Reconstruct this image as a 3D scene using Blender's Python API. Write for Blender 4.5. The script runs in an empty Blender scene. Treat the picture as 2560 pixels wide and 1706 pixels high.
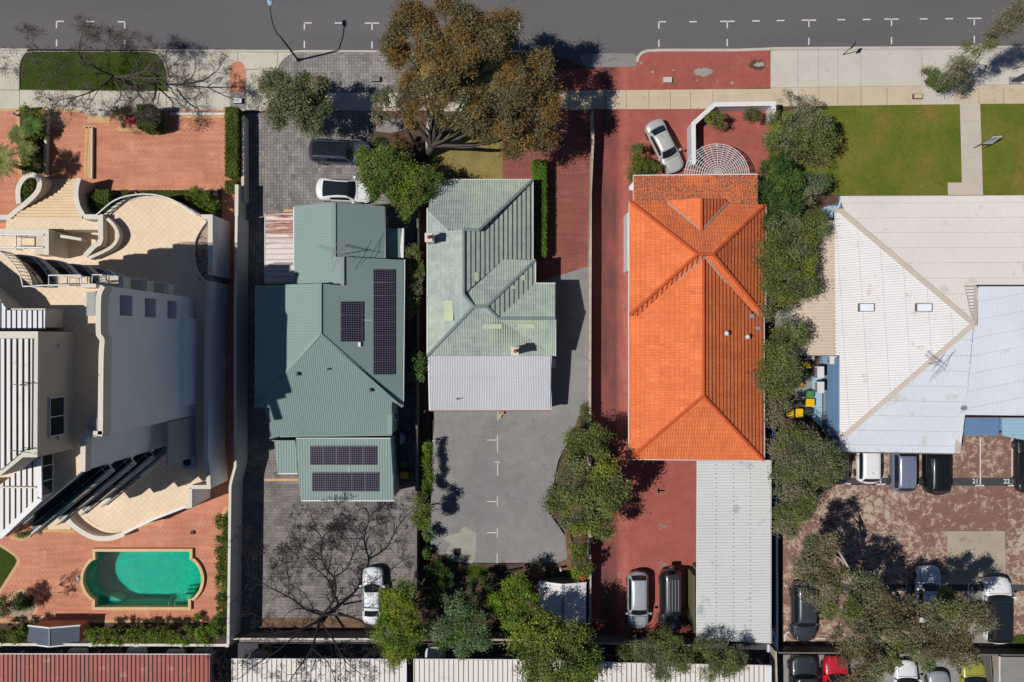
import bpy, math, random
import numpy as np
from mathutils import Vector, Matrix
R = math.radians
random.seed(7); rng = np.random.default_rng(7)

# ---------------------------------------------------------------- camera, sky, sun
S = 31.0            # photo pixels per metre on the ground
H = 70.0            # height of the drone
sc = bpy.context.scene
col = sc.collection
cam_data = bpy.data.cameras.new("camera"); cam = bpy.data.objects.new("camera", cam_data); col.objects.link(cam)
cam.location = (0, 0, H); cam.rotation_euler = (0, 0, 0)
cam_data.sensor_width = 36; cam_data.lens = 36 * H * S / 2560.0
cam_data.clip_start = 0.5; cam_data.clip_end = 2000
sc.camera = cam
SUN_EL = 59.0
SUN_DIR = Vector((0.974, 0.227, 0)).normalized()       # the way the shadows fall
world = bpy.data.worlds.new("World"); sc.world = world; world.use_nodes = True
nt = world.node_tree
bg = nt.nodes["Background"]
sky = nt.nodes.new("ShaderNodeTexSky"); sky.sky_type = 'NISHITA'; sky.sun_disc = False
sky.sun_elevation = R(SUN_EL)
sky.sun_rotation = math.atan2(-SUN_DIR.x, -SUN_DIR.y)
nt.links.new(sky.outputs[0], bg.inputs[0]); bg.inputs[1].default_value = 0.06
sky.dust_density = 0.0; sky.air_density = 0.8; sky.ozone_density = 4.0
sd = bpy.data.lights.new("sun", 'SUN'); sd.energy = 5.0; sd.angle = R(0.5); sd.color = (1.0, 0.955, 0.89)
sun = bpy.data.objects.new("sun", sd); col.objects.link(sun)
toward = Vector((-SUN_DIR.x * math.cos(R(SUN_EL)), -SUN_DIR.y * math.cos(R(SUN_EL)), math.sin(R(SUN_EL))))
sun.rotation_euler = toward.to_track_quat('Z', 'Y').to_euler(); sun.location = (0, 0, 60)
sc.view_settings.view_transform = 'Standard'; sc.view_settings.look = 'None'
sc.view_settings.exposure = -0.25; sc.view_settings.gamma = 1.0
sc.cycles.max_bounces = 6; sc.cycles.diffuse_bounces = 4; sc.cycles.glossy_bounces = 2
sc.cycles.transparent_max_bounces = 6; sc.cycles.transmission_bounces = 2

# ---------------------------------------------------------------- places
TL = dict(a=(0,0),b=(0,400),c=(0,800),d=(0,1206),e=(600,0),f=(600,400),g=(600,800),h=(550,1206),i=(1200,0),j=(1000,400),
          k=(1000,800),l=(1000,1206),m=(1920,0),n=(1920,400),o=(1920,800),p=(1920,1206),q=(1500,400),r=(1500,800),s=(1400,1206))
Q = 3.136
def N(t, u, v):
    return (TL[t][0] + u / Q, TL[t][1] + v / Q)
def W(px, py, z=0.0):
    f = (1 - z / H) / S
    return Vector(((px - 1280) * f, (853 - py) * f, z))
def P(t, u, v, z=0.0):
    return W(*N(t, u, v), z)
def PP(t, pts, z=None):
    return [P(t, p[0], p[1], p[2] if len(p) > 2 else z) for p in pts]

# ---------------------------------------------------------------- mesh building
class MB:
    def __init__(s): s.v = []; s.f = []; s.m = []
    def add(s, vs, fs, m=0):
        o = len(s.v); s.v += [Vector(x) for x in vs]
        for f in fs: s.f.append([o + i for i in f]); s.m.append(m)
        return s
    def poly(s, pts, m=0): return s.add(pts, [list(range(len(pts)))], m)
    def box(s, a, b, m=0):
        x0, y0, z0 = a; x1, y1, z1 = b
        if x0 > x1: x0, x1 = x1, x0
        if y0 > y1: y0, y1 = y1, y0
        vs = [(x0,y0,z0),(x1,y0,z0),(x1,y1,z0),(x0,y1,z0),(x0,y0,z1),(x1,y0,z1),(x1,y1,z1),(x0,y1,z1)]
        return s.add(vs, [(3,2,1,0),(4,5,6,7),(0,1,5,4),(1,2,6,5),(2,3,7,6),(3,0,4,7)], m)
    def prism(s, pts, z0, z1, m=0, top=None):
        n = len(pts); pts = list(pts)
        area = sum(pts[i][0]*pts[(i+1)%n][1]-pts[(i+1)%n][0]*pts[i][1] for i in range(n))
        if area < 0: pts = pts[::-1]
        vs = [(p[0],p[1],z0) for p in pts] + [(p[0],p[1],z1) for p in pts]
        fs = [[i,(i+1)%n,n+(i+1)%n,n+i] for i in range(n)]
        s.add(vs, fs + [list(range(n))[::-1]], m)
        return s.add([(p[0],p[1],z1) for p in pts], [list(range(n))], m if top is None else top)
    def slab(s, pts, thick, m=0, m2=None):
        n = len(pts); pts = [Vector(p) for p in pts]
        nn = newell(pts)
        if nn.z < 0: pts = pts[::-1]
        lo = [p - Vector((0,0,thick)) for p in pts]
        s.add(pts + lo, [[(i+1)%n, i, n+i, n+(i+1)%n] for i in range(n)] + [list(range(2*n-1, n-1, -1))], m if m2 is None else m2)
        return s.add(pts, [list(range(n))], m)
    def bar(s, a, b, w, h, m=0, up=Vector((0,0,1))):
        a = Vector(a); b = Vector(b); d = (b - a)
        if d.length < 1e-5: return s
        d.normalize()
        sd_ = d.cross(up)
        if sd_.length < 1e-4: sd_ = d.cross(Vector((0,1,0)))
        sd_.normalize(); u = sd_.cross(d).normalized()
        vs = []
        for p in (a, b):
            for (i, j) in ((-1,-1),(1,-1),(1,1),(-1,1)): vs.append(p + sd_*(i*w/2) + u*(j*h/2))
        return s.add(vs, [(0,1,2,3),(7,6,5,4),(0,4,5,1),(1,5,6,2),(2,6,7,3),(3,7,4,0)], m)
    def tube(s, pts, r, n=6, m=0, cap=True):
        pts = [Vector(p) for p in pts]; k = len(pts)
        rs = r if isinstance(r, (list, tuple)) else [r]*k
        rings = []
        for i in range(k):
            d = pts[min(i+1,k-1)] - pts[max(i-1,0)]
            if d.length < 1e-7: d = Vector((0,0,1))
            d.normalize()
            x = d.orthogonal().normalized() if abs(d.z) > .95 else d.cross(Vector((0,0,1))).normalized()
            y = d.cross(x)
            rings.append([pts[i] + (x*math.cos(2*math.pi*j/n) + y*math.sin(2*math.pi*j/n))*rs[i] for j in range(n)])
        fs = [[i*n+j, i*n+(j+1)%n, (i+1)*n+(j+1)%n, (i+1)*n+j] for i in range(k-1) for j in range(n)]
        if cap: fs += [list(range(n))[::-1], [(k-1)*n+j for j in range(n)]]
        return s.add([v for r_ in rings for v in r_], fs, m)
    def cyl(s, c, r, h, n=20, m=0, r2=None):
        c = Vector(c); r2 = r if r2 is None else r2
        return s.tube([c, c+Vector((0,0,h))], [r, r2], n, m)
    def wallpath(s, pts, z0, z1, w, m=0):
        """a wall of width w along ground points"""
        L, Rr = offset_line(pts, w/2)
        vs = [(p[0],p[1],z) for z in (z0,z1) for p in (*L, *Rr[::-1])]
        n = len(pts)*2
        return s.add(vs, [[i,(i+1)%n,n+(i+1)%n,n+i] for i in range(n)], m).add([(p[0],p[1],z1) for p in (*L,*Rr[::-1])],
            [[i,i+1,n-2-i,n-1-i] for i in range(len(pts)-1)], m)
    def ribs(s, poly, d, pitch, h, w, m=0, skew=0.0, start=0.0):
        poly = [Vector(p) for p in poly]; n = newell(poly)
        if n.z < 0: n = -n
        d = (d - n*d.dot(n)).normalized(); sd_ = n.cross(d).normalized()
        o = poly[0]; pl = [((p-o).dot(sd_), (p-o).dot(d), (p-o).dot(n)) for p in poly]
        t = min(p[0] for p in pl) + pitch*.5 + start; tm = max(p[0] for p in pl)
        while t < tm - pitch*.2:
            xs = []
            for i in range(len(pl)):
                A, B = pl[i], pl[(i+1)%len(pl)]
                if (A[0]-t)*(B[0]-t) < 0:
                    q = (t-A[0])/(B[0]-A[0]); xs.append((A[1]+(B[1]-A[1])*q, A[2]+(B[2]-A[2])*q))
            xs.sort()
            for i in range(0, len(xs)-1, 2):
                (y0,c0),(y1,c1) = xs[i], xs[i+1]
                if y1-y0 < .05: continue
                a = o+sd_*t+d*y0+n*(c0+.002); b = o+sd_*t+d*y1+n*(c1+.002)
                if w >= pitch*.4 or skew:
                    s.add([a-sd_*w/2, a+n*h+sd_*skew*w/2, a+sd_*w/2, b-sd_*w/2, b+n*h+sd_*skew*w/2, b+sd_*w/2],
                          [(0,1,4,3),(1,2,5,4),(0,2,1),(3,4,5)], m)
                else:
                    s.add([a-sd_*w/2, a-sd_*w/4+n*h, a+sd_*w/4+n*h, a+sd_*w/2, b-sd_*w/2, b-sd_*w/4+n*h, b+sd_*w/4+n*h, b+sd_*w/2],
                          [(0,1,5,4),(1,2,6,5),(2,3,7,6),(0,3,2,1),(4,5,6,7)], m)
            t += pitch
        return s
    def build(s, name, mats, parent=None, local=False, smooth=False, **tags):
        if not isinstance(mats, (list, tuple)): mats = [mats]
        off = Vector((0,0,0))
        if parent is not None and not local: off = wloc(parent)
        own = None
        if parent is None and not local and s.v:      # a thing that is one mesh: origin at its base
            xs = [v.x for v in s.v]; ys = [v.y for v in s.v]; zs = [v.z for v in s.v]
            own = Vector(((min(xs)+max(xs))/2, (min(ys)+max(ys))/2, min(zs)))
            if tags.get('kind') == 'structure': own = None
            else: off = own
        me = bpy.data.meshes.new(name)
        me.from_pydata([tuple(v - off) for v in s.v], [], s.f)
        for m in mats: me.materials.append(m)
        if len(mats) > 1: me.polygons.foreach_set("material_index", s.m)
        if smooth: me.polygons.foreach_set("use_smooth", [True]*len(s.f))
        me.update()
        o = bpy.data.objects.new(name, me); col.objects.link(o)
        if parent is not None: o.parent = parent
        if own is not None: o.location = own
        for k_, v_ in tags.items(): o[k_] = v_
        return o

def newell(p):
    n = Vector((0,0,0))
    for i in range(len(p)):
        a, b = p[i], p[(i+1)%len(p)]
        n += Vector(((a[1]-b[1])*(a[2]+b[2]), (a[2]-b[2])*(a[0]+b[0]), (a[0]-b[0])*(a[1]+b[1])))
    return n.normalized() if n.length > 0 else Vector((0,0,1))
def wloc(o):
    l = Vector(o.location)
    while o.parent is not None: o = o.parent; l += Vector(o.location)
    return l
def offset_line(pts, d):
    L, Rr = [], []
    n = len(pts)
    for i in range(n):
        a = Vector((pts[max(i-1,0)][0], pts[max(i-1,0)][1])); b = Vector((pts[i][0], pts[i][1])); c = Vector((pts[min(i+1,n-1)][0], pts[min(i+1,n-1)][1]))
        d1 = (b-a).normalized() if i > 0 else (c-b).normalized(); d2 = (c-b).normalized() if i < n-1 else d1
        t = d1+d2; t = t.normalized() if t.length > 1e-6 else d1
        nn = Vector((-t.y, t.x)); k = d/max(.35, nn.dot(Vector((-d1.y, d1.x))))
        L.append(b+nn*k); Rr.append(b-nn*k)
    return L, Rr
def thing(name, label, cat, loc=(0,0,0), rz=0, group=None, kind=None):
    o = bpy.data.objects.new(name, None); col.objects.link(o); o.empty_display_size = .3
    o.location = loc; o.rotation_euler = (0,0,rz); o['label'] = label; o['category'] = cat
    if group: o['group'] = group
    if kind: o['kind'] = kind
    return o
def tag(o, label, cat, group=None):
    o['label'] = label; o['category'] = cat
    if group: o['group'] = group
    return o
def arc(cx, cy, rx, ry, a0, a1, n):
    return [(cx + rx*math.cos(R(a0+(a1-a0)*i/n)), cy + ry*math.sin(R(a0+(a1-a0)*i/n))) for i in range(n+1)]
def spline(pts, k=6):
    out = []; n = len(pts)
    for i in range(n-1):
        p0, p1, p2, p3 = pts[max(i-1,0)], pts[i], pts[i+1], pts[min(i+2,n-1)]
        for j in range(k):
            t = j/k
            out.append(tuple(.5*((2*b)+(-a+c)*t+(2*a-5*b+4*c-d)*t*t+(-a+3*b-3*c+d)*t**3) for a,b,c,d in zip(p0,p1,p2,p3)))
    out.append(tuple(pts[-1])); return out
def shrink(pts, d):
    c = sum((Vector(p) for p in pts), Vector((0,0,0)))/len(pts)
    out = []
    for p in pts:
        v = Vector(p)-c; out.append((p[0]-math.copysign(min(d,abs(v.x)*.9),v.x), p[1]-math.copysign(min(d,abs(v.y)*.9),v.y)))
    return out
class Plane:
    def __init__(s, pts): s.p = Vector(pts[0]); s.n = newell([Vector(p) for p in pts])
    def at(s, px, py, off=0.0):       # where the sight line of a photo pixel meets the plane
        o = Vector((0,0,H)); d = W(px, py, 0) - o
        t = (s.p + s.n*off*(1 if s.n.z > 0 else -1) - o).dot(s.n)/d.dot(s.n)
        return o + d*t

# ---------------------------------------------------------------- materials
def hx(h, k=.80):
    h = h.lstrip('#'); out = []
    for i in (0,2,4):
        c = int(h[i:i+2],16)/255; c = c/12.92 if c <= .04045 else ((c+.055)/1.055)**2.4
        out.append(min(c*k, .9))
    return (*out, 1)
def C(r, g, b, k=.80):
    return (*[min(k*((v/255+.055)/1.055)**2.4, .9) for v in (r,g,b)], 1)
class NT:
    def __init__(s, name, rough=.8, metal=0, spec=.3):
        s.m = bpy.data.materials.new(name); s.m.use_nodes = True; s.t = s.m.node_tree
        s.b = s.t.nodes["Principled BSDF"]; s.b.inputs['Roughness'].default_value = rough; s.b.inputs['Metallic'].default_value = metal
        s.b.inputs['Specular IOR Level'].default_value = spec
        s.co = s.t.nodes.new("ShaderNodeTexCoord").outputs['Object']
    def nd(s, t, **kw):
        n = s.t.nodes.new(t)
        for k_, v_ in kw.items():
            if k_ in n.inputs: n.inputs[k_].default_value = v_
            else: setattr(n, k_, v_)
        return n
    def ln(s, a, b): s.t.links.new(a, b)
    def mapping(s, rot=0, scale=(1,1,1), src=None):
        m = s.nd("ShaderNodeMapping"); m.inputs['Rotation'].default_value = (0,0,rot); m.inputs['Scale'].default_value = scale
        s.ln(src or s.co, m.inputs['Vector']); return m.outputs[0]
    def noise(s, scale, detail=4, rough=.55, src=None, dist=0):
        n = s.nd("ShaderNodeTexNoise"); n.inputs['Scale'].default_value = scale; n.inputs['Detail'].default_value = detail
        n.inputs['Roughness'].default_value = rough; n.inputs['Distortion'].default_value = dist
        s.ln(src or s.co, n.inputs['Vector']); return n.outputs['Fac']
    def ramp(s, fac, stops):
        n = s.nd("ShaderNodeValToRGB"); cr = n.color_ramp
        while len(cr.elements) < len(stops): cr.elements.new(.5)
        for e, (p_, c_) in zip(cr.elements, stops):
            e.position = p_; e.color = c_ if len(c_) == 4 else (*c_, 1)
        s.ln(fac, n.inputs[0]); return n.outputs[0]
    def mix(s, fac, a, b, mode='MIX'):
        n = s.nd("ShaderNodeMix"); n.data_type = 'RGBA'; n.blend_type = mode
        for sock, v_ in ((n.inputs[0], fac), (n.inputs[6], a), (n.inputs[7], b)):
            if hasattr(v_, 'links'): s.ln(v_, sock)
            else: sock.default_value = v_
        return n.outputs[2]
    def brick(s, c1, c2, mortar, w, h, ms=.01, offset=.5, src=None, bias=0):
        n = s.nd("ShaderNodeTexBrick"); n.offset = offset
        for k_, v_ in (('Color1',c1),('Color2',c2),('Mortar',mortar)):
            n.inputs[k_].default_value = v_
        n.inputs['Scale'].default_value = 1; n.inputs['Brick Width'].default_value = w; n.inputs['Row Height'].default_value = h
        n.inputs['Mortar Size'].default_value = ms; n.inputs['Bias'].default_value = bias; n.inputs['Mortar Smooth'].default_value = .1
        s.ln(src or s.co, n.inputs['Vector']); return n
    def bump(s, h, strength=.3, dist=.05):
        n = s.nd("ShaderNodeBump"); n.inputs['Strength'].default_value = strength; n.inputs['Distance'].default_value = dist
        s.ln(h, n.inputs['Height']); s.ln(n.outputs[0], s.b.inputs['Normal'])
    def out(s, c):
        if hasattr(c, 'links'): s.ln(c, s.b.inputs['Base Color'])
        else: s.b.inputs['Base Color'].default_value = c
        return s.m
def sh(c, k): return (*[min(x*k, .95) for x in c[:3]], 1)
def M(name, c, rough=.8, var=.12, scale=1.2, fine=25, metal=0, spec=.3, bump=0, spots=None, spot_scale=3, spot_at=.62):
    t = NT(name, rough, metal, spec)
    a = t.ramp(t.noise(scale, 5), [(.3, sh(c, 1-var)), (.7, sh(c, 1+var))])
    b = t.ramp(t.noise(fine, 3), [(.3, (1-var*.7,)*3+(1,)), (.7, (1+var*.4,)*3+(1,))])
    x = t.mix(1.0, a, b, 'MULTIPLY')
    if spots: x = t.mix(t.ramp(t.noise(spot_scale, 8, .65), [(spot_at, (0,0,0,1)), (spot_at+.06, (1,1,1,1))]), x, spots)
    if bump: t.bump(t.noise(fine, 3), bump)
    return t.out(x)
MAT = {}
MAT['road'] = M('road_asphalt', hx('#6c6a6d'), .92, .07, .35, 9, bump=.2)
def m_road():
    t = NT('road_asphalt', .92, 0, .2); c = hx('#6b696c')
    x = t.mix(1, t.ramp(t.noise(.12, 4, src=t.mapping(0,(.4,2.2,1))), [(.3, sh(c,.9)), (.7, sh(c,1.08))]), t.ramp(t.noise(14, 2), [(.35,(.84,.84,.84,1)),(.65,(1.12,1.12,1.12,1))]), 'MULTIPLY')
    x = t.mix(t.ramp(t.noise(1.7, 9, .75), [(.66,(0,0,0,1)),(.72,(.6,.6,.6,1))]), x, hx('#4d4b4e'))
    t.bump(t.noise(40,2), .3, .02); return t.out(x)
MAT['road'] = m_road()
MAT['paint'] = M('worn_white_paint', hx('#d8d6d4'), .7, .1, 3, 18, spots=hx('#8d8b8b'), spot_scale=9, spot_at=.63)
MAT['kerb'] = M('kerb_concrete', hx('#c3bcb0'), .85, .08, 1.5)
MAT['path'] = M('footpath_concrete', C(204,197,182), .88, .08, .5, 7, spots=C(184,177,162), spot_scale=1.4, spot_at=.60)
MAT['path2'] = M('beige_path_concrete', C(203,187,163), .88, .07, .6, 7, spots=C(188,171,147), spot_scale=1.3, spot_at=.6)
MAT['path3'] = M('pale_concrete', C(202,197,186), .88, .06, .5, 7, spots=C(189,185,175), spot_scale=1.2, spot_at=.6)
MAT['slabp'] = M('buff_slab_concrete', C(174,162,144), .9, .08, .6, 7, spots=C(150,132,118), spot_scale=1.3, spot_at=.58)
MAT['pathpink'] = M('pinkish_paving', hx('#c9bcb1'), .88, .05, .6, 9)
MAT['joint'] = M('joint', hx('#6f685c'), .9)
MAT['soil'] = M('brown_soil', hx('#5e4a3e'), .95, .3, .8, 6, bump=.4, spots=hx('#7c6450'), spot_scale=2)
MAT['mulch'] = M('leaf_litter', C(116,92,74), .95, .35, 1.6, 9, bump=.6, spots=C(176,132,96), spot_scale=6, spot_at=.58)
def m_grass(name, c1, c2, c3, sc1=.35):
    t = NT(name, .95, 0, .1)
    x = t.ramp(t.noise(sc1, 6, .6), [(.3, c1), (.5, c2), (.72, c3)])
    x = t.mix(1, x, t.ramp(t.noise(11, 4, .7), [(.3,(.68,.7,.6,1)),(.7,(1.25,1.22,1.2,1))]), 'MULTIPLY')
    x = t.mix(t.ramp(t.noise(1.3, 7, .7, dist=.5), [(.55,(0,0,0,1)),(.7,(.55,.55,.55,1))]), x, sh(c1,.72))
    t.bump(t.noise(22,4,.7), .7, .08); return t.out(x)
MAT['lawn'] = m_grass('lawn_grass', C(96,112,42), C(114,120,48), C(136,124,66))
MAT['lawn2'] = m_grass('lush_grass', C(46,62,22), C(62,80,28), C(78,84,40))
MAT['dry'] = m_grass('dry_grass', hx('#7d7840'), hx('#948655'), hx('#a8905f'), .7)
def m_herring(name, c1, c2, mortar, w=.26, amp=.26, per=.52):
    t = NT(name, .88, 0, .2)
    sx = t.nd("ShaderNodeSeparateXYZ"); t.ln(t.co, sx.inputs[0])
    pp = t.nd("ShaderNodeMath", operation='PINGPONG'); t.ln(sx.outputs[0], pp.inputs[0]); pp.inputs[1].default_value = .19
    ad = t.nd("ShaderNodeMath", operation='ADD'); t.ln(sx.outputs[1], ad.inputs[0]); t.ln(pp.outputs[0], ad.inputs[1])
    cb = t.nd("ShaderNodeCombineXYZ"); t.ln(sx.outputs[0], cb.inputs[0]); t.ln(ad.outputs[0], cb.inputs[1])
    b = t.brick(c1, c2, mortar, 1.9, .105, .012, .37, cb.outputs[0])
    x = t.mix(1, b.outputs[0], t.ramp(t.noise(.5, 6), [(.3,(.84,.82,.82,1)),(.7,(1.12,1.1,1.08,1))]), 'MULTIPLY')
    x = t.mix(t.ramp(t.noise(.9, 5), [(.58,(0,0,0,1)),(.75,(.4,.4,.4,1))]), x, sh(c1, 1.35))
    return t.out(x)
MAT['terra'] = m_herring('terracotta_herringbone', C(220,156,128), C(199,134,107), C(168,110,88))
MAT['redherr'] = m_herring('red_herringbone', C(158,100,90), C(136,80,72), C(108,66,60))
MAT['cream'] = M('cream_border_brick', hx('#cdab7b'), .85, .1, 2)
def m_pave(name, c1, c2, mortar, w, h, off=0., big=True):
    t = NT(name, .9, 0, .2)
    b = t.brick(c1, c2, mortar, w, h, .018, off)
    b2 = t.brick((.78,.78,.78,1), (1.18,1.16,1.16,1), (1,1,1,1), w*2, h*2, 0, .5)
    x = t.mix(1, b.outputs[0], b2.outputs[0], 'MULTIPLY')
    x = t.mix(1, x, t.ramp(t.noise(.5, 6), [(.3,(.86,.86,.86,1)),(.7,(1.1,1.1,1.1,1))]), 'MULTIPLY')
    return t.out(x)
MAT['paver'] = m_pave('grey_square_pavers', C(152,148,145), C(130,126,125), C(106,103,103), .24, .24)
MAT['paver2'] = m_pave('grey_brick_pavers', C(142,137,135), C(124,119,118), C(104,100,99), .30, .24, .5)
MAT['pavev'] = m_pave('verge_pavers', C(158,154,152), C(138,134,133), C(114,111,110), .24, .24)
def m_red(name='red_painted_paving'):
    t = NT(name, .85, 0, .25); c = C(165,88,79)
    x = t.mix(1, t.ramp(t.noise(.35, 6), [(.3, sh(c,.86)), (.7, sh(c,1.12))]), t.ramp(t.noise(9,4), [(.3,(.9,.9,.9,1)),(.7,(1.08,1.08,1.08,1))]), 'MULTIPLY')
    b = t.brick((1,1,1,1),(.93,.93,.93,1),(.80,.78,.78,1), .24,.12,.012,.5); x = t.mix(1, x, b.outputs[0], 'MULTIPLY')
    # oily wheel track up the drive beside the fence, and the bare worn edge along the house
    sx = t.nd("ShaderNodeSeparateXYZ"); t.ln(t.co, sx.inputs[0])
    trk = t.ramp(sx.outputs[0], [(0,(0,0,0,1)),(1,(0,0,0,1))])
    mr = t.nd("ShaderNodeMapRange"); mr.inputs[1].default_value = 7.0; mr.inputs[2].default_value = 9.6; t.ln(sx.outputs[0], mr.inputs[0])
    band = t.ramp(mr.outputs[0], [(0,(0,0,0,1)),(.14,(1,1,1,1)),(.50,(.9,.9,.9,1)),(.64,(0,0,0,1))])
    m1 = t.mix(1, band, t.ramp(t.noise(.5, 6, .65, src=t.mapping(0,(1,.35,1))), [(.34,(.15,.15,.15,1)),(.56,(.95,.95,.95,1))]), 'MULTIPLY')
    x = t.mix(m1, x, C(96,68,66))
    edge = t.ramp(mr.outputs[0], [(.50,(0,0,0,1)),(.66,(.22,.22,.22,1)),(.80,(.5,.5,.5,1)),(.99,(.2,.2,.2,1))])
    x = t.mix(t.mix(1, edge, t.ramp(t.noise(1.6,6,.7), [(.35,(.2,.2,.2,1)),(.65,(1,1,1,1))]), 'MULTIPLY'), x, C(208,136,122))
    x = t.mix(t.ramp(t.noise(.22, 7, .62), [(.54,(0,0,0,1)),(.72,(.38,.38,.38,1))]), x, C(118,70,66))
    x = t.mix(t.ramp(t.noise(2.6, 9, .8), [(.69,(0,0,0,1)),(.715,(.9,.9,.9,1))]), x, C(224,194,182))
    return t.out(x)
MAT['red'] = m_red()
def m_asph():
    t = NT('old_asphalt', .93, 0, .2); c = C(143,142,142)
    x = t.ramp(t.noise(.11, 5, .6), [(.3, sh(c,.86)), (.72, sh(c,1.15))])
    x = t.mix(1, x, t.ramp(t.noise(16,3,.7), [(.3,(.8,.8,.8,1)),(.7,(1.14,1.14,1.14,1))]), 'MULTIPLY')
    x = t.mix(1, x, t.ramp(t.noise(1.1,8,.7), [(.3,(.88,.87,.86,1)),(.7,(1.1,1.1,1.1,1))]), 'MULTIPLY')
    v = t.nd("ShaderNodeTexVoronoi"); v.feature = 'DISTANCE_TO_EDGE'; v.inputs['Scale'].default_value = .22
    nz = t.nd("ShaderNodeTexNoise"); nz.inputs['Scale'].default_value = .9; nz.inputs['Detail'].default_value = 6; t.ln(t.co, nz.inputs['Vector'])
    vm = t.nd("ShaderNodeVectorMath", operation='MULTIPLY_ADD'); t.ln(nz.outputs['Color'], vm.inputs[0]); vm.inputs[1].default_value = (2.2,2.2,0); t.ln(t.co, vm.inputs[2])
    t.ln(vm.outputs[0], v.inputs['Vector'])
    x = t.mix(t.ramp(v.outputs['Distance'], [(.0,(.5,.5,.5,1)),(.006,(0,0,0,1))]), x, C(84,82,82))
    t.bump(t.noise(30,2), .3, .03); return t.out(x)
MAT['asph'] = m_asph()
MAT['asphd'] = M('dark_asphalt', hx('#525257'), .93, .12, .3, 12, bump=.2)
MAT['patch'] = M('cement_patch', hx('#a3a096'), .93, .12, .8, 12)
def m_faded():
    t = NT('faded_red_concrete', .88, 0, .25)
    wet = t.ramp(t.noise(.09, 3, .5), [(.36,(.92,.92,.92,1)),(.64,(1.09,1.09,1.09,1))])
    n = t.noise(1.9, 10, .80, dist=.4)
    mm = t.nd("ShaderNodeMath", operation='MULTIPLY'); t.ln(n, mm.inputs[0]); sp_ = t.nd("ShaderNodeSeparateColor"); t.ln(wet, sp_.inputs[0]); t.ln(sp_.outputs[0], mm.inputs[1])
    x = t.ramp(mm.outputs[0], [(.46, C(134,100,90)), (.51, C(146,114,103)), (.55, C(186,166,148)), (.68, C(190,172,152))])
    x = t.mix(1, x, t.ramp(t.noise(7,4), [(.3,(.86,.86,.86,1)),(.7,(1.1,1.1,1.1,1))]), 'MULTIPLY')
    x = t.mix(t.ramp(t.noise(.8, 6, .6), [(.62,(0,0,0,1)),(.72,(.45,.45,.45,1))]), x, C(98,82,78))
    return t.out(x)
MAT['faded'] = m_faded()
MAT['band'] = M('dark_painted_band', hx('#46464a'), .85)
MAT['conc'] = M('grey_concrete', hx('#8f8d8a'), .9, .1, .5)
def m_tile(name, c1, c2, grout, w=.36, rot=45):
    t = NT(name, .75, 0, .35); b = t.brick(c1, c2, grout, w, w, .014, 0, t.mapping(R(rot)))
    x = t.mix(1, b.outputs[0], t.ramp(t.noise(.4,5), [(.3,(.93,.92,.9,1)),(.7,(1.06,1.05,1.04,1))]), 'MULTIPLY'); return t.out(x)
MAT['terr'] = m_tile('terrace_tiles', C(240,218,190), C(234,211,183), C(216,194,166))
MAT['render'] = M('cream_render', hx('#d6cab8'), .85, .05, .5, 12)
MAT['tower'] = M('tower_render', (.80,.80,.80,1), .85, .04, .5, 12)
MAT['stepm'] = M('step_tiles', C(232,208,176), .8, .06, 1)
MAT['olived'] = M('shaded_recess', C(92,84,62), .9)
MAT['rendw'] = M('white_render', hx('#d9d6d0'), .85, .05, .5, 12)
MAT['parap'] = M('pale_parapet', hx('#e0d9cb'), .8, .06, .8, 9, spots=hx('#b8b0a0'), spot_scale=2, spot_at=.66)
MAT['white'] = M('white_paint', hx('#e6e6e6'), .5, .03, 1)
MAT['whitem'] = M('white_metal', hx('#dcdcde'), .4, .05, .6, 14, spec=.5)
MAT['wallw'] = M('white_wall', hx('#d5d5d8'), .8, .06, .8)
MAT['glass'] = NT('dark_glass', .06, 0, .6).out((.012,.016,.02,1))
MAT['bluegl'] = NT('sea_green_glass', .12, 0, .6).out((.02,.22,.17,1))
MAT['dark'] = M('dark_gap', (.015,.015,.017,1), .9)
MAT['roof2'] = M('grey_green_metal', C(134,155,151), .5, .05, .25, 6, spec=.4)
MAT['trim2'] = M('grey_green_flashing', hx('#82928c'), .5, .04, .5, spec=.4)
MAT['pale'] = M('pale_wall', hx('#a8aeb0'), .8, .05)
def m_rust():
    t = NT('rusty_white_metal', .6, 0, .35)
    sx = t.nd("ShaderNodeSeparateXYZ"); t.ln(t.co, sx.inputs[0])
    mr = t.nd("ShaderNodeMapRange"); mr.inputs[1].default_value = -1.6; mr.inputs[2].default_value = 10.9; t.ln(sx.outputs[1], mr.inputs[0])
    n = t.noise(1.3, 8, .7, src=t.mapping(0,(.35,3.5,1)))
    m = t.mix(1, t.ramp(n, [(.40,(0,0,0,1)),(.60,(1,1,1,1))]), t.ramp(mr.outputs[0], [(.78,(.12,.12,.12,1)),(.93,(1,1,1,1))]), 'MULTIPLY')
    x = t.mix(m, C(222,214,208), C(150,70,40)); return t.out(x)
MAT['rusty'] = m_rust()
MAT['rustd'] = M('rust', hx('#8a3f22'), .8, .3, 2, 9, spots=hx('#c8a999'), spot_scale=3, spot_at=.6)
def m_sage(name, rot):
    t = NT(name, .7, 0, .3)
    b = t.brick(C(171,183,180), C(157,170,167), C(140,154,152), .5, .36, .012, .5, t.mapping(R(rot)))
    x = t.mix(t.ramp(t.noise(.2, 4, .5), [(.40,(0,0,0,1)),(.66,(.8,.8,.8,1))]), b.outputs[0], C(184,198,176))
    x = t.mix(t.ramp(t.noise(3.5, 8, .75), [(.55,(0,0,0,1)),(.7,(.45,.45,.45,1))]), x, C(128,140,140))
    x = t.mix(1, x, t.ramp(t.noise(1.6, 6), [(.3,(.88,.88,.88,1)),(.7,(1.1,1.1,1.1,1))]), 'MULTIPLY')
    return t.out(x)
MAT['sage'] = m_sage('sage_tiles', 0); MAT['sager'] = m_sage('sage_tiles_turned', 90)
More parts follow.
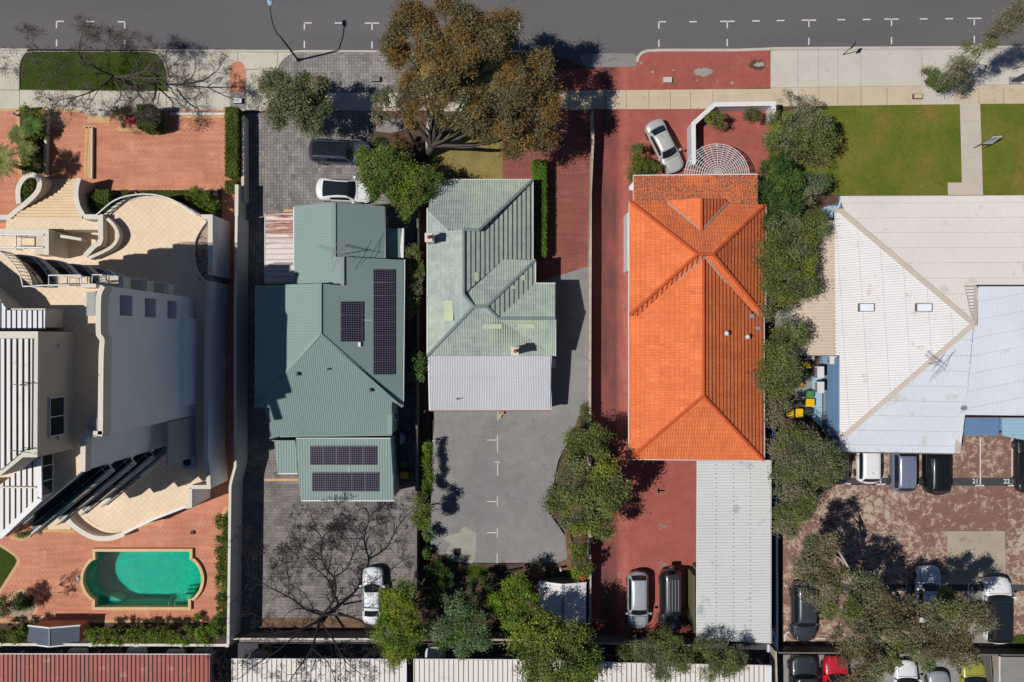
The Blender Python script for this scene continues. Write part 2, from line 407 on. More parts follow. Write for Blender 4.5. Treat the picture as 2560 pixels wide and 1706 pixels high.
MAT['limet'] = M('lime_replaced_tiles', C(192,203,172), .7, .08, 1.5)
MAT['sagecap'] = M('sage_ridge_cap', hx('#7f8f90'), .7, .06, 1.5)
MAT['sagedark'] = M('tile_lap_painted_shade', hx('#36403f'), .9)  # shade in the gaps between tile courses, painted as dark strips
def m_orange(name, rot, lich, dark=1.0):
    t = NT(name, .8, 0, .2)
    mp = t.mapping(R(rot))
    b = t.brick(C(247,142,90), C(236,128,78), C(206,106,62), .15, .345, .014, 0, mp)
    # single tiles fired lighter or darker, in no order
    wn = t.nd("ShaderNodeTexWhiteNoise"); sn = t.nd("ShaderNodeVectorMath", operation='SNAP'); sn.inputs[1].default_value = (.6,1.035,9); t.ln(mp, sn.inputs[0]); t.ln(sn.outputs[0], wn.inputs['Vector'])
    x = t.mix(1, b.outputs[0], t.ramp(wn.outputs['Value'], [(0,(.93,.91,.90,1)),(.7,(1.0,1.0,1.0,1)),(1,(1.06,1.07,1.08,1))]), 'MULTIPLY')
    x = t.mix(1, x, t.ramp(t.noise(.35, 6, .6), [(.3,(.88,.85,.82,1)),(.7,(1.07,1.05,1.04,1))]), 'MULTIPLY')
    x = t.mix(t.ramp(t.noise(1.2, 9, .75, src=t.mapping(R(rot),(1,.3,1))), [(.52,(0,0,0,1)),(.75,(.5,.5,.5,1))]), x, C(176,92,58))
    if lich > 0:
        l1 = t.ramp(t.noise(7.5, 8, .8), [(.62-.1*lich,(0,0,0,1)),(.66-.1*lich,(1,1,1,1))])
        l2 = t.ramp(t.noise(.3,5,.6), [(.50-.14*lich,(.06,.06,.06,1)),(.66-.14*lich,(1,1,1,1))])
        x = t.mix(t.mix(1, l1, l2, 'MULTIPLY'), x, C(104,88,84))
        x = t.mix(t.mix(1, t.ramp(t.noise(9, 5, .7, dist=1), [(.60,(0,0,0,1)),(.64,(.8,.8,.8,1))]), l2, 'MULTIPLY'), x, C(140,132,128))
    x = t.mix(t.ramp(t.noise(2.3, 9, .85), [(.715,(0,0,0,1)),(.73,(1,1,1,1))]), x, C(84,44,26))
    x = t.mix(t.ramp(t.noise(3.1, 9, .85, src=t.mapping(1,(1,1,1))), [(.735,(0,0,0,1)),(.75,(.8,.8,.8,1))]), x, C(226,190,160))
    return t.out(x)
MAT['or_w'] = m_orange('orange_tiles', 90, 0)
MAT['or_s'] = m_orange('orange_tiles_south', 0, 0)
MAT['or_e'] = m_orange('orange_tiles_lichen', 90, .65)
MAT['or_n'] = m_orange('orange_tiles_mossy', 0, .75)
MAT['or_v'] = m_orange('orange_tiles_weathered', 0, 1.25)
MAT['or_c'] = M('orange_ridge_cap', hx('#c85a30'), .8, .12, 1.5, 8, spots=hx('#6a4438'), spot_scale=3, spot_at=.66)
MAT['or_l'] = M('tile_lap_painted_shadow', hx('#6e2a12'), .9)  # shadow lines under the orange tile laps, put in as dark colour
MAT['wr_n'] = M('cream_white_metal', C(234,227,222), .55, .04, .25, 5, spots=C(222,210,198), spot_scale=.5, spot_at=.58)
MAT['wr_w'] = M('white_roof_metal', hx('#e2dfe0'), .5, .05, .3, 5, spots=hx('#cfc4bd'), spot_scale=.8, spot_at=.62)
MAT['wr_s'] = M('bluish_white_metal', C(219,225,235), .5, .04, .3, 5, spots=C(206,206,202), spot_scale=.5, spot_at=.60)
MAT['beige'] = M('beige_metal', hx('#cbbba8'), .55, .05, .3, 5)
MAT['beigecap'] = M('beige_cap', hx('#cabdb0'), .55, .05, 1)
MAT['garage'] = M('garage_metal', C(215,218,217), .5, .04, .3, 5, spots=C(186,190,194), spot_scale=.45, spot_at=.60)
MAT['carp'] = M('carport_metal', C(200,202,208), .5, .05, .3, 5)
MAT['bluew'] = M('blue_boards', C(122,156,194), .6, .06, .6)
MAT['blued'] = M('deep_blue_metal', C(104,136,174), .5, .06, .6)
MAT['bluel'] = M('light_blue_wall', C(156,190,210), .7, .06, .6)
MAT['lapline'] = M('sheet_lap_line', C(196,194,191), .6)
MAT['bfence'] = M('navy_fence_metal', hx('#2c4a70'), .5, .08, .6)
MAT['greyf'] = M('grey_fence', hx('#77736f'), .85, .12, .8)
MAT['creamf'] = M('cream_fence', hx('#bdb2a0'), .85, .15, 1.5, 9, spots=hx('#8b5c4c'), spot_scale=2, spot_at=.6)
MAT['redroof'] = M('red_roof_metal', hx('#a2544a'), .55, .1, .5, 5, spots=hx('#c08078'), spot_scale=1.2, spot_at=.6)
MAT['slate'] = M('slate_blue_metal', hx('#54606f'), .45, .06, .6)
MAT['olive'] = M('khaki_slats', hx('#7c7c58'), .7, .06)
MAT['dgreen'] = M('dark_green_wall', hx('#3f5247'), .7, .06)
MAT['poolt'] = M('pool_render', (.02,.50,.40,1), .7, .05, 2)
MAT['cope'] = M('pool_coping', hx('#d9b888'), .7, .08, 2)
MAT['metal'] = M('grey_metal', hx('#8a8d90'), .35, .05, 1, spec=.6)
MAT['darkmetal'] = M('dark_metal', hx('#33363a'), .5, .05, 1)
MAT['rubber'] = M('black_rubber', (.02,.02,.02,1), .8)
MAT['rim'] = M('alloy_rim', hx('#9a9ca0'), .3, .03, 1, metal=.8)
MAT['yellow'] = M('yellow_plastic', hx('#ecc012'), .45, .04, 1, spec=.4)
MAT['greenp'] = M('green_plastic', hx('#4a8a52'), .45, .04, 1)
MAT['darkp'] = M('dark_plastic', hx('#3a4440'), .5, .04, 1)
MAT['redp'] = M('red_fabric', hx('#c23a4a'), .6, .06, 1)
MAT['brick'] = M('brick_red', hx('#a8584a'), .85, .12, 2)
MAT['pot'] = M('terracotta_pot', hx('#b0614a'), .8)
MAT['bark'] = M('grey_bark', hx('#57504b'), .9, .2, 3, 14)
MAT['barkd'] = M('dark_bark', hx('#2f2a28'), .9, .2, 3, 14)
MAT['barkp'] = M('pale_bark', C(206,192,174), .85, .2, 3, 14)
MAT['pebble'] = M('pebbles', hx('#a89484'), .9, .25, 3, 12, bump=.8)
MAT['red_lamp'] = NT('red_lens', .25, 0, .5).out((.4,.01,.01,1))
MAT['clear_lamp'] = NT('clear_lens', .15, 0, .6).out((.7,.72,.75,1))
def m_solar():
    t = NT('solar_cells', .18, 0, .5)
    b = t.brick((.006,.008,.022,1), (.012,.010,.028,1), C(150,138,142), .165, .165, .007, 0)
    return t.out(b.outputs[0])
MAT['solar'] = m_solar()
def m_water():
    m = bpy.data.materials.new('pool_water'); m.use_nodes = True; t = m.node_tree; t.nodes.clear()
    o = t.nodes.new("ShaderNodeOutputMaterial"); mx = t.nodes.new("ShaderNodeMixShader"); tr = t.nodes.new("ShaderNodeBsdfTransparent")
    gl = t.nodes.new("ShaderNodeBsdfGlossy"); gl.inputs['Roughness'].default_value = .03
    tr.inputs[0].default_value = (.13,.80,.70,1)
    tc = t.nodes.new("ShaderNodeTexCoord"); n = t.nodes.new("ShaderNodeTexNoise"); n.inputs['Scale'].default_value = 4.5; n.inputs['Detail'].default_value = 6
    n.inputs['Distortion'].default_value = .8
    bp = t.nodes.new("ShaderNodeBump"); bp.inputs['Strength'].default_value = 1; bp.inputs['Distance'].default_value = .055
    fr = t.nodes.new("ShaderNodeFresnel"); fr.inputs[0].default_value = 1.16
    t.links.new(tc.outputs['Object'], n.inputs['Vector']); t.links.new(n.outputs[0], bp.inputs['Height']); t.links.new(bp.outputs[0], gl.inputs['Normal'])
    rp = t.nodes.new("ShaderNodeValToRGB"); rp.color_ramp.elements[0].position = .36; rp.color_ramp.elements[0].color = (.08,.66,.58,1); rp.color_ramp.elements[1].position = .66; rp.color_ramp.elements[1].color = (.17,.90,.80,1)  # light and dark of focused ripples painted into the water tint
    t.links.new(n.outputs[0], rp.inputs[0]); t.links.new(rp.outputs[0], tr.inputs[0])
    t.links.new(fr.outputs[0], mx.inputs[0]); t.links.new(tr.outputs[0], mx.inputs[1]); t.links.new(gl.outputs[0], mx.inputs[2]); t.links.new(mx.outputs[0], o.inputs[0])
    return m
MAT['water'] = m_water()
def paint(name, c, metal=.0, rough=.35):
    t = NT(name, rough, metal, .5); t.b.inputs['Coat Weight'].default_value = .8; t.b.inputs['Coat Roughness'].default_value = .05
    x = t.ramp(t.noise(1.5,4), [(.3, sh(c,.95)), (.7, sh(c,1.04))]); return t.out(x)
LEAFM = {}
def leafmat(key, c1, c2, c3=None, rough=.6):
    if key in LEAFM: return LEAFM[key]
    t = NT('leaves_'+key, rough, 0, .25)
    g = t.nd("ShaderNodeNewGeometry").outputs['Random Per Island']
    st = [(0, (*c1,1)), (.55, (*c2,1))]
    if c3: st.append((.96, (*c3,1)))
    x = t.ramp(g, st)
    x = t.mix(1, x, t.ramp(t.noise(.7, 5), [(.32,(.68,.70,.66,1)),(.68,(1.40,1.42,1.22,1))]), 'MULTIPLY')
    m = t.out(x)
    tl = t.nd("ShaderNodeBsdfTranslucent"); t.ln(x, tl.inputs[0]); mx = t.nd("ShaderNodeMixShader"); mx.inputs[0].default_value = .15
    o = t.t.nodes["Material Output"]; t.ln(t.b.outputs[0], mx.inputs[1]); t.ln(tl.outputs[0], mx.inputs[2]); t.ln(mx.outputs[0], o.inputs[0])
    LEAFM[key] = m; return m
leafmat('olive', (.07,.08,.045), (.125,.145,.075), (.20,.21,.13))
leafmat('gum', (.07,.06,.034), (.125,.10,.055), (.20,.16,.10))
leafmat('rust', (.12,.085,.03), (.19,.115,.035), (.30,.15,.04))
leafmat('amber', (.17,.095,.026), (.23,.12,.03), (.30,.15,.04))
leafmat('green', (.035,.075,.014), (.07,.13,.022), (.13,.20,.045))
leafmat('yellowgreen', (.095,.12,.012), (.17,.20,.02), (.26,.28,.05))
leafmat('bluegreen', (.055,.10,.045), (.10,.16,.08), (.20,.26,.16))
leafmat('bright', (.07,.12,.01), (.12,.20,.015), (.20,.29,.03))
leafmat('dark', (.018,.042,.012), (.035,.075,.02), (.06,.11,.03))
leafmat('mid', (.065,.085,.022), (.12,.145,.038), (.19,.21,.075))
leafmat('grey', (.13,.11,.075), (.20,.175,.125), (.27,.24,.19))
leafmat('hedge', (.065,.085,.010), (.11,.14,.015), (.15,.18,.03))
leafmat('red', (.10,.03,.025), (.17,.055,.04), (.22,.08,.05))
leafmat('yellow', (.35,.26,.02), (.45,.33,.03), (.5,.4,.05))
leafmat('seed', (.09,.07,.065), (.15,.12,.11), (.2,.16,.15))
leafmat('flower', (.5,.08,.04), (.6,.12,.06), (.7,.2,.1))
leafmat('palm', (.09,.11,.03), (.16,.18,.05), (.25,.24,.08))
leafmat('white', (.6,.58,.5), (.7,.7,.62), (.75,.75,.7))
# ---------------------------------------------------------------- the setting: ground, road, paths, paving
_layer = [0]
def G(name, pts, mat, kind='structure', joints=None, jw=.035, jm=None, base=None, hole=False):
    """a ground sheet from photo points (native pixels), each sheet 4 mm above the one before"""
    _layer[0] += 1; z = .004*_layer[0] if base is None else base
    mb = MB(); w = [W(p[0], p[1], 0) for p in pts]
    w = [Vector((p.x, p.y, z)) for p in w]
    if newell(w).z < 0: w = w[::-1]
    if hole: w = keyhole(w, z)
    mb.poly(w, 0)
    for (a, b) in (joints or []):
        A, B = W(*a), W(*b); A.z = B.z = z+.004
        d = (B-A).normalized(); s_ = Vector((-d.y, d.x, 0))*jw/2
        mb.poly([A-s_, B-s_, B+s_, A+s_], 1)
    if joints: _layer[0] += 1
    return mb.build(name, [mat, jm or MAT['joint']] if joints else mat, kind=kind)
def T(t, *pts): return [N(t, *p) for p in pts]
def pool_outline(g):
    L_, R_, T_, B_2 = 765-g, 1500+g, 535-g, 968+g
    pts = [(L_,T_),(R_,T_),(R_,600-g*.2)]
    for p_ in arc(1395, 752, 196+g, 190+g, -52, 52, 16): pts.append(p_)
    pts += [(1488+g,905+g*.2),(1488+g,B_2),(762-g,B_2),(762-g,905+g*.2)]
    for p_ in arc(875, 752, 206+g, 192+g, 128, 232, 16): pts.append(p_)
    pts += [(L_,600-g*.2)]
    return [N('d',*p_) for p_ in pts]
def keyhole(outer, z):
    inner = [W(*p_) for p_ in pool_outline(11)]
    if newell(inner).z > 0: inner = inner[::-1]
    k = min(range(len(inner)), key=lambda i: (inner[i]-outer[0]).length); inner = inner[k:]+inner[:k]
    return [Vector((p_.x,p_.y,z)) for p_ in outer+[outer[0]]+inner+[inner[0]]]
gb = MB().poly(keyhole([Vector((-300,-300,0)), Vector((300,-300,0)), Vector((300,300,0)), Vector((-300,300,0))], -.02))
gb.build('ground', MAT['soil'], kind='structure')
KERB = [(-400,121),(0,123.7),(640,127.5),(1150,128),(1345,128)]
KERB2 = [(1672,124.5),(1920,121.5),(2560,117.3),(2960,115)]
G('road', [(-400,-900),(2960,-900),(2960,115),(2560,117),(1920,121),(1640,125),(1600,142),(1592,168),(1468,172),(1420,150),(1345,130),(1150,129),(640,128.5),(0,124.5),(-400,122)], MAT['road'])
G('crossover', T('i',(780,430),(850,420),(1210,420),(1232,450),(1225,524),(835,532),(790,470)), MAT['conc'])
G('crossover_patch', T('i',(830,432),(1150,425),(1180,450),(870,515),(845,470)), MAT['asph'])
# road markings: one sheet of separate painted strokes on the road
mk = MB(); _layer[0] += 1; zm = .004*_layer[0]
def stroke(a, b, w=.1):
    A, B = W(*a), W(*b); A.z = B.z = zm; d = (B-A).normalized(); s_ = Vector((-d.y, d.x, 0))*w/2
    mk.poly([A-s_, B-s_, B+s_, A+s_])
def bay(x, y, yk, left, right, tick=True):
    stroke((x, y), (x, y+17)); stroke((x, yk-20), (x, yk-2))
    if left or right: stroke((x-(18 if left else 1.6), y), (x+(18 if right else 1.6), y))
bay(141.5,54,119,0,1); bay(312,55,121,1,0); bay(761,58,123,0,1); bay(930,58.5,124,1,1); bay(1298,58,124,1,0)
stroke((217,54.5),(236,54.5)); stroke((837,58),(855,58)); 
bay(1647,55,120,0,1); bay(1818,54,118,1,1); bay(2022,51,115,1,1); bay(2228.5,48.5,113,1,1); bay(2435.5,46.5,110,1,1)
for x, y in ((1723,55),(1942,52),(1880,53),(2093.5,50),(2157,49.5),(2299.5,48),(2363.5,47.5),(2507,46)): stroke((x,y),(x+19,y-.2))
mk.build('road_markings', MAT['paint'], kind='structure')
# verge and paths
G('footpath', [(-400,122),(0,124),(640,128),(815,128),(815,233),(1345,228),(1345,279),(-400,277)], MAT['path'],
  joints=[(N('a',0,540),N('a',157,540)),(N('a',0,707),N('a',157,707)),(N('a',155,700),N('a',155,850)),(N('a',1310,543),N('a',2007,546)),(N('a',1310,722),N('a',1805,724)),
          (N('a',1560,400),N('a',1565,722)),(N('a',1862,400),N('a',1862,480)),(N('a',1460,722),N('a',1460,885)),(N('a',1620,728),N('a',1622,890)),(N('a',1805,730),N('a',1805,885)),(N('a',1930,545),N('a',1930,885)),
          (N('a',1305,400),N('a',1305,850)),(N('a',0,707),N('a',1320,715)),(N('a',500,715),N('a',500,850)),(N('a',800,715),N('a',800,850)),(N('e',50,546),N('e',290,544)),(N('e',50,728),N('e',220,728)),(N('e',170,728),N('e',170,870)),(N('e',295,405),N('e',290,545))])
G('kerb_island_grass', T('a',(158,705),(158,530),(163,500),(180,460),(210,425),(240,408),(1170,410),(1230,425),(1270,470),(1295,530),(1310,600),(1322,717)), MAT['lawn2'])
G('brick_inset', T('a',(1807,729),(1802,560),(1806,520),(1820,498),(1840,487),(1862,483),(1884,487),(1903,500),(1916,522),(1922,560),(1928,730)), MAT['terra'])
G('paved_patch', T('a',(1805,732),(1930,732),(1930,855),(1805,855)), MAT['conc'])
G('verge_paving', T('e',(300,552),(315,510),(345,470),(385,436),(440,416),(1800,416),(1900,560),(1900,730),(220,728),(180,640),(180,560)), MAT['pavev'])
G('verge_grass', T('e',(1420,425),(2007,425),(2230,440),(2300,560),(2250,728),(1420,728),(1350,560)), MAT['dry'])
G('red_verge', T('i',(540,560),(835,530),(1225,525),(1228,495),(1245,460),(1275,425),(1320,410),(2275,398),(2278,690),(1920,704),(1920,714),(400,714),(420,640)), MAT['red'])
G('verge_slab', [(1926,125),(2130,123),(2560,121),(2960,119),(2960,210),(2560,212),(1926,220)], MAT['path3'],
  joints=[(N('m',u,380),N('m',u+2,690)) for u in (232,393,546,724,1200)] + [(N('m',20,400),N('m',2100,388))], jw=.025, jm=MAT['conc'])
G('right_footpath', [(1330,228.5),(1926,223),(1926,220.5),(2560,212.5),(2960,210),(2960,258),(2560,261),(1920,267),(1920,274),(1330,279)], MAT['path2'],
  joints=[(N('i',u,714),N('i',u+2,862)) for u in (983,1145,1322,1490,1648,1824)] + [(N('m',u,688),N('m',u,832)) for u in (397,546,727,930,1650,1845)])
G('bare_concrete_panel', T('m',(1208,690),(1300,700),(1450,690),(1455,822),(1208,824)), MAT['path3'])
G('white_path_strip', T('m',(190,692),(228,690),(230,835),(192,836)), MAT['path3'])
def ragged(t, u, v, ru, rv, n=34, j=.28):
    return T(t, *[(u+math.cos(2*math.pi*i/n)*ru*random.uniform(1-j,1+j), v+math.sin(2*math.pi*i/n)*rv*random.uniform(1-j,1+j)) for i in range(n)])
G('verge_stain', ragged('i',1748,570,74,33), MAT['patch'])
for q_ in ((1350,570,14,9),(1515,555,9,6),(1265,500,14,8),(1210,545,8,5),(1975,655,14,9),(1600,880,22,12),(1860,640,6,5),(1700,635,7,5)): G('paint_chip', ragged('i',*q_,14,.5), MAT['patch'])
G('verge_stain', ragged('m',-92,512,72,36), MAT['soil']); G('verge_stain', ragged('m',-70,510,44,20), MAT['patch'])
# lots
G('brick_driveway', [(-400,277),(560,277),(575,284),(575,470),(575,620),(-400,620)], MAT['terra'])
G('brick_terrace_paving', [(-400,1180),(585,1180),(585,1600),(-400,1600)], MAT['terra'], hole=True)
mbx = MB(); _layer[0] += 1; zc = .004*_layer[0]
def cstrip(pts, w):
    L_, R_ = offset_line([W(*p) for p in pts], w/2)
    for i in range(len(pts)-1):
        mbx.poly([Vector((q[0],q[1],zc)) for q in (R_[i],R_[i+1],L_[i+1],L_[i])])
cstrip(T('a',(0,865),(155,868)), .22); cstrip(T('a',(147,868),(150,1000),(165,1370)), .28); cstrip(T('a',(390,880),(375,1390)), .3); cstrip(T('a',(395,870),(640,872)), .25)
cstrip(T('a',(690,940),(870,940)),.5)
cstrip(T('a',(728,1000),(703,1400)), .42); cstrip(T('a',(660,1000),(748,1000)), .2); cstrip(T('a',(685,1000),(670,1400)), .2)
cstrip(T('a',(935,1000),(938,1022),(1280,1022)), .25); cstrip(T('a',(1330,917),(1765,917)), .25); cstrip(T('a',(860,1500),(1100,1502),(1500,1495),(1800,1500)), .2)
cstrip(T('a',(1785,1380),(1785,1420)),.25)
for pts in (T('d',(0,485),(70,530),(130,575),(150,605),(140,645),(0,870)), T('d',(90,430),(150,445),(210,440),(270,410),(330,380),(590,382)),
            T('d',(0,1080),(270,1092),(370,1035),(450,1028)), T('d',(720,1085),(1640,1085),(1700,1060),(1740,1020)), T('d',(1790,195),(1765,215),(1752,260),(1748,320)),
            T('d',(975,405),(1090,350),(1210,310))):
    cstrip(spline(pts,3), .22)
cstrip(spline(T('d',(100,1040),(85,980),(95,900),(140,860),(200,850),(270,890),(290,950),(285,1010),(240,1065),(160,1078),(100,1040)),3), .25)
mbx.build('cream_brick_border', MAT['cream'], kind='structure')
G('pool_lawn', T('d',(-300,480),(0,500),(65,540),(120,580),(137,610),(125,645),(0,840),(-300,840)), MAT['lawn2'])
G('planting_bed', T('d',(-300,1095),(270,1110),(720,1100),(1640,1095),(1710,1070),(1750,1020),(1745,600),(1750,320),(1760,260),(1790,220),(1790,1270),(-300,1270)), MAT['soil'])
G('planting_bed.001', T('d',(110,1035),(98,980),(105,910),(150,868),(200,862),(262,900),(278,950),(270,1000),(235,1050),(165,1062)), MAT['pebble'])
G('garden_bed', T('a',(160,850),(375,850),(370,1000),(350,1370),(180,1370),(165,1100)), MAT['soil'])
G('garden_bed.001', T('b',(700,240),(1850,240),(1850,480),(700,480)), MAT['soil'])
G('side_path', [(556,400),(612,400),(612,1215),(556,1240)], MAT['terra'])
G('paved_yard', [(605,284),(700,284),(700,279),(935,279),(935,470),(1048,470),(1048,1620),(556,1620),(605,1200)], MAT['paver'])
G('rear_paved_yard', [(606,1150),(1042,1150),(1042,1545),(606,1545)], MAT['paver2'])
G('yellow_brick_line', T('g',(190,1242),(460,1242),(460,1262),(190,1262)), MAT['cream'])
G('yellow_brick_line.001', T('f',(345,392),(420,392),(420,412),(345,412)), MAT['cream'])
G('rear_planting_bed', T('h',(300,1055),(1190,1060),(1190,1215),(230,1215),(330,1120)), MAT['mulch'])
G('side_alley', [(1040,420),(1075,420),(1075,1270),(1040,1270)], MAT['soil'])
G('front_garden', [(925,279),(1100,279),(1100,450),(925,450)], MAT['soil'])
G('front_garden_path', T('e',(1130,925),(1330,940),(1330,1010),(1180,1050),(1040,1030)), MAT['conc'])
G('dry_lawn', T('e',(1500,1000),(1600,930),(2150,860),(2060,1150),(2060,1500),(1500,1500),(1480,1250)), MAT['dry'])
G('brick_side_drive', [(1257,279),(1480,277),(1480,760),(1257,760)], MAT['redherr'])
G('car_park', T('k',(235,660),(560,560),(700,-400),(1100,-300),(1480,-420),(1480,640),(1360,860),(1240,1100),(1160,1500),(1300,1700),(1330,1800),(1300,1900),(560,1900),(370,1890),(240,1780),(245,1400),(250,1100),(270,800),(265,700)), MAT['asph'])
G('asphalt_patch', spline(T('l',(330,440),(420,400),(470,390),(500,345),(560,375),(600,400),(595,500),(580,610),(540,630),(380,600),(370,520),(420,490),(330,440)),3), MAT['patch'])
mb = MB(); _layer[0] += 1; c_ = P('l',450,538,0); c_.z = .004*_layer[0]
mb.poly([c_ + Vector((math.cos(t*math.pi/14)*.83, math.sin(t*math.pi/14)*.72, 0)) for t in range(28)]); mb.build('drain_apron', MAT['patch'], kind='structure')
G('rear_garden', T('l',(220,600),(330,560),(420,625),(560,632),(1300,632),(1330,560),(1345,500),(1480,560),(1480,1200),(100,1200),(110,700)), MAT['soil'])
G('rear_garden_grass', spline(T('l',(500,690),(560,655),(640,650),(700,690),(690,740),(610,750),(530,735),(500,690)),3), MAT['lawn2'])
G('fallen_leaves', T('l',(1280,340),(1330,380),(1350,500),(1340,680),(1100,670),(950,625),(1240,628),(1310,590),(1300,480)), MAT['mulch'], kind='stuff')
G('fallen_leaves.001', T('k',(1480,640),(1500,640),(1500,1100),(1320,1150),(1310,1000),(1390,780)), MAT['mulch'], kind='stuff')
# small painted marks of the car park
mk = MB(); _layer[0] += 1; zm = .004*_layer[0]
for a, b in (((685,940),(768,940)),((766,902),(766,1040)),((742,1112),(785,1112)),((767,1100),(767,1215)),((768,715),(768,782)),((255,946),(323,947)),((685,1421),(768,1421)),((765,1382),(765,1458))):
    stroke(N('k',*a), N('k',*b), .07)
for a, b in (((682,391),(765,391)),((764,352),(764,430)),((762,552),(762,630)),((265,397),(320,397))): stroke(N('l',*a), N('l',*b), .07)
mk.build('car_park_markings', MAT['paint'], kind='structure')
G('red_paved_lot', [(1482,275.5),(1945,274),(1945,1100),(1945,1592),(1478,1592)], MAT['red'])
mk = MB(); _layer[0] += 1; zm = .004*_layer[0]
for u, v in ((790,62),(805,342),(808,637)):
    stroke(N('s',u-20,v-22), N('s',u-20,v+22), .14); stroke(N('s',u-20,v), N('s',u+28,v), .11)
stroke(N('r',455,1315), N('r',455,1355), .14); stroke(N('r',455,1335), N('r',505,1335), .11); stroke(N('s',460,712),N('s',460,745),.1); stroke(N('s',445,712),N('s',475,712),.1)
mk.build('lot_markings', MAT['conc'], kind='structure')
G('lawn', T('m',(385,838),(1492,824),(1508,1437),(1397,1440),(1400,1560),(0,1560),(0,900)), MAT['lawn'])
G('lawn.001', T('m',(1652,822),(2007,820),(3300,815),(3300,1560),(1674,1560)), MAT['lawn'])
G('garden_path', T('m',(1492,823),(1651,822),(1674,1560),(1400,1560),(1397,1438),(1508,1437)), MAT['pathpink'],
  joints=[(N('m',1500+i*3,860+i*95),N('m',1655+i*3,858+i*95)) for i in range(6)], jw=.02, jm=MAT['patch'])
G('side_yard', T('q',(1180,250),(1900,280),(1900,700),(1900,2600),(1300,2600),(1260,1200)), MAT['soil'])
G('side_yard_path', T('q',(1380,1180),(1500,1180),(1500,1320),(1340,1320)), MAT['conc'])
G('side_yard_paving', T('o',(200,300),(560,300),(440,900),(350,760),(200,720)), MAT['conc'])
G('rear_car_park', T('o',(330,1100),(480,880),(2007,880),(3000,880),(3000,2600),(100,2600),(100,1900),(100,1420),(330,1420)), MAT['faded'],
  joints=[(N('p',950,30),N('p',955,440)),(N('p',1388,20),N('p',1392,375)),(N('p',1846,20),N('p',1852,700)),(N('p',350,368),N('p',2700,375)),(N('p',515,30),N('p',515,190)),(N('o',1850,900),N('o',1850,1240))], jm=MAT['joint'])
G('pale_slab', T('p',(1394,378),(1844,378),(1850,795),(1394,795)), MAT['slabp'])
G('pale_slab.001', T('p',(1560,840),(1860,840),(1860,1250),(1560,1250)), MAT['conc'])
G('bay_number_band', T('o',(590,1235),(2700,1235),(2700,1300),(590,1292)), MAT['band'])
G('bay_number_band.001', T('p',(380,795),(2700,795),(2700,845),(380,842)), MAT['band'])
mk = MB(); _layer[0] += 1; zm = .004*_layer[0]
for a, b in (((1650,915),(1650,1295)),((1897,925),(1897,1295)),((1613,1294),(1680,1295)),((1866,1295),(1932,1296)),((870,1225),(870,1285)),((838,1285),(910,1285)),((605,1100),(605,1280)),((590,1280),(640,1282)),((1150,1290),(1170,1290))): stroke(N('o',*a), N('o',*b), .1)
for a, b in (((1558,785),(1558,935)),((1550,785),(1590,783)),((1073,785),(1073,930)),((830,770),(830,830)),((120,805),(145,805)),((135,795),(135,820)),((360,1218),(440,1218))): stroke(N('p',*a), N('p',*b), .09)
a_ = spline(T('p',(122,1240),(122,1200),(140,1172),(170,1165)),4)
for i in range(len(a_)-1): stroke(a_[i], a_[i+1], .12)
mk.build('bay_markings', MAT['paint'], kind='structure')
def ground_text(txt, u, v, t, size, rot=0):
    c = bpy.data.curves.new('bay_number', 'FONT'); c.body = txt; c.size = size; c.extrude = .002; c.align_x = 'CENTER'; c.align_y = 'CENTER'; c.offset = .012
    o = bpy.data.objects.new('bay_number', c); col.objects.link(o); p_ = P(t, u, v); o.location = (p_.x, p_.y, zm+.006); o.rotation_euler = (0,0,rot)
    c.materials.append(MAT['paint']); o['kind'] = 'structure'
ground_text('21', 1612, 1262, 'o', .52); ground_text('22', 1855, 1263, 'o', .52)
ground_text('5', 1585, 824, 'p', .42, math.pi); ground_text('7', 1100, 818, 'p', .42, math.pi); ground_text('4', 1876, 828, 'p', .42, math.pi)
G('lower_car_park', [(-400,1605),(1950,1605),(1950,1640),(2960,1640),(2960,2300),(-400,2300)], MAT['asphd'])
G('grey_parking_paving', [(1955,1634),(2960,1634),(2960,2000),(1955,2000)], MAT['conc'])
G('lawn.002', T('p',(1880,1200),(2007,1180),(2600,1180),(2600,1300),(1860,1290)), MAT['lawn2'])
# kerbs: real steps
def kerb(name, pts, w=.18, h=.12): 
    MB().wallpath([W(*p) for p in pts], -.01, h, w).build(name, MAT['kerb'], kind='structure')
kerb('kerb', [(-400,123),(0,125),(75,126)] )
kerb('kerb.001', [(70,127.5),(380,127.5),(640,129),(726,129)])
kerb('kerb.002', T('e',(292,552),(308,505),(345,462),(385,430),(430,410),(500,405),(1100,408),(2007,410),(2230,405),(2290,425),(2320,470)), .16)
kerb('kerb.003', T('a',(150,705),(152,530),(158,495),(175,450),(205,415),(240,398),(1180,400),(1240,415),(1283,465),(1307,530),(1320,600)), .14)
kerb('kerb.004', T('i',(1232,490),(1240,450),(1265,420),(1310,403),(1400,398),(2007,398),(2275,388)), .22)
kerb('kerb.005', [(1926,122.5),(2560,119),(2960,117)], .2)

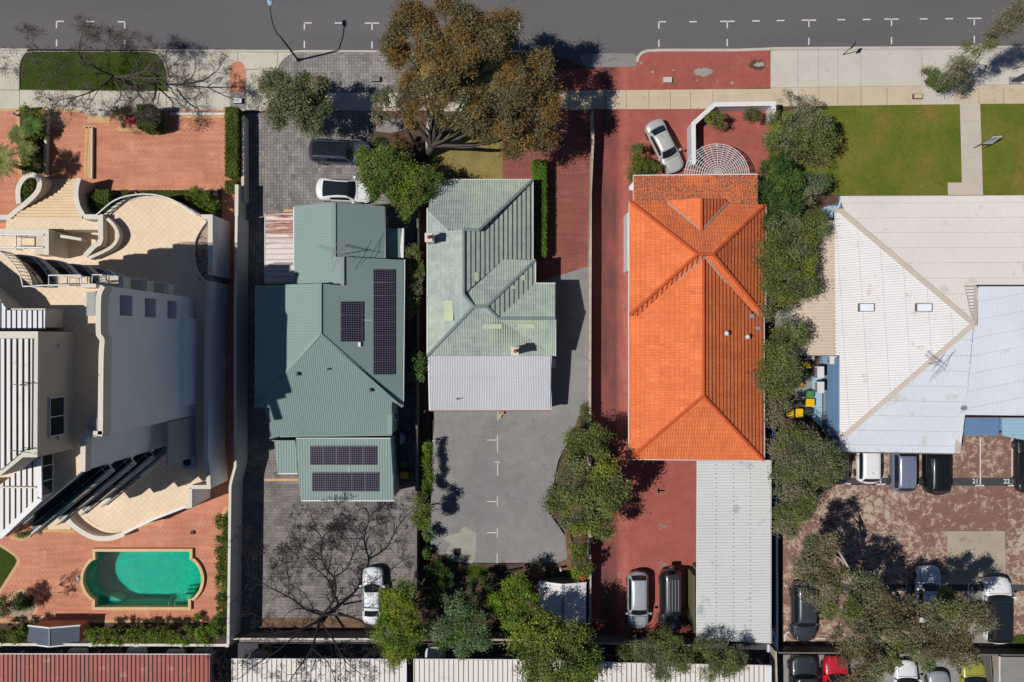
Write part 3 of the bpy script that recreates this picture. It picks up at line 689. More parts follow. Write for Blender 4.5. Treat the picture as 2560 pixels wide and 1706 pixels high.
# covers, drains
def cover(label, t, u0, v0, u1, v1, mat, frame=None, h=.02):
    z = .004*_layer[0]
    a, b = P(t,u0,v0), P(t,u1,v1); mb = MB().box((a.x,b.y,0),(b.x,a.y,.3 if 0 else z+h), 0)
    th = thing('service_cover', label, 'cover', ((a.x+b.x)/2,(a.y+b.y)/2,0))
    mb = MB().box((a.x+.025,b.y+.025,0),(b.x-.025,a.y-.025,.008+z)); mb.build('lid', mat, th)
    fr = MB()
    for q0, q1 in (((a.x,b.y),(b.x,b.y+.025)),((a.x,a.y-.025),(b.x,a.y)),((a.x,b.y+.025),(a.x+.025,a.y-.025)),((b.x-.025,b.y+.025),(b.x,a.y-.025))): fr.box((*q0,0),(*q1,.012+z))
    fr.build('rim', frame or MAT['darkmetal'], th)
cover('white service cover in the paved patch below the brick inset', 'a', 1838,776,1905,818, MAT['white'])
cover('dark framed service cover in the grey verge paving', 'e', 1036,608,1102,648, MAT['pavev'])
cover('pale service cover in the red verge', 'i', 1433,614,1500,655, MAT['path3'], MAT['path3'])
cover('outlined service cover in the beige footpath by the lawn', 'm', 1128,744,1200,782, MAT['path2'])
cover('black drain grate in the round cement apron', 'l', 425,514,474,562, MAT['dark'])
cover('small brown drain cover in the pool paving', 'd', 1503,377,1529,403, MAT['soil'])

# ---------------------------------------------------------------- walls and fences
def fence(name, label, cat, pts, z, w, mat, cap=None, capw=None, posts=0, ribp=0, postmat=None, step=0, z0=0, group=None):
    """pts are photo pixels of the TOP of the fence"""
    w3 = [W(p[0], p[1], z) for p in pts]
    c = sum(w3, Vector((0,0,0)))/len(w3)
    th = thing(name, label, cat, (c.x, c.y, 0), group=group)
    mb = MB().wallpath(w3, z0, z, w)
    if ribp:
        for a, b in zip(w3[:-1], w3[1:]):
            L_ = (b-a).length; d = (b-a).normalized(); s_ = Vector((-d.y, d.x, 0))
            for i in range(int(L_/ribp)):
                p_ = a + d*(i+.5)*ribp
                for sg in (-1,1): mb.box(p_-Vector((.03,.03,z))+s_*sg*w*.5, p_+Vector((.03,.03,-.03))+s_*sg*w*.5)
    mb.build('panel', mat, th)
    if cap: MB().wallpath([Vector((p.x,p.y,0)) for p in w3], z+.002, z+.07, capw or w+.08).build('coping', cap, th)
    if posts:
        for a, b in zip(w3[:-1], w3[1:]):
            n = max(1, int((b-a).length/posts))
            for i in range(n+1 if b is w3[-1] else n):
                p_ = a+(b-a)*i/n; k = w*.5+.07
                MB().box((p_.x-k,p_.y-k,z0),(p_.x+k,p_.y+k,z+.1)).build('post', postmat or mat, th)
    return th
fence('boundary_wall', 'tall rendered wall between the apartment building and the grey paved yard', 'wall', [N('b',1855,440),N('c',1845,0),N('c',1845,1150),N('c',1815,1260),N('d',1806,30),N('d',1790,1265)], 3.0, .16, MAT['rendw'], MAT['parap'], .2, posts=0)
fence('boundary_wall', 'lower front wall between the long clipped hedge and the grey driveway', 'wall', [N('a',1900,905),N('a',1903,1565),N('b',1880,330)], 1.5, .22, MAT['render'])
fence('boundary_wall', 'short white wall section beside the curved terrace garden', 'wall', [N('b',1858,195),N('b',1855,440)], 2.3, .2, MAT['rendw'], MAT['parap'])
fence('garden_wall', 'white rear wall with piers behind the swimming pool hedge', 'wall', [N('d',-300,1270),N('d',0,1270),N('d',1783,1276)], 2.2, .14, MAT['rendw'], MAT['parap'], .2, posts=3.45, postmat=MAT['parap'])
fence('boundary_fence', 'dark capped fence between the solar panel house and the pale green tiled house', 'fence', [N('f',1393,380),N('f',1392,1568),N('g',1388,560),N('g',1380,1330),N('h',1537,180),N('h',1537,880)], 1.7, .1, MAT['greyf'], MAT['greyf'], .14)
fence('boundary_fence', 'long cream and rust fence beside the red brick side drive', 'fence', [N('i',881,872),N('i',885,1100),N('i',872,1560),N('j',1500,300),N('j',1492,800),N('j',1490,1200),N('k',1488,620),N('k',1488,1560),N('l',1490,1110)], 1.8, .12, MAT['creamf'], MAT['creamf'], .2)
fence('corrugated_fence', 'navy corrugated fence between the metal garage and the tree row', 'fence', [N('r',1352,600),N('r',1385,1230),N('r',1388,1568),N('s',1703,400),N('s',1706,1330)], 1.8, .06, MAT['bfence'], ribp=.3)
fence('corrugated_fence', 'dark corrugated rear fence behind the faded red car park', 'fence', [N('p',80,1335),N('p',520,1338),N('p',1200,1345),N('p',2700,1362)], 2.0, .06, MAT['darkmetal'], MAT['greyf'], .1, ribp=.3)
fence('rear_fence', 'white topped rear fence behind the bare tree', 'fence', [N('h',60,1225),N('h',1190,1228)], 1.9, .1, MAT['greyf'], MAT['parap'], .12)
fence('rear_fence', 'brown rear fence behind the dense garden trees', 'fence', [N('l',-60,1222),N('l',1000,1236),N('l',1440,1262)], 1.9, .1, MAT['greyf'], MAT['creamf'], .14)
fence('rear_fence', 'plain grey panel fence behind the two cars on red paving', 'fence', [N('s',250,1262),N('s',1065,1278)], 2.1, .08, MAT['greyf'], MAT['creamf'], .1, posts=4.5)
fence('courtyard_wall', 'white angular courtyard wall by the round slatted pergola', 'wall', [N('m',42,935),N('m',45,815),N('i',1838,822),N('i',1672,972),N('i',1675,1290)], 1.9, .3, MAT['wallw'], MAT['white'], .34)
fence('garden_kerb_wall', 'low white wall between the garden bed and the brick drive', 'wall', [N('a',366,850),N('a',352,1370)], .55, .14, MAT['rendw'], MAT['parap'])
fence('garden_kerb_wall', 'low concrete divider wall running down the brick drive', 'wall', [N('a',718,1000),N('a',716,1400)], .45, .13, MAT['render'])
fence('corrugated_fence', 'short slatted fence beside the yellow green car', 'fence', [N('p',1745,1360),N('p',1760,1568),N('p',1760,1900)], 2.0, .05, MAT['greyf'], ribp=.2)
fence('corrugated_fence', 'pale post fence left of the grey vehicle at the lower car park', 'fence', [N('p',62,1325),N('p',70,1568),N('p',70,1900)], 2.0, .12, MAT['creamf'])
fence('low_edging_wall', 'low pale sill along the front edge of the brick forecourt', 'wall', [N('a',1335,893),N('a',1765,893)], .25, .16, MAT['whitem'])
# ---------------------------------------------------------------- buildings: helpers
def roofpiece(name, pts, mat, parent, thick=.09, rib=None, flat=True):
    """rib = (direction 'down' | 'across', pitch, height, width[, skew]) or a list of those"""
    pts = [Vector(p) for p in pts]
    if len(pts) > 3 and flat:      # every roof face is flat: slide odd corners along their sight line into the plane of the largest triangle
        best = None
        import itertools
        for tr_ in itertools.combinations(range(len(pts)), 3):
            a_ = (pts[tr_[1]]-pts[tr_[0]]).cross(pts[tr_[2]]-pts[tr_[0]]).length
            if best is None or a_ > best[0]: best = (a_, tr_)
        pl = Plane([pts[i] for i in best[1]]); o_ = Vector((0,0,H))
        if abs(pl.n.z) > .3: pts = [o_+(p-o_)*((pl.p-o_).dot(pl.n)/(p-o_).dot(pl.n)) for p in pts]
    mb = MB(); mb.slab(pts, thick, 0, 0)
    n = newell(pts); n = n if n.z > 0 else -n
    g = Vector((n.x, n.y, 0)); g = g.normalized() if g.length > .02 else Vector((0,-1,0))
    down = (g - n*g.dot(n)).normalized(); across = n.cross(down)
    mats = [mat]
    for rb in ([rib] if isinstance(rib, tuple) else (rib or [])):
        d = dict(down=down, across=across, x=Vector((1,0,0)), y=Vector((0,1,0)))[rb[0]]
        k = 0
        if len(rb) > 4 and rb[4]:
            if rb[4] not in mats: mats.append(rb[4])
            k = mats.index(rb[4])
        mb.ribs(pts, d, rb[1], rb[2], rb[3], k)
    return mb.build(name, mats, parent)
def caps(name, lines, mat, parent, r=.11):
    """each ridge or hip its own capping"""
    out = []
    for ln_ in lines:
        mb = MB()
        for a, b in zip(ln_[:-1], ln_[1:]):
            a, b = Vector(a), Vector(b); mb.tube([a+Vector((0,0,.02)), b+Vector((0,0,.02))], r, 8)
        out.append(mb.build(name, mat, parent))
    return out
def gutter(lines, parent, mat, w=.12, h=.11):
    for ln_ in lines:
        mb = MB()
        for a, b in zip(ln_[:-1], ln_[1:]):
            mb.bar(Vector(a)-Vector((0,0,.06)), Vector(b)-Vector((0,0,.06)), w, h)
        mb.build('gutter', mat, parent)
def windowp(parent, c, w, h, face, frame=None, depth=.08, bars=1):
    """a wall window: face = outward horizontal direction"""
    c = Vector(c); f = Vector((*face, 0)).normalized(); s_ = Vector((-f.y, f.x, 0)); up = Vector((0,0,1))
    fr = MB()
    for sg in (-1,1):
        fr.bar(c+s_*sg*w/2-up*h/2, c+s_*sg*w/2+up*h/2, .07, depth, up=f)
        fr.bar(c-s_*w/2+up*sg*h/2, c+s_*w/2+up*sg*h/2, depth, .07)
    for i in range(bars): 
        k = (i+1)/(bars+1)-.5; fr.bar(c+s_*w*k-up*h/2, c+s_*w*k+up*h/2, .05, depth*.8, up=f)
    o = fr.build('window', frame or MAT['white'], parent)
    g = MB(); a = [c+s_*w/2*i+up*h/2*j+f*(.012) for i,j in ((-1,-1),(1,-1),(1,1),(-1,1))]
    b = [p_-f*.05 for p_ in a]
    g.add(a+b, [(0,1,2,3),(7,6,5,4),(0,4,5,1),(1,5,6,2),(2,6,7,3),(3,7,4,0)]); g.build('pane', MAT['glass'], o)
    return o
def vent(parent, p_, r=.12, h=.45, mat=None, name='roof_vent', flash=None):
    mb = MB().cyl(p_-Vector((0,0,.1)), r, h+.1, 14); mb.tube([p_+Vector((0,0,h)), p_+Vector((0,0,h+.05)), p_+Vector((0,0,h+.16)), p_+Vector((0,0,h+.2))], [r*1.7,r*1.8,r*1.1,.01], 14)
    o = mb.build(name, mat or MAT['metal'], parent, smooth=True)
    if flash:
        mb = MB(); pl, px, py, w = flash; q = [pl.at(px+i*w, py+j*w, .03) for i,j in ((-1,-1),(1,-1),(1,1),(-1,1))]; mb.slab(q, .02); mb.build('flashing', MAT['metal'], o)
    return o
def antenna(parent, base, h, heading, boom=1.6, mat=None):
    m = mat or MAT['metal']; base = Vector(base); top = base+Vector((0,0,h))
    o = MB().tube([base, top], .025, 6).build('antenna_mast', m, parent)
    d = Vector((math.cos(R(heading)), math.sin(R(heading)), 0)); s_ = Vector((-d.y, d.x, 0))
    mb = MB().tube([top-d*boom*.35, top+d*boom*.65], .022, 5)
    for i in range(12):
        q = top+d*boom*(-.05+.06*i); L_ = .16+.0*i; mb.tube([q-s_*L_, q+s_*L_], .012, 4)
    mb.build('antenna_boom', m, o)
    mb = MB()
    for sg in (-1,1):
        a = top-d*boom*.3; mb.tube([a-Vector((0,0,.02)), a+s_*sg*.55*boom+d*.25-Vector((0,0,0))], .014, 4)
        a = top-d*boom*.15; mb.tube([a, a+s_*sg*.75*boom+d*.1*sg], .014, 4)
        a = top+d*boom*.05; mb.tube([a, a+s_*sg*.4*boom], .014, 4)
    mb.build('antenna_element', m, o)
    return o
def chimney(parent, t, u0, v0, u1, v1, z0, z1, mat):
    a, b = P(t,u0,v0,z1), P(t,u1,v1,z1)
    mb = MB().box((a.x+.04,b.y+.04,z0),(b.x-.04,a.y-.04,z1-.28)).box((a.x-.02,b.y-.02,z1-.279),(b.x+.02,a.y+.02,z1-.15)).box((a.x+.05,b.y+.05,z1-.149),(b.x-.05,a.y-.05,z1))
    o = mb.build('chimney', mat, parent)
    c = (a+b)/2; MB().tube([c-Vector((0,0,.1)), c+Vector((0,0,.2)), c+Vector((0,0,.34))], [.15,.13,.11], 14).build('chimney_pot', MAT['pot'], o, smooth=True)

# ---------------------------------------------------------------- house with the solar panels
hp = thing('metal_roof_house', 'grey green metal roofed house carrying four arrays of solar panels', 'house', tuple(P('g',700,300,0)))
m2 = MAT['roof2']; rb = ('down', .2, .012, .1); rbs = ('down', .15, .024, .08)
apex = P('g',627,110,7.2); rt = P('f',627,968,7.2)
zE = 4.7
R1 = [P('f',803,760,6.5), P('f',1285,785,zE), P('g',1274,680,zE), apex, rt, P('f',803,985,6.5)]
pl_E = Plane([P('f',1285,785,zE), P('g',1274,680,zE), apex])
R1[0] = Plane([R1[1], R1[2], apex]).at(*N('f',803,760)); R1[5] = pl_E.at(*N('f',803,985)); rt = pl_E.at(*N('f',627,968)); R1[4] = rt
roofpiece('roof_east', R1, m2, hp, rib=rb)
zr = R1[0].z
roofpiece('roof_west', [rt, apex, P('g',115,685,5.0), P('f',118,988,5.0)], m2, hp, rib=rb)
roofpiece('roof_south', [apex, P('g',115,685,5.0), P('g',232,690,4.75), P('g',232,935,4.2), P('g',315,912,4.25), P('g',1188,900,4.25), P('g',1190,640,4.75), P('g',1274,680,4.7)], m2, hp, rib=rbs)
roofpiece('front_roof_west', [P('f',425,370,4.9), P('f',738,335,6.3), P('f',735,760,6.3), P('f',800,762,zr+.05), P('f',803,985,zr+.05), P('f',800,970,zr+.02), P('f',425,970,4.9)], m2, hp, rib=rb)
roofpiece('front_roof_east', [P('f',740,335,6.3), P('f',1132,370,4.75), P('f',1130,770,4.75), P('f',738,760,6.3)], m2, hp, rib=rb)
MB().bar(P('f',735,335,6.33), P('f',735,762,6.33), .3, .03).build('ridge_cap', MAT['trim2'], hp)
MB().bar(P('f',803,760,zr+.09), P('f',803,985,zr+.09), .26, .03).build('ridge_cap', MAT['trim2'], hp)
MB().bar(rt+Vector((0,0,.05)), apex+Vector((0,0,.05)), .26, .03).build('ridge_cap', MAT['trim2'], hp)
for q_ in (P('g',1274,680,4.75), P('g',115,685,5.05)): MB().bar(apex+Vector((0,0,.04)), q_, .22, .04).build('hip_cap', MAT['trim2'], hp)
gutter([[P('f',1132,368,4.7),P('f',1134,770,4.7)],[P('f',1289,783,4.66),P('g',1278,680,4.66)],[P('f',421,370,4.85),P('f',423,970,4.85)]], hp, MAT['whitem'], .1)
gutter([[P('f',425,368,4.85),P('f',735,332,6.25),P('f',1132,368,4.7)],[P('g',315,915,4.2),P('g',1190,903,4.2)]], hp, MAT['trim2'], .1)
wall_h = MB()
wall_h.prism([Vector((p.x,p.y)) for p in (P('f',450,395,4.6),P('f',1105,395,4.6),P('f',1105,800,4.6),P('f',1258,815,4.6),P('g',1250,660,4.5),P('g',1190,665,4.5),P('g',1190,880,4.1),P('g',320,890,4.1),P('g',260,880,4.1),P('g',150,660,4.7),P('f',150,1010,4.7),P('f',450,960,4.7))], 0, 4.05)
wall_h.build('wall', MAT['pale'], hp)
MB().prism([Vector((p.x,p.y)) for p in (P('g',1155,640,4.85),P('g',1194,645,4.85),P('g',1192,895,4.85),P('g',1155,895,4.85))], 0, 4.85).build('parapet', MAT['trim2'], hp)
wc = P('g',1192,745,4.7); windowp(hp, (wc.x+.02, wc.y, 2.6), 1.1, 1.6, (1,0))
# rusty lean-to
LT = [P('f',198,420,3.3), P('f',418,418,3.6), P('f',418,970,3.6), P('f',198,968,3.3)]
lt = roofpiece('lean_to_roof', LT, MAT['rusty'], hp, rib=[('down', .42, .05, .12), ('down', .42, .052, .035, MAT['rustd'])])
MB().bar(P('f',196,420,3.28), P('f',196,968,3.28), .06, .1).build('gutter', MAT['whitem'], lt)
MB().box(*[tuple(P('f',215,950,3.2)-Vector((0,0,3.2))), tuple(P('f',410,440,3.2)-Vector((0,0,.1)))]).build('lean_to_wall', MAT['pale'], hp)
# entrance awning on the east side and a white gable bit
roofpiece('side_awning', [P('f',1142,540,3.6), P('f',1262,538,3.3), P('f',1262,768,3.3), P('f',1142,768,3.6)], MAT['roof2'], hp, rib=('down',.24,.02,.1))
MB().slab([P('f',1270,535,3.35), P('f',1284,537,3.35), P('f',1281,770,3.35), P('f',1262,768,3.35), P('f',1256,690,3.35)], .6).build('awning_fascia', MAT['white'], hp)
# rear block with its own low roof
pRear = [P('g',438,930,4.6), P('g',1180,932,4.6), P('g',1208,1415,4.4), P('g',478,1415,4.4)]
roofpiece('rear_roof', pRear, m2, hp, rib=('y',.2,.025,.1)); plR = Plane(pRear)
MB().prism([Vector((p.x,p.y)) for p in (P('g',455,935,4.5),P('g',1172,936,4.5),P('g',1198,1405,4.3),P('g',495,1405,4.3))], 0, 4.28).build('rear_wall', MAT['pale'], hp)
roofpiece('rear_side_roof', [P('g',268,945,3.4), P('g',432,945,3.4), P('g',455,1200,3.3), P('g',296,1203,3.3)], m2, hp, rib=('y',.2,.025,.1))
MB().prism([Vector((p.x,p.y)) for p in (P('g',280,955,3.2),P('g',455,955,3.2),P('g',455,1190,3.2),P('g',310,1190,3.2))], 0, 3.18).build('rear_side_wall', MAT['pale'], hp)
gutter([[P('g',480,1419,4.37),P('g',1210,1419,4.37)],[P('g',296,1206,3.3),P('g',450,1206,3.3)],[P('g',228,946,3.5),P('g',268,946,3.4)],[P('g',440,930,4.6),P('g',1180,930,4.6)]], hp, MAT['whitem'], .08)
# solar panels
def solar(pl, x0, y0, x1, y1):
    q = [pl.at(x0,y0,.14), pl.at(x1,y0,.14), pl.at(x1,y1,.14), pl.at(x0,y1,.14)]
    o = MB().slab(q, .05).build('solar_panel', MAT['metal'], hp)
    c = sum(q, Vector((0,0,0)))/4
    q2 = [p_+(c-p_)*.025+Vector((0,0,.006)) for p_ in q]
    x = MB().poly(q2)
    x.build('cell_grid', MAT['solar'], o)
    for k in (0,1):
        a = q[0]*(.8-.6*k)+q[1]*(.2+.6*k); b = q[3]*(.8-.6*k)+q[2]*(.2+.6*k)
        if k == 0: MB().bar(a-Vector((0,0,.09)), b-Vector((0,0,.09)), .04, .04).build('rail', MAT['metal'], o)
n0 = N('f',1045,858); n1 = N('f',1210,858)
for i in range(8): solar(pl_E, n0[0], n0[1]+i*33.0, n1[0], n0[1]+i*33.0+32.3)
n0 = N('f',787,1112); n1 = N('f',962,1112)
for i in range(3): solar(pl_E, n0[0], n0[1]+i*33.6, n1[0], n0[1]+i*33.6+32.9)
for (u0, v0, v1) in ((548,990,1140),(564,1197,1347)):
    for i in range(5):
        a = N('g',u0+i*104.5,v0); b = N('g',u0+i*104.5+102.5,v1); solar(plR, a[0]+i*0, a[1], b[0], b[1])
for u, v, r_ in ((450,425,.13),(1020,552,.13),(690,388,.07)):
    vent(hp, Plane([apex, P('g',315,912,4.25), P('g',1188,900,4.25)]).at(*N('g',u,v)), r_*.7, .3)
MB().box(*[tuple(pl_E.at(*N('f',928,1465),.05)), tuple(pl_E.at(*N('f',945,1430),.2))]).build('conduit_box', MAT['whitem'], hp)
MB().bar(pl_E.at(*N('f',975,1257),.06), pl_E.at(*N('f',1040,1257),.06), .05,.05).build('conduit', MAT['whitem'], hp)
MB().bar(plR.at(*N('g',855,1143),.05), plR.at(*N('g',857,1195),.05), .05,.05).build('conduit', MAT['whitem'], hp)
antenna(hp, Plane([P('f',740,335,6.3), P('f',1132,370,4.75), P('f',738,760,6.3)]).at(*N('f',800,742)), 2.3, 162, 1.9)
# side service items of this house
wt = thing('water_heater', 'pale blue grey water tank in the dark side alley', 'water heater', tuple(P('g',1278,930,0)))
p0, p1 = P('g',1250,885,1.6), P('g',1303,980,1.6)
MB().prism([(p0.x,p1.y),(p1.x-.25,p1.y),(p1.x,p1.y+.25),(p1.x,p0.y-.25),(p1.x-.25,p0.y),(p0.x,p0.y)], .05, 1.6).build('tank', MAT['slate'], wt)
MB().prism([(p0.x+.05,p1.y+.05),(p1.x-.3,p1.y+.05),(p1.x-.05,p0.y-.3),(p0.x+.05,p0.y-.05)], 1.601, 1.68).build('lid', MAT['pale'], wt)

# ---------------------------------------------------------------- pale green tiled house
hg = thing('tiled_house', 'pale green tiled house with hips, valleys and two chimneys', 'house', tuple(P('j',700,800,0)))
z0, z1, zg = 3.2, 5.0, 4.7
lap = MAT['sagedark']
ze1, zn2 = 2.9, 3.8
Nf = [P('j',237,157,2.95),P('j',1040,157,ze1),P('j',620,550,z1),P('j',500,545,z1),P('j',390,547,z1-.05),P('j',225,385,z0+.1)]
roofpiece('roof_north', Nf, MAT['sage'], hg, rib=[('down',.18,.035,.1),('across',.36,.012,.05)])
Wf = [P('j',215,383,z0),P('j',390,547,z1-.3),P('j',500,545,z1),P('j',500,1055,z1),P('j',580,1150,z1),P('j',215,1537,z0)]
plW = Plane([P('j',215,383,z0),P('j',500,545,z1),P('j',215,1537,z0)])
Wf = [P('j',215,383,z0), plW.at(*N('j',390,547)), P('j',500,545,z1), P('j',500,1055,z1), P('j',580,1150,z1), P('j',215,1537,z0)]
roofpiece('roof_west', Wf, MAT['sager'], hg, rib=[('across',.37,.015,.05)], flat=False)
E1 = [P('j',500,545,z1),P('j',620,550,z1),P('j',1040,157,z0),P('j',1040,780,z0),P('j',805,785,z0+.95),P('j',510,1045,z1)]
plE1 = Plane([P('j',500,545,z1),P('j',1040,157,ze1),P('j',1040,780,ze1)])
E1 = [plE1.at(*N('j',500,545)), plE1.at(*N('j',620,550)), P('j',1040,157,ze1), P('j',1040,780,ze1), plE1.at(*N('j',805,785)), plE1.at(*N('j',505,1048))]
roofpiece('roof_east', E1, MAT['sager'], hg, rib=[('across',.375,.035,.075,lap)])
N2 = [P('j',510,1050,z1),P('j',805,785,z0+.95),P('j',1060,785,z0-.1),P('j',680,1150,z1),P('j',580,1150,z1)]
plN2 = Plane([P('j',1060,785,zn2),P('j',805,785,zn2),P('j',680,1150,z1)])
N2 = [plN2.at(*N('j',503,1046)), plN2.at(*N('j',803,781)), P('j',1060,783,zn2), P('j',680,1150,z1), P('j',580,1150,z1)]
roofpiece('second_roof_north', [N2[0],N2[1],N2[2],N2[3],N2[4]], MAT['sage'], hg, rib=[('y',.18,.035,.1)])
E2 = [P('j',680,1150,z1),P('j',1058,787,zn2),P('j',1058,972,zn2),P('j',770,1240,zg)]
roofpiece('second_roof_east', E2, MAT['sager'], hg, rib=[('y',.375,.035,.075,lap)])
N3 = [P('j',770,1240,zg),P('j',1058,972,zn2),P('j',1217,970,zn2),P('j',1217,1240,zg)]
roofpiece('third_roof_north', N3, MAT['sage'], hg, rib=[('y',.18,.035,.1),('x',.4,.012,.04)])
S1 = [P('j',580,1150,z1),P('j',680,1150,z1),P('j',770,1240,zg),P('j',1217,1240,zg),P('j',1217,1537,z0),P('j',215,1537,z0)]
plS = Plane([P('j',1217,1240,zg),P('j',1217,1537,z0),P('j',215,1537,z0)])
roofpiece('roof_south', S1, MAT['sage'], hg, rib=[('y',.18,.035,.1),('x',.4,.012,.04)], flat=False)
# replaced lime tiles
def patch(pl, t, u0, v0, u1, v1, mat, parent, off=.045):
    q = [pl.at(*N(t,*p_), off) for p_ in ((u0,v0),(u1,v0),(u1,v1),(u0,v1))]
    MB().slab(q, .03).build('replaced_tiles', mat, parent)
patch(plW,'j',345,1103,412,1180,MAT['limet'],hg); patch(plW,'j',345,1181,418,1262,MAT['limet'],hg); 
patch(plS,'j',655,1288,797,1325,MAT['limet'],hg); patch(plS,'j',922,1288,1058,1322,MAT['limet'],hg)
patch(plS,'j',880,1260,1095,1266,MAT['limet'],hg,.05)
plN3 = Plane(N3[1:]); 
for u0,v0,u1,v1 in ((948,905,983,945),(875,990,908,1010)): patch(Plane(E2),'j',u0,v0,u1,v1,MAT['limet'],hg)
patch(plE1,'j',588,882,617,950,MAT['limet'],hg)
u_ = Vector((0,0,.05))
caps('ridge_cap', [[P('j',1040,157,ze1),P('j',620,550,z1)],[P('j',500,545,z1),P('j',620,550,z1)],[P('j',500,545,z1+.03),P('j',500,1055,z1+.03),P('j',580,1150,z1+.03),P('j',680,1150,z1+.03)],
  [P('j',1058,787,zn2),P('j',680,1150,z1)],[P('j',680,1150,z1),P('j',770,1240,zg)],[P('j',770,1243,zg),P('j',1217,1243,zg)],[P('j',580,1150,z1),P('j',215,1537,z0)],[P('j',225,383,z0),P('j',390,547,z1-.1)]], MAT['sagecap'], hg, .12)
gutter([[P('j',237,155,2.95),P('j',1042,155,ze1),P('j',1042,780,ze1)],[P('j',1040,782,zn2),P('j',1062,782,zn2),P('j',1061,968,zn2),P('j',1219,968,zn2)],[P('j',1219,1240,zg),P('j',1219,1537,z0)],[P('j',213,1537,z0),P('j',213,380,z0),P('j',235,380,z0),P('j',235,157,z0)]], hg, MAT['whitem'], .09)
MB().prism([Vector((p_.x,p_.y)) for p_ in (P('j',262,185,3),P('j',1010,185,3),P('j',1010,815,3),P('j',1030,990,3),P('j',1190,995,3),P('j',1190,1530,3),P('j',245,1530,3))], 0, 2.8).build('wall', MAT['creamf'], hg)
MB().add([P('j',1195,975,2.8),P('j',1195,975,3.7),P('j',1195,1237,4.6),P('j',1195,1537,3.1),P('j',1195,1537,2.8)], [(0,1,2,3,4),(4,3,2,1,0)]).build('gable_wall', MAT['rendw'], hg)
chimney(hg,'j',195,573,258,640, 2.8, 5.7, MAT['parap']); chimney(hg,'j',872,1467,934,1532, 3.2, 5.9, MAT['parap'])
cpU = [P('k',222,284,3.25),P('k',1183,284,3.25),P('k',1183,456,3.15),P('k',228,456,3.15)]
roofpiece('verandah_roof_upper', cpU, MAT['carp'], hg, thick=.05, rib=('y',.13,.03,.1))
roofpiece('verandah_roof_lower', [P('k',228,454,3.18),P('k',1182,454,3.18),P('k',1180,708,2.7),P('k',236,710,2.7)], MAT['carp'], hg, thick=.05, rib=('y',.13,.03,.1))
gutter([[P('k',234,713,2.68),P('k',1182,711,2.68)]], hg, MAT['brick'], .1); gutter([[P('k',222,284,3.2),P('k',232,710,2.66)],[P('k',1185,284,3.2),P('k',1183,710,2.66)]], hg, MAT['white'], .1)
MB().box(tuple(P('k',245,600,3)-Vector((0,0,3))), tuple(P('k',1150,284,3)-Vector((0,0,.3)))).build('rear_wall', MAT['creamf'], hg)
for u in (250,700,1165):
    p_ = P('k',u,700,2.6); MB().box((p_.x-.06,p_.y-.06,0),(p_.x+.06,p_.y+.06,2.6)).build('verandah_post', MAT['white'], hg)
a_, b_ = P('k',1197,312,2.2), P('k',1220,380,2.2); MB().box((a_.x,b_.y,1.5),(b_.x,a_.y,2.2)).build('wall_cabinet', MAT['white'], hg)
MB().tube([P('k',440,618,3.0),P('k',462,624,3.25),P('k',470,615,3.3)],.03,5).build('roof_pipe', MAT['darkmetal'], hg)

# ---------------------------------------------------------------- orange tiled house
ho = thing('orange_tiled_house', 'bright orange terracotta tiled house with weathered dark lichen at the front', 'house', tuple(P('q',800,1200,0)))
ze, zt, zm2 = 3.3, 6.1, 5.75
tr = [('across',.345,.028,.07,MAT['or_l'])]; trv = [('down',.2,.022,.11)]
V = 1254.4
NU = [P('q',232,322,ze),P('q',765,740,zt),P('q',890,740,zt),P('q',1298,350,ze)]
plN = Plane([P('q',232,322,ze),P('q',765,740,zt),P('q',890,740,zt)])
roofpiece('roof_north', NU, MAT['or_n'], ho, rib=trv+[('across',.32,.012,.04)])
roofpiece('front_verandah_roof', [P('q',265,125,2.5),P('q',1235,116,2.5),P('q',1238,350,ze+.03),P('q',1298,352,ze+.03),P('q',232,324,ze+.02),P('q',267,320,ze+.02)], MAT['or_v'], ho, rib=trv+[('across',.32,.012,.04)])
roofpiece('roof_front_west', [P('q',232,322,ze),P('q',765,740,zt),P('q',233,1218,ze)], MAT['or_w'], ho, rib=[('down',.19,.02,.09),('across',.345,.01,.04)])
roofpiece('roof_front_east', [P('q',1298,350,ze),P('q',890,740,zt),P('q',1292,1222,ze)], MAT['or_e'], ho, rib=tr)
roofpiece('roof_south_strip', [P('q',765,742,zt),P('q',233,1220,ze),P('q',312,1224,ze-.1),P('q',820,758,zt-.2)], MAT['or_s'], ho, rib=[('y',.32,.035,.07,MAT['or_l'])])
roofpiece('roof_south_strip', [P('q',890,742,zt),P('q',820,758,zt-.2),P('q',1205,1222,ze-.1),P('q',1292,1222,ze)], MAT['or_s'], ho, rib=trv)
roofpiece('roof_main_west', [P('q',812,760,zm2),P('q',300,1222,ze+.0),P('q',226,1224,ze-.1),P('r',228,1090,ze-.1),P('r',812,594,zm2)], MAT['or_w'], ho, rib=[('down',.19,.02,.09),('across',.345,.01,.04)])
plME = Plane([P('q',815,760,zm2),P('q',1283,1224,ze-.1),P('r',1287,1100,ze-.1)])
roofpiece('roof_main_east', [P('q',812,760,zm2),P('q',1210,1218,ze+.0),P('q',1283,1224,ze-.1),P('r',1287,1100,ze-.1),P('r',812,594,zm2)], MAT['or_e'], ho, rib=tr)
roofpiece('roof_hip_south', [P('r',812,594,zm2),P('r',228,1092,ze-.1),P('r',1287,1102,ze-.1)], MAT['or_s'], ho, rib=trv+[('across',.32,.012,.04)])
zd = plN.at(*N('q',793,553)).z+.02
d0 = plN.at(*N('q',528,337),.05); d1 = plN.at(*N('q',1003,332),.05)
pk = P('q',797,553,zd); pf = P('q',797,300,zd)
roofpiece('gablet_west', [d0, plN.at(*N('q',545,316),.05), pf, pk], MAT['or_w'], ho)
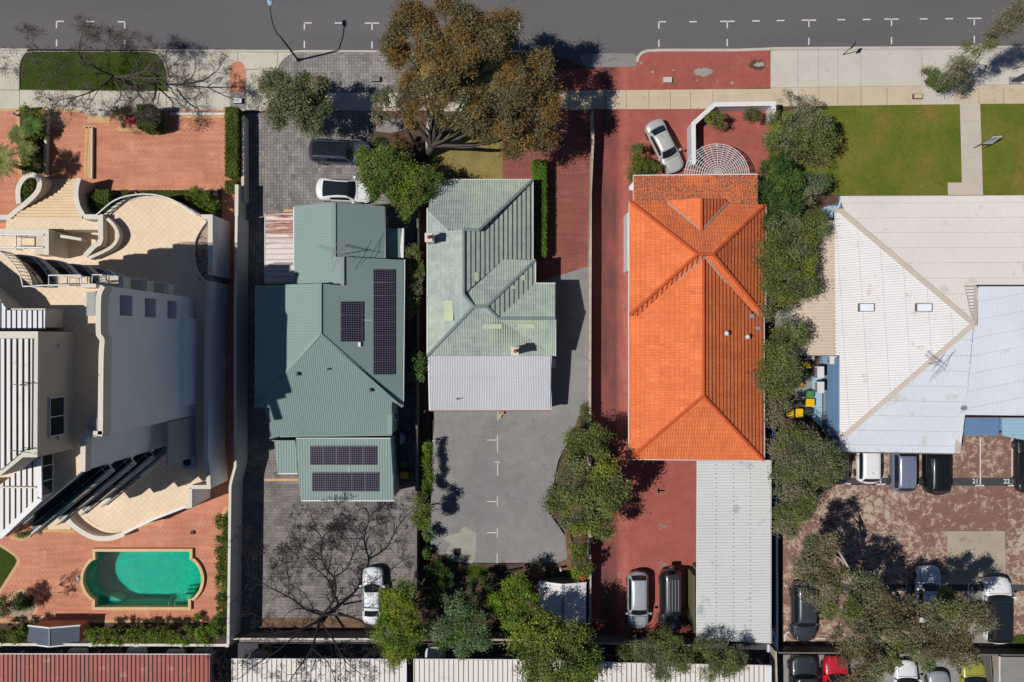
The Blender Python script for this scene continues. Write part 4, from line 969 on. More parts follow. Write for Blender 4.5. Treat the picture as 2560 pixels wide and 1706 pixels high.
roofpiece('gablet_east', [pf, plN.at(*N('q',975,305),.05), d1, pk], MAT['or_e'], ho, rib=tr)
MB().add([plN.at(*N('q',545,316),-.2), pf-Vector((0,0,.1)), plN.at(*N('q',975,305),-.2)], [(0,1,2),(2,1,0)]).build('gablet_wall', MAT['wallw'], ho)
caps('ridge_cap', [[P('q',232,322,ze),P('q',765,740,zt),P('q',233,1218,ze)],[P('q',765,740,zt),P('q',890,740,zt)],[P('q',1298,350,ze),P('q',890,740,zt),P('q',1292,1222,ze)],
  [P('q',812,760,zm2+.02),P('r',812,594,zm2+.02)],[P('r',812,594,zm2),P('r',232,1090,ze-.1)],[P('r',812,594,zm2),P('r',1285,1100,ze-.1)],[pf,pk]], MAT['or_c'], ho, .12)
caps('valley_flashing', [[P('q',818,762,zt-.22),P('q',1205,1220,ze-.05)],[P('q',812,762,zt-.22),P('q',310,1224,ze-.05)],[d0,pk],[pk,d1]], MAT['pale'], ho, .05)
gutter([[P('q',230,318,ze-.1),P('q',224,1224,ze-.15),P('r',226,1094,ze-.15),P('r',1289,1104,ze-.15),P('q',1286,1224,ze-.15),P('q',1299,1222,ze-.1),P('q',1302,352,ze-.1)],[P('q',230,320,ze-.1),P('q',283,318,ze-.1)],[P('q',264,320,2.9),P('q',263,122,2.45),P('q',1236,112,2.45)]], ho, MAT['whitem'], .09)
MB().prism([Vector((p_.x,p_.y)) for p_ in (P('q',275,345,3),P('q',1260,370,3),P('q',1250,1190,3),P('r',1250,1065,3),P('r',262,1060,3),P('q',270,1190,3))], 0, 3.05).build('wall', MAT['wallw'], ho)
MB().prism([Vector((p_.x,p_.y)) for p_ in (P('q',214,415,2.4),P('q',234,415,2.4),P('q',232,870,2.4),P('q',214,870,2.4))], 0, 2.4).build('window_bay', MAT['white'], ho)
MB().slab([P('q',262,170,2.6),P('q',264,240,2.6),P('q',228,236,2.6),P('q',226,212,2.6)], .1).build('corner_awning', MAT['white'], ho)
for u in (300,620,940,1210):
    p_ = P('q',u,140,2.3); MB().box((p_.x-.12,p_.y-.12,0),(p_.x+.12,p_.y+.12,2.35)).build('verandah_post', MAT['white'], ho)
for u, v in ((988,1360),(1152,1388)):
    q_ = N('q',u,v); vent(ho, plME.at(*q_), .11, .25, MAT['whitem'], flash=(plME, q_[0]-1, q_[1]+2, 4.5))
for u, v, w_ in ((1238,1320,6),(1190,1224,7)):
    q_ = N('q',u,v); MB().slab([plME.at(q_[0]+i*w_, q_[1]+j*w_*.7,.06) for i,j in ((-1,-1),(1,-1),(1,1),(-1,1))], .03).build('lead_patch', MAT['pale'], ho)

# metal garage behind it
gr = thing('long_garage', 'long grey ribbed metal carport roof behind the orange house', 'garage', tuple(P('s',1360,500,0)))
GR = [P('r',766,1108,3.0),P('r',1338,1108,2.8),P('s',1650,1263,2.8),P('s',1075,1232,3.0)]
roofpiece('roof', GR, MAT['garage'], gr, thick=.06, rib=('x',.22,.035,.09))
gutter([[P('r',1340,1106,2.75),P('s',1652,1265,2.75)],[P('r',764,1106,2.95),P('s',1072,1285,2.9)],[P('r',1290,1106,2.8),P('r',1338,1106,2.8)]], gr, MAT['whitem'], .1)
screws = MB()
plG = Plane(GR[:3])
for u in (910,1045,1178):
    for i in range(38):
        q_ = plG.at(*N('r',u,1135+i*36),.04); screws.box(q_-Vector((.03,.03,.01)), q_+Vector((.03,.03,.02)))
screws.build('roof_screws', MAT['metal'], gr)
MB().box(tuple(P('s',1090,1180,2.8)-Vector((0,0,2.8))), tuple(P('s',1130,700,2.8)-Vector((0,0,.05)))).build('side_wall', MAT['olive'], gr)
g_ = MB(); a_ = P('s',1034,715,1.9); b_ = P('s',1068,1130,1.9)
a0 = Vector((P('s',1068,715,2.9).x-.03, P('s',1068,735,2.9).y, 0)); b0 = Vector((a0.x, P('s',1068,1180,2.9).y, 0))
for i in range(24):
    t_ = i/24; p_ = a0+(b0-a0)*t_; q_ = a0+(b0-a0)*(t_+1/24*.82); g_.box((p_.x-.14,q_.y,.1),(p_.x-.08,p_.y,2.85))
g_.build('slatted_screen', MAT['olive'], gr)
for v in (1150,1450): 
    p_ = P('r',1325,v,2.7); MB().box((p_.x-.06,p_.y-.06,0),(p_.x+.06,p_.y+.06,2.72)).build('post', MAT['whitem'], gr)
for u, v in ((1080,1290),(1632,1330)):
    a_, b_ = P('s',u,v-60,2.6), P('s',u,v,2.6); MB().bar(a_, b_, .16, .16).build('downpipe', MAT['whitem'], gr)

# ---------------------------------------------------------------- white metal roofed house
hw = thing('white_roofed_house', 'large white metal roofed house with blue board walls and two skylights', 'house', tuple(P('n',1500,900,0)))
pe, zp = 3.3, 6.7
pkw = P('n',1612,1287,zp)
hipN = [P('n',540,392,pe+.1), pkw]
plNw = Plane([P('n',565,285,pe),P('n',2400,278,pe),pkw])
zr_ = plNw.at(*N('n',1900,985)).z
NE_ = P('n',2900,985,zr_)
roofpiece('roof_north', [P('n',565,285,pe),P('n',2900,276,pe),plNw.at(*N('n',2900,985)),plNw.at(*N('n',1640,985)),plNw.at(*N('n',1540,990)),plNw.at(*N('n',1612,1287)),plNw.at(*N('n',597,400))], MAT['wr_n'], hw, rib=[('down',.2,.03,.07),('across',1.25,.034,.03,MAT['lapline'])])
Ww = [P('n',522,400,pe+.35),P('n',560,392,pe+.4),pkw,P('o',562,930,pe),P('o',562,276,pe+.35),P('n',525,1530,pe+.35)]
plWw = Plane([P('n',522,400,pe+.3),pkw,P('o',562,930,pe)])
Ww = [P('n',522,400,pe+.25), plWw.at(*N('n',560,392)), pkw, P('o',562,930,pe), plWw.at(*N('o',562,276)), plWw.at(*N('n',525,1530))]
roofpiece('roof_west', Ww, MAT['wr_w'], hw, rib=[('down',.19,.035,.08),('across',1.5,.038,.03,MAT['lapline'])])
SS = [P('o',555,1032,2.95),P('o',1505,1048,2.9),P('o',1545,735,3.3+.35),P('o',1545,745,3.65),P('o',2900,762,3.6),P('n',2900,990,zr_),P('n',1640,990,zr_),pkw,P('o',562,930,pe)]
plSw = Plane([P('o',1505,1048,2.9),P('o',555,1032,2.9),pkw])
roofpiece('roof_south', [plSw.at(*N('o',555,1032)),plSw.at(*N('o',1505,1048)),plSw.at(*N('o',1545,745)),pkw-Vector((0,0,.01)),P('o',562,930,pe)], MAT['wr_s'], hw, rib=[('down',.2,.03,.07),('across',1.25,.034,.03,MAT['lapline'])])
roofpiece('roof_south_east', [plSw.at(*N('o',1545,745)),P('o',2900,762,3.4),P('n',2900,992,zr_+.12),P('n',1655,992,zr_+.12),pkw], MAT['wr_s'], hw, rib=[('down',.2,.03,.07),('across',1.35,.034,.03,MAT['lapline'])])
roofpiece('roof_valley', [P('n',1545,988,zr_),P('n',1640,992,zr_+.1),P('n',1620,1280,zp-.05)], MAT['wr_n'], hw, rib=('x',.25,.03,.06,MAT['joint']))
MB().bar(P('n',1635,986,zr_+.1), P('n',2900,986,zr_+.1), .1, .1).build('ridge_shadow_gap', MAT['darkmetal'], hw)
MB().bar(P('n',560,392,pe+.45), pkw+Vector((0,0,.04)), .36, .05).build('hip_cap', MAT['beigecap'], hw)
MB().bar(P('o',570,935,pe+.05), pkw+Vector((0,0,.04)), .36, .05).build('hip_cap', MAT['beigecap'], hw)
MB().bar(P('n',1632,1000,zr_+.2), P('n',1622,1300,zp+.02), .3, .05).build('ridge_cap', MAT['beigecap'], hw)
MB().slab([P('n',515,382,pe+.45),P('n',598,385,pe+.45),P('n',598,408,pe+.45),P('n',518,415,pe+.45)], .1).build('corner_cap', MAT['beigecap'], hw)
MB().slab([P('o',1470,940,3.35),P('o',1500,735,3.7),P('o',1545,738,3.7),P('o',1508,1048,3.05),P('o',1465,1048,3.05)], .04).build('edge_cap', MAT['beigecap'], hw)
roofpiece('verandah_roof', [P('n',525,470,pe+.05),P('n',525,1532,pe+.05),P('n',185,1532,2.6),P('n',185,1185,2.6),P('n',300,1000,2.75),P('n',390,640,2.9),P('n',430,485,2.95)], MAT['beige'], hw, thick=.05, rib=('x',.24,.03,.08))
rl = MB()
for i in range(34): rl.cyl(P('n',521,470+i*31.5,pe+.12), .07, .05, 8)
rl.build('rib_ends', MAT['beigecap'], hw)
gutter([[P('n',560,283,pe-.05),P('n',2900,274,pe-.05)],[P('o',552,1040,2.9),P('o',1506,1053,2.88)],[P('o',1548,765,3.4),P('o',2900,772,3.35)],[P('n',186,1534,2.6),P('n',525,1534,3.2)]], hw, MAT['joint'], .07)
gutter([[P('n',563,290,pe-.1),P('n',570,380,pe-.1)]], hw, MAT['blued'], .2)
MB().prism([Vector((p_.x,p_.y)) for p_ in (P('n',610,310,3.1),P('n',2900,300,3.1),P('o',2900,740,3.2),P('o',1560,740,3.2),P('o',1490,1025,2.8),P('o',572,1010,2.9),P('n',572,480,3.1))], 0, 2.85).build('wall', MAT['bluew'], hw)
bw = MB()
xw = P('o',562,600,3.2).x
for i in range(17): bw.box((xw-.05, P('o',562,925,3.2).y, .1+i*.18), (xw+.02, P('o',562,300,3.2).y, .1+i*.18+.15))
bw.build('boards', MAT['bluew'], hw)
MB().slab([P('n',440,372,2.9),P('n',480,358,2.9),P('n',575,362,3.0),P('n',575,385,3.0),P('n',512,385,3.0),P('n',510,450,3.0),P('n',418,478,2.8),P('n',430,430,2.8),P('n',436,415,2.8)], .5).build('blue_awning', MAT['bluel'], hw)
roofpiece('porch_roof', [P('o',1548,770,2.5),P('o',1818,770,2.5),P('o',1806,908,2.4),P('o',1535,905,2.4)], MAT['blued'], hw, rib=('y',.5,.015,.04))
roofpiece('rear_awning', [P('o',1835,770,2.9),P('o',2700,772,2.9),P('o',2700,1030,2.2),P('o',1990,940,2.2),P('o',1838,908,2.3)], MAT['bluel'], hw, rib=('x',.3,.03,.1))
MB().slab([P('o',1818,770,2.7),P('o',1836,770,2.7),P('o',1834,868,2.6),P('o',1812,868,2.6)], .6).build('awning_side', MAT['blued'], hw)
roofpiece('side_lean_to', [P('o',345,440,.5),P('o',425,445,.6),P('o',425,850,.6),P('o',345,770,.5)], MAT['bluel'], hw, rib=('x',.3,.02,.06))
MB().slab([P('o',420,285,1.5),P('o',560,290,1.5),P('o',556,350,1.5),P('o',435,345,1.5)], .2).build('porch_slab', MAT['bluew'], hw)
for (u0,v0,u1,v1,z_) in ((388,366,440,456,1.8),(388,486,441,573,1.8),(484,284,541,348,2.2),(305,276,366,312,1.2)):
    a_, b_ = P('o',u0,v0,z_), P('o',u1,v1,z_); ac = MB().box((a_.x,b_.y,z_-.6),(b_.x,a_.y,z_)).build('air_conditioner', MAT['whitem'], hw)
    g_ = MB()
    for k in range(5): g_.box((a_.x-.02,b_.y+.06+k*(a_.y-b_.y-.12)/5,z_-.5),(a_.x-.001,b_.y+.06+(k+.5)*(a_.y-b_.y-.12)/5,z_-.08))
    g_.build('grille', MAT['darkmetal'], ac)
for (u0,v0,u1,v1) in ((712,1126,836,1190),(1160,1126,1290,1190)):
    q = [plWw.at(*N('n',a,b),.16) for a,b in ((u0,v0),(u1,v0),(u1,v1),(u0,v1))]
    o = MB().slab(q, .2).build('skylight', MAT['joint'], hw); c_ = sum(q, Vector((0,0,0)))/4
    MB().slab([p_+(c_-p_)*.14+Vector((0,0,.05)) for p_ in q], .03).build('pane', MAT['wr_s'], o)
antenna(hw, plWw.at(*N('o',1255,345)), 1.6, 143, 1.9)
antenna(hw, P('o',1500,690,3.9), .5, 10, .5)
for v in (600,900,1200,1500):
    p_ = P('n',230 if v>1100 else 400,v,2.7); MB().box((p_.x-.05,p_.y-.05,0),(p_.x+.05,p_.y+.05,2.6)).build('verandah_post', MAT['white'], hw)
dp = MB().tube([P('n',552,378,3.2),P('n',575,300,3.2)],.05,6).build('downpipe', MAT['white'], hw)

# ---------------------------------------------------------------- bottom row of carports and small sheds
def carport(label, t, pts, z, mat, pitch, h=.05, w=.08, cap=None, ribmat=None, posts=5, rim=None):
    w3 = PP(t, pts, z); c = sum(w3, Vector((0,0,0)))/len(w3)
    th = thing('carport', label, 'carport', (c.x,c.y,0), group='carports along the bottom edge')
    roofpiece('roof', w3, mat, th, thick=.06, rib=('y',pitch,h,w,ribmat))
    gutter([[w3[0],w3[1]]], th, rim or MAT['whitem'], .1)
    if cap: MB().bar(w3[1]-Vector((.18,0,-.04)), w3[2]-Vector((.18,0,-.04)), .4, .03).build('edge_cap', MAT['white'], th)
    for i in range(posts):
        x = w3[0].x+.4+(w3[1].x-w3[0].x-.8)*i/(posts-1); y = w3[0].y-.6
        MB().box((x-.06,y-.06,0),(x+.06,y+.06,z-.1)).build('post', MAT['whitem'], th)
    return th
carport('red ribbed carport roof at the bottom left corner', 'd', [(-300,1348),(1647,1352),(1640,2000),(-300,2000)], 2.7, MAT['redroof'], .33, .06, .06, ribmat=MAT['soil'], posts=7)
carport('cream carport roof shaded by the bare tree at the bottom', 'h', [(90,1388),(1462,1390),(1462,2000),(90,2000)], 2.7, MAT['wr_n'], .38, .045, .05, cap=True, ribmat=MAT['joint'])
carport('cream carport roof half hidden by the large olive green tree', 'l', [(105,1390),(1400,1396),(1400,2000),(105,2000)], 2.7, MAT['wr_n'], .38, .045, .05, ribmat=MAT['joint'])
carport('cream carport roof below the wispy trees and grey panel fence', 's', [(252,1415),(1655,1440),(1655,2000),(252,2000)], 2.7, MAT['wr_n'], .38, .045, .05, cap=True, ribmat=MAT['joint'])

ps = thing('pump_shed', 'small slate blue gabled shed by the swimming pool', 'shed', tuple(P('d',420,1200,0)))
roofpiece('roof_west', [P('d',220,1128,2.1),P('d',385,1148,2.5),P('d',385,1288,2.5),P('d',218,1268,2.1)], MAT['slate'], ps, rib=('x',.16,.02,.08))
roofpiece('roof_east', [P('d',387,1148,2.5),P('d',626,1128,2.0),P('d',622,1268,2.0),P('d',387,1288,2.5)], MAT['slate'], ps, rib=('x',.16,.02,.08))
MB().bar(P('d',386,1146,2.53),P('d',386,1290,2.53),.14,.04).build('ridge_cap', MAT['slate'], ps)
gutter([[P('d',218,1124,2.12),P('d',385,1143,2.55),P('d',628,1123,2.05)],[P('d',216,1268,2.12),P('d',385,1290,2.55),P('d',624,1268,2.05)]], ps, MAT['white'], .1, .16)
MB().prism([Vector((p_.x,p_.y)) for p_ in (P('d',232,1140,2.1),P('d',612,1140,2.1),P('d',610,1260,2.1),P('d',232,1260,2.1))], 0, 2.0).build('wall', MAT['terra'], ps)
gs = thing('garden_shed', 'white roofed shed with dark green front under the olive green tree', 'shed', tuple(P('l',1275,900,0)))
roofpiece('roof_west', [P('l',1088,782,2.4),P('l',1275,805,2.8),P('l',1275,1130,2.8),P('l',1088,1130,2.4)], MAT['wr_w'], gs, rib=('x',.13,.02,.07))
roofpiece('roof_east', [P('l',1280,805,2.8),P('l',1460,790,2.4),P('l',1458,1130,2.4),P('l',1280,1130,2.8)], MAT['wr_w'], gs, rib=('x',.13,.02,.07))
MB().bar(P('l',1277,805,2.83),P('l',1277,1130,2.83),.2,.04).build('ridge_cap', MAT['sagecap'], gs)
gutter([[P('l',1086,782,2.42),P('l',1277,805,2.84),P('l',1462,789,2.42)]], gs, MAT['white'], .12, .12)
MB().prism([Vector((p_.x,p_.y)) for p_ in (P('l',1100,800,2.4),P('l',1450,800,2.4),P('l',1450,1120,2.4),P('l',1100,1120,2.4))], 0, 2.3).build('wall', MAT['dgreen'], gs)
sh_ = thing('small_shed', 'low beige flat roofed outbuilding in the bottom right corner', 'shed', tuple(P('p',2000,1450,0)))
roofpiece('roof', [P('p',1825,1370,2.3),P('p',2600,1376,2.3),P('p',2600,1530,2.2),P('p',1828,1530,2.2)], MAT['conc'], sh_)
MB().prism([Vector((p_.x,p_.y)) for p_ in (P('p',1840,1385,2.2),P('p',2580,1390,2.2),P('p',2580,1515,2.2),P('p',1840,1515,2.2))], 0, 2.1).build('wall', MAT['creamf'], sh_)
MB().bar(P('p',1815,1365,2.35),P('p',1815,1568,2.35),.1,.1).build('gutter', MAT['whitem'], sh_)
# ---------------------------------------------------------------- apartment building on the left
ap = thing('apartment_building', 'tall cream apartment building with curved balconies and white ribbed roofs', 'apartment building', tuple(P('c',300,400,0)))
zt_ = 17.9
def X(t, u, v, z=17.9):
    p_ = P(t, u, v, z); return Vector((p_.x, p_.y))
fx = X('b',815,985).x; ynN = X('b',815,985).y
ARC = [X('b',-500,705)] + [X('b',*p_[:2]) for p_ in spline([(0,712),(60,722),(110,750),(160,800),(200,850),(235,910),(250,960),(258,1000)],2)]
def inset_arc(k): 
    c_ = X('b',-100,1050); return [c_+(p_-c_)*k for p_ in ARC]
rest = [X('b',455,1002), X('b',455,915), X('b',700,915), Vector((X('b',700,915).x, ynN))]
nb = 1.3
east = [Vector((fx-nb, ynN)), Vector((fx-nb, 1.6)), Vector((fx, 1.6)), Vector((fx, X('c',800,910).y)), Vector((X('c',675,910).x, X('c',800,910).y)), X('c',640,1190), X('d',0,440), X('d',-500,420)]
core = inset_arc(.80) + [Vector((inset_arc(.8)[-1].x, ynN-.3))] + [Vector((rest[0].x, ynN-.3))] + [rest[3]-Vector((0,0))] + east
core = [Vector((p_[0],p_[1])) for p_ in core]
tw = MB(); tw.prism(core, 0, 17.6)
zs = [(0,6.6),(8.3,10.3),(12.1,14.0),(15.8,17.6)]
for a_, b_ in zs: tw.box((fx-nb+.002, 1.602, a_), (fx-.003, 2.9, b_))
tw.box((fx-nb+.002, 2.9, 0), (fx-.002, ynN-.002, 17.6))
tw.build('tower_wall', MAT['tower'], ap)
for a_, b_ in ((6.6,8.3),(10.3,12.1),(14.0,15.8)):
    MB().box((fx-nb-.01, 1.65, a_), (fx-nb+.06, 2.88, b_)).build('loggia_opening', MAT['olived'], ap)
# terrace deck on top
deck = ARC + rest + [Vector((fx, ynN)), east[3], east[4], east[5], east[6], east[7]]
MB().prism(deck, 17.6, 17.9, 0, 1).build('roof_terrace', [MAT['render'], MAT['terr']], ap)
for i, zf in enumerate((14.6, 11.4, 8.2, 5.0)):
    MB().prism(ARC+rest[:1]+[Vector((rest[0].x-.02, ynN-.2)), Vector((ARC[0].x, ynN-.2))], zf-.3, zf, 0, 1).build('balcony_slab', [MAT['rendw'], MAT['terr']], ap)
    ga = inset_arc(.86)
    g_ = MB(); g_.prism(ga+[Vector((ga[-1].x, ynN-.5)), Vector((ga[0].x, ynN-.5))], zf+.02, zf+2.3); g_.build('curved_window', MAT['glass'], ap)
    ra = inset_arc(.985)
    MB().wallpath(ra, zf+.0, zf+.45, .12).build('balcony_upstand', MAT['render'], ap)
    rr = MB().tube([Vector((p_.x,p_.y,zf+1.05)) for p_ in ra], .035, 6)
    for p_ in ra[::2]: rr.tube([Vector((p_.x,p_.y,zf+.4)), Vector((p_.x,p_.y,zf+1.05))], .02, 4)
    rr.build('balcony_railing', MAT['whitem'], ap)
def railing(parent, pts, z, h=1.0, closed=False, post=1.2, glass=False, mat=None, r=.03):
    mb = MB(); p3 = [Vector((p_[0],p_[1],z)) for p_ in pts]
    mb.tube([p_+Vector((0,0,h)) for p_ in p3], r*1.4, 6)
    mb.tube([p_+Vector((0,0,.15)) for p_ in p3], r*.8, 4)
    for a, b in zip(p3[:-1], p3[1:]):
        n = max(1, int((b-a).length/post))
        for i in range(n+1): q = a+(b-a)*i/n; mb.tube([q, q+Vector((0,0,h))], r*.8, 4)
    return mb.build('railing', mat or MAT['whitem'], parent)
railing(ap, inset_arc(.985)+[X('b',350,998)], 17.9)
railing(ap, [X('b',350,995),X('b',452,990),X('b',452,915),X('b',700,915),X('b',700,980)], 17.9)
railing(ap, [X('b',610,930),X('b',610,990),X('b',455,990)], 17.9)
MB().box((X('b',700,985).x, X('b',700,1010).y, 17.9), (fx, X('b',820,980).y, 18.9)).build('parapet', MAT['parap'], ap)
pw = [P('b',805,990,18.9),P('b',785,1030,18.9),P('b',772,1090,18.9),P('b',770,1340,18.9),P('b',782,1385,18.9),P('b',800,1420,18.9),P('c',792,300,18.9),P('c',786,900,18.9)]
pw = [Vector(p_) for p_ in spline([tuple(q) for q in pw],3)]
MB().wallpath(pw, 17.9, 18.9, .3).build('parapet', MAT['parap'], ap)
MB().wallpath([P('c',800,895,18.9),P('c',672,895,18.9)], 17.9, 18.9, .35).build('parapet', MAT['parap'], ap)
MB().wallpath([P('c',652,895,18.6),P('c',648,1190,18.6)], 17.9, 18.6, .3).build('parapet', MAT['parap'], ap)
pg = MB()
a_, b_ = P('b',680,1035,18.4), P('b',755,1225,18.4)
for i in range(11): pg.box((a_.x, a_.y+(b_.y-a_.y)*i/11, 18.2), (b_.x, a_.y+(b_.y-a_.y)*(i+.8)/11, 18.45))
pg.build('slatted_canopy', MAT['pale'], ap)
# north side balconies at the corner
for zf in (14.2, 10.6, 7.0):
    MB().box((fx-2.0, ynN+.003, zf-.15), (fx-.1, ynN+.9, zf)).build('corner_balcony', MAT['render'], ap)
    railing(ap, [(fx-2.0, ynN+.1),(fx-2.0,ynN+.85),(fx-.3,ynN+.85)], zf, 1.0, post=.8)
    MB().box((fx-.36, ynN+.004, zf+.002), (fx-.06, ynN+.75, zf+1.0)).build('corner_pier', MAT['parap'], ap)
# diagonal glazed facade on the south side
A_, B_ = X('c',640,1190), X('d',0,440); A2 = X('d',0,440)
dd = (A2-A_).normalized(); ou = Vector((-dd.y, dd.x)); 
if ou.x < 0: ou = -ou
def band(z0, z1, o0, o1, mat, name, s0=0.0, s1=None):
    s1 = (B_-A_).length if s1 is None else s1
    q = [A_+dd*s0+ou*o0, A_+dd*s1+ou*o0, A_+dd*s1+ou*o1, A_+dd*s0+ou*o1]
    return MB().prism(q, z0, z1).build(name, mat, ap)
for i, zf in enumerate((14.6, 11.4, 8.2, 5.0)):
    band(zf-.28, zf, .02, .62, MAT['rendw'], 'balcony_slab')
    band(zf+.3, zf+2.2, .005, .05, MAT['glass'], 'window_band')
    band(zf+.001, zf+.9, .54, .59, MAT['bluegl'] if i < 2 else MAT['glass'], 'glass_balustrade', 1.2 if i == 0 else 3)
    band(zf+.001, zf+.42, .40, .535, MAT['rendw'], 'balcony_upstand')
    rr = MB()
    for k in range(4):
        q = A_+dd*(k*1.6)+ou*.6; rr.tube([Vector((q.x,q.y,zf)), Vector((q.x,q.y,zf+1.0))], .03, 4)
        q2 = A_+dd*(k*1.6)+ou*.1; rr.bar(Vector((q.x,q.y,zf+.95)), Vector((q2.x,q2.y,zf+1.0)), .03, .03)
    rr.bar(Vector((*(A_+ou*.6),zf+1.0)), Vector((*(A_+dd*6.2+ou*.6),zf+1.0)), .06, .05)
    rr.build('balustrade_rail', MAT['pale'], ap)
    if i < 3:
        band(zf+.003, zf+.02, .06, .53, MAT['darkp'], 'balcony_floor'); band(zf+.021, zf+.03, .2, .42, [MAT['bluegl'], MAT['brick'], MAT['terr']][i], 'balcony_mat', 1.5+i, 5.2)
band(15.2, 17.3, .005, .05, MAT['glass'], 'window_band')
# roof volumes
PHz = 21.8
ph = [P('b',-500,1345,PHz),P('b',298,1345,PHz),P('c',292,1078,PHz),P('c',180,1078,PHz),P('c',0,1225,PHz),P('c',-500,1180,PHz)]
MB().prism([Vector((p_.x,p_.y)) for p_ in ph], 17.9, 21.55).build('penthouse_wall', MAT['render'], ap)
MB().prism([Vector((p_.x,p_.y)) for p_ in ph], 21.551, 21.8).build('penthouse_eave', MAT['parap'], ap)
RB = [P('b',-500,1402,21.9),P('b',252,1402,21.9),P('c',245,1020,21.9),P('c',170,1035,21.9),P('c',0,1180,21.9),P('c',-500,1150,21.9)]
roofpiece('penthouse_roof', RB, MAT['wr_w'], ap, thick=.1, rib=('y',.33,.09,.07,MAT['joint']))
# diagonal lower roof and its east wall
lr = [P('c',-500,1310,19.6),P('c',0,1295,19.6),P('c',265,1090,19.6),P('c',318,1085,19.6),P('c',322,1405,19.6),P('d',0,425,19.6),P('d',-500,410,19.6)]
MB().prism(shrink(lr,.12), 17.9, 19.45).build('lower_wall', MAT['render'], ap)
roofpiece('lower_roof', lr, MAT['wr_w'], ap, thick=.12, rib=('y',.33,.07,.06,MAT['joint']))
MB().bar(P('c',320,1400,19.7), P('d',0,430,19.7), .3, .1).build('roof_fascia', MAT['white'], ap)
MB().bar(P('c',308,1090,19.7), P('c',315,1400,19.7), .25, .1).build('roof_fascia', MAT['white'], ap)
MB().bar(P('c',0,1312,19.72), P('c',285,1315,19.72), .08, .06).build('roof_joint_cap', MAT['parap'], ap)
ur = [P('b',-500,700,20.2),P('b',0,1095,20.2),P('b',55,1180,20.2),P('b',355,1180,20.2),P('b',350,1328,20.2),P('b',-500,1335,20.2)]
MB().prism(shrink(ur,.12), 17.9, 20.0).build('upper_wall', MAT['render'], ap)
roofpiece('upper_roof', ur, MAT['wr_s'], ap, thick=.12, rib=('y',.3,.06,.06,MAT['joint']))
def wx(t, u0, u1, z_base_u, v): pass
pxw = P('b',298,1345,PHz).x+.02
windowp(ap, (pxw, P('c',440,755,19.8).y, 19.9), 2.2, 1.6, (1,0), MAT['rendw'], .16, 1)
pxl = P('c',318,1085,19.6).x
windowp(ap, (pxl+.02-.12, P('c',450,1200,18.8).y, 18.75), 2.6, 1.2, (1,0), MAT['white'], .12, 2)
for (u, v) in ((410,200),(400,932)):
    q = P('c',u,v,20.2); MB().box((pxw-.02,q.y-.1,19.6),(pxw+.12,q.y+.1,19.75)).build('wall_light', MAT['whitem'], ap)
for u, v in ((200,505),(205,1020)):
    q = P('c',u,v,22); o = MB().tube([q-Vector((0,0,.2)), q+Vector((0,0,.5))],.03,5).build('aerial_mast', MAT['darkmetal'], ap)
    MB().bar(q+Vector((-.6,.05,.45)), q+Vector((.55,-.1,.5)),.04,.04).build('aerial_arm', MAT['darkmetal'], o)
a_ = P('c',690,770,18.8); MB().box((a_.x, a_.y-.9, 17.9),(a_.x+.5,a_.y,18.7)).build('roof_unit', MAT['pale'], ap)
a_ = P('c',745,715,18.8); MB().box((a_.x, a_.y-1.4, 17.9),(a_.x+.28,a_.y,18.6)).build('roof_unit', MAT['parap'], ap)
# east facade windows near the ground and a thin darker panel painting the shade of a recess
for v0, v1, zc, hh in ((440,472,4.6,.5),(550,658,4.7,.5),(960,1020,4.9,.9)):
    ya, yb = X('c',0,v0,4.6).y, X('c',0,v1,4.6).y; windowp(ap, (fx+.01, (ya+yb)/2, zc), ya-yb, hh, (1,0), MAT['pale'], .06, 1)
a_ = P('c',1270,790,9); b_ = P('c',1395,1070,7)
MB().box((fx, X('c',0,1070,7).y-.5, 3.2), (fx+.10, X('c',0,790,7).y, 8.4)).build('recess_shade_panel', MAT['pale'], ap)
MB().box((fx-1.0, X('b',0,985,17.9).y-.02-0, 3.2), (fx+1.3, X('b',0,1235,4.5).y-.0, 3.21)).build('threshold', MAT['terr'], ap)
MB().box((fx+.003, X('b',0,1238,6).y-6.5, 3.2), (fx+.35, X('b',0,1238,6).y, 6.0)).build('lower_wall', MAT['tower'], ap)
a_, b_ = P('c',1425,1065,4.1), P('c',1508,1165,4.1)
ac = MB().box((a_.x,b_.y,3.2),(b_.x,a_.y,4.1)).build('air_conditioner', MAT['pale'], ap); MB().cyl(((a_.x+b_.x)/2,(a_.y+b_.y)/2,4.102),.3,.03,20).build('fan_grille', MAT['darkmetal'], ac)

# podium with its terraces
zp_ = 3.2
pod = [P('b',*p_,zp_) for p_ in spline([(800,443),(870,390),(940,338),(1040,303),(1180,288),(1300,303),(1400,338),(1480,385),(1572,443)],2)] + \
      [P('b',1662,445,zp_),P('b',1640,900,zp_),P('c',1608,100,zp_),P('c',1605,1090,zp_),P('c',1640,1200,zp_),P('c',1640,1318,zp_),P('c',1505,1322,zp_),P('d',1500,185,zp_),P('d',1300,255,zp_),P('d',970,398,zp_)] + \
      [P('d',*p_,zp_) for p_ in spline([(960,392),(850,375),(760,335),(690,285),(632,232)],2)] + [P('d',450,250,zp_),P('c',300,900,zp_),P('b',300,1250,zp_),P('b',640,800,zp_),P('b',850,700,zp_),P('b',850,460,zp_)]
MB().prism([Vector((p_.x,p_.y)) for p_ in pod], 0, zp_, 0, 1).build('podium', [MAT['tower'], MAT['terr']], ap)
Z4 = 4.15
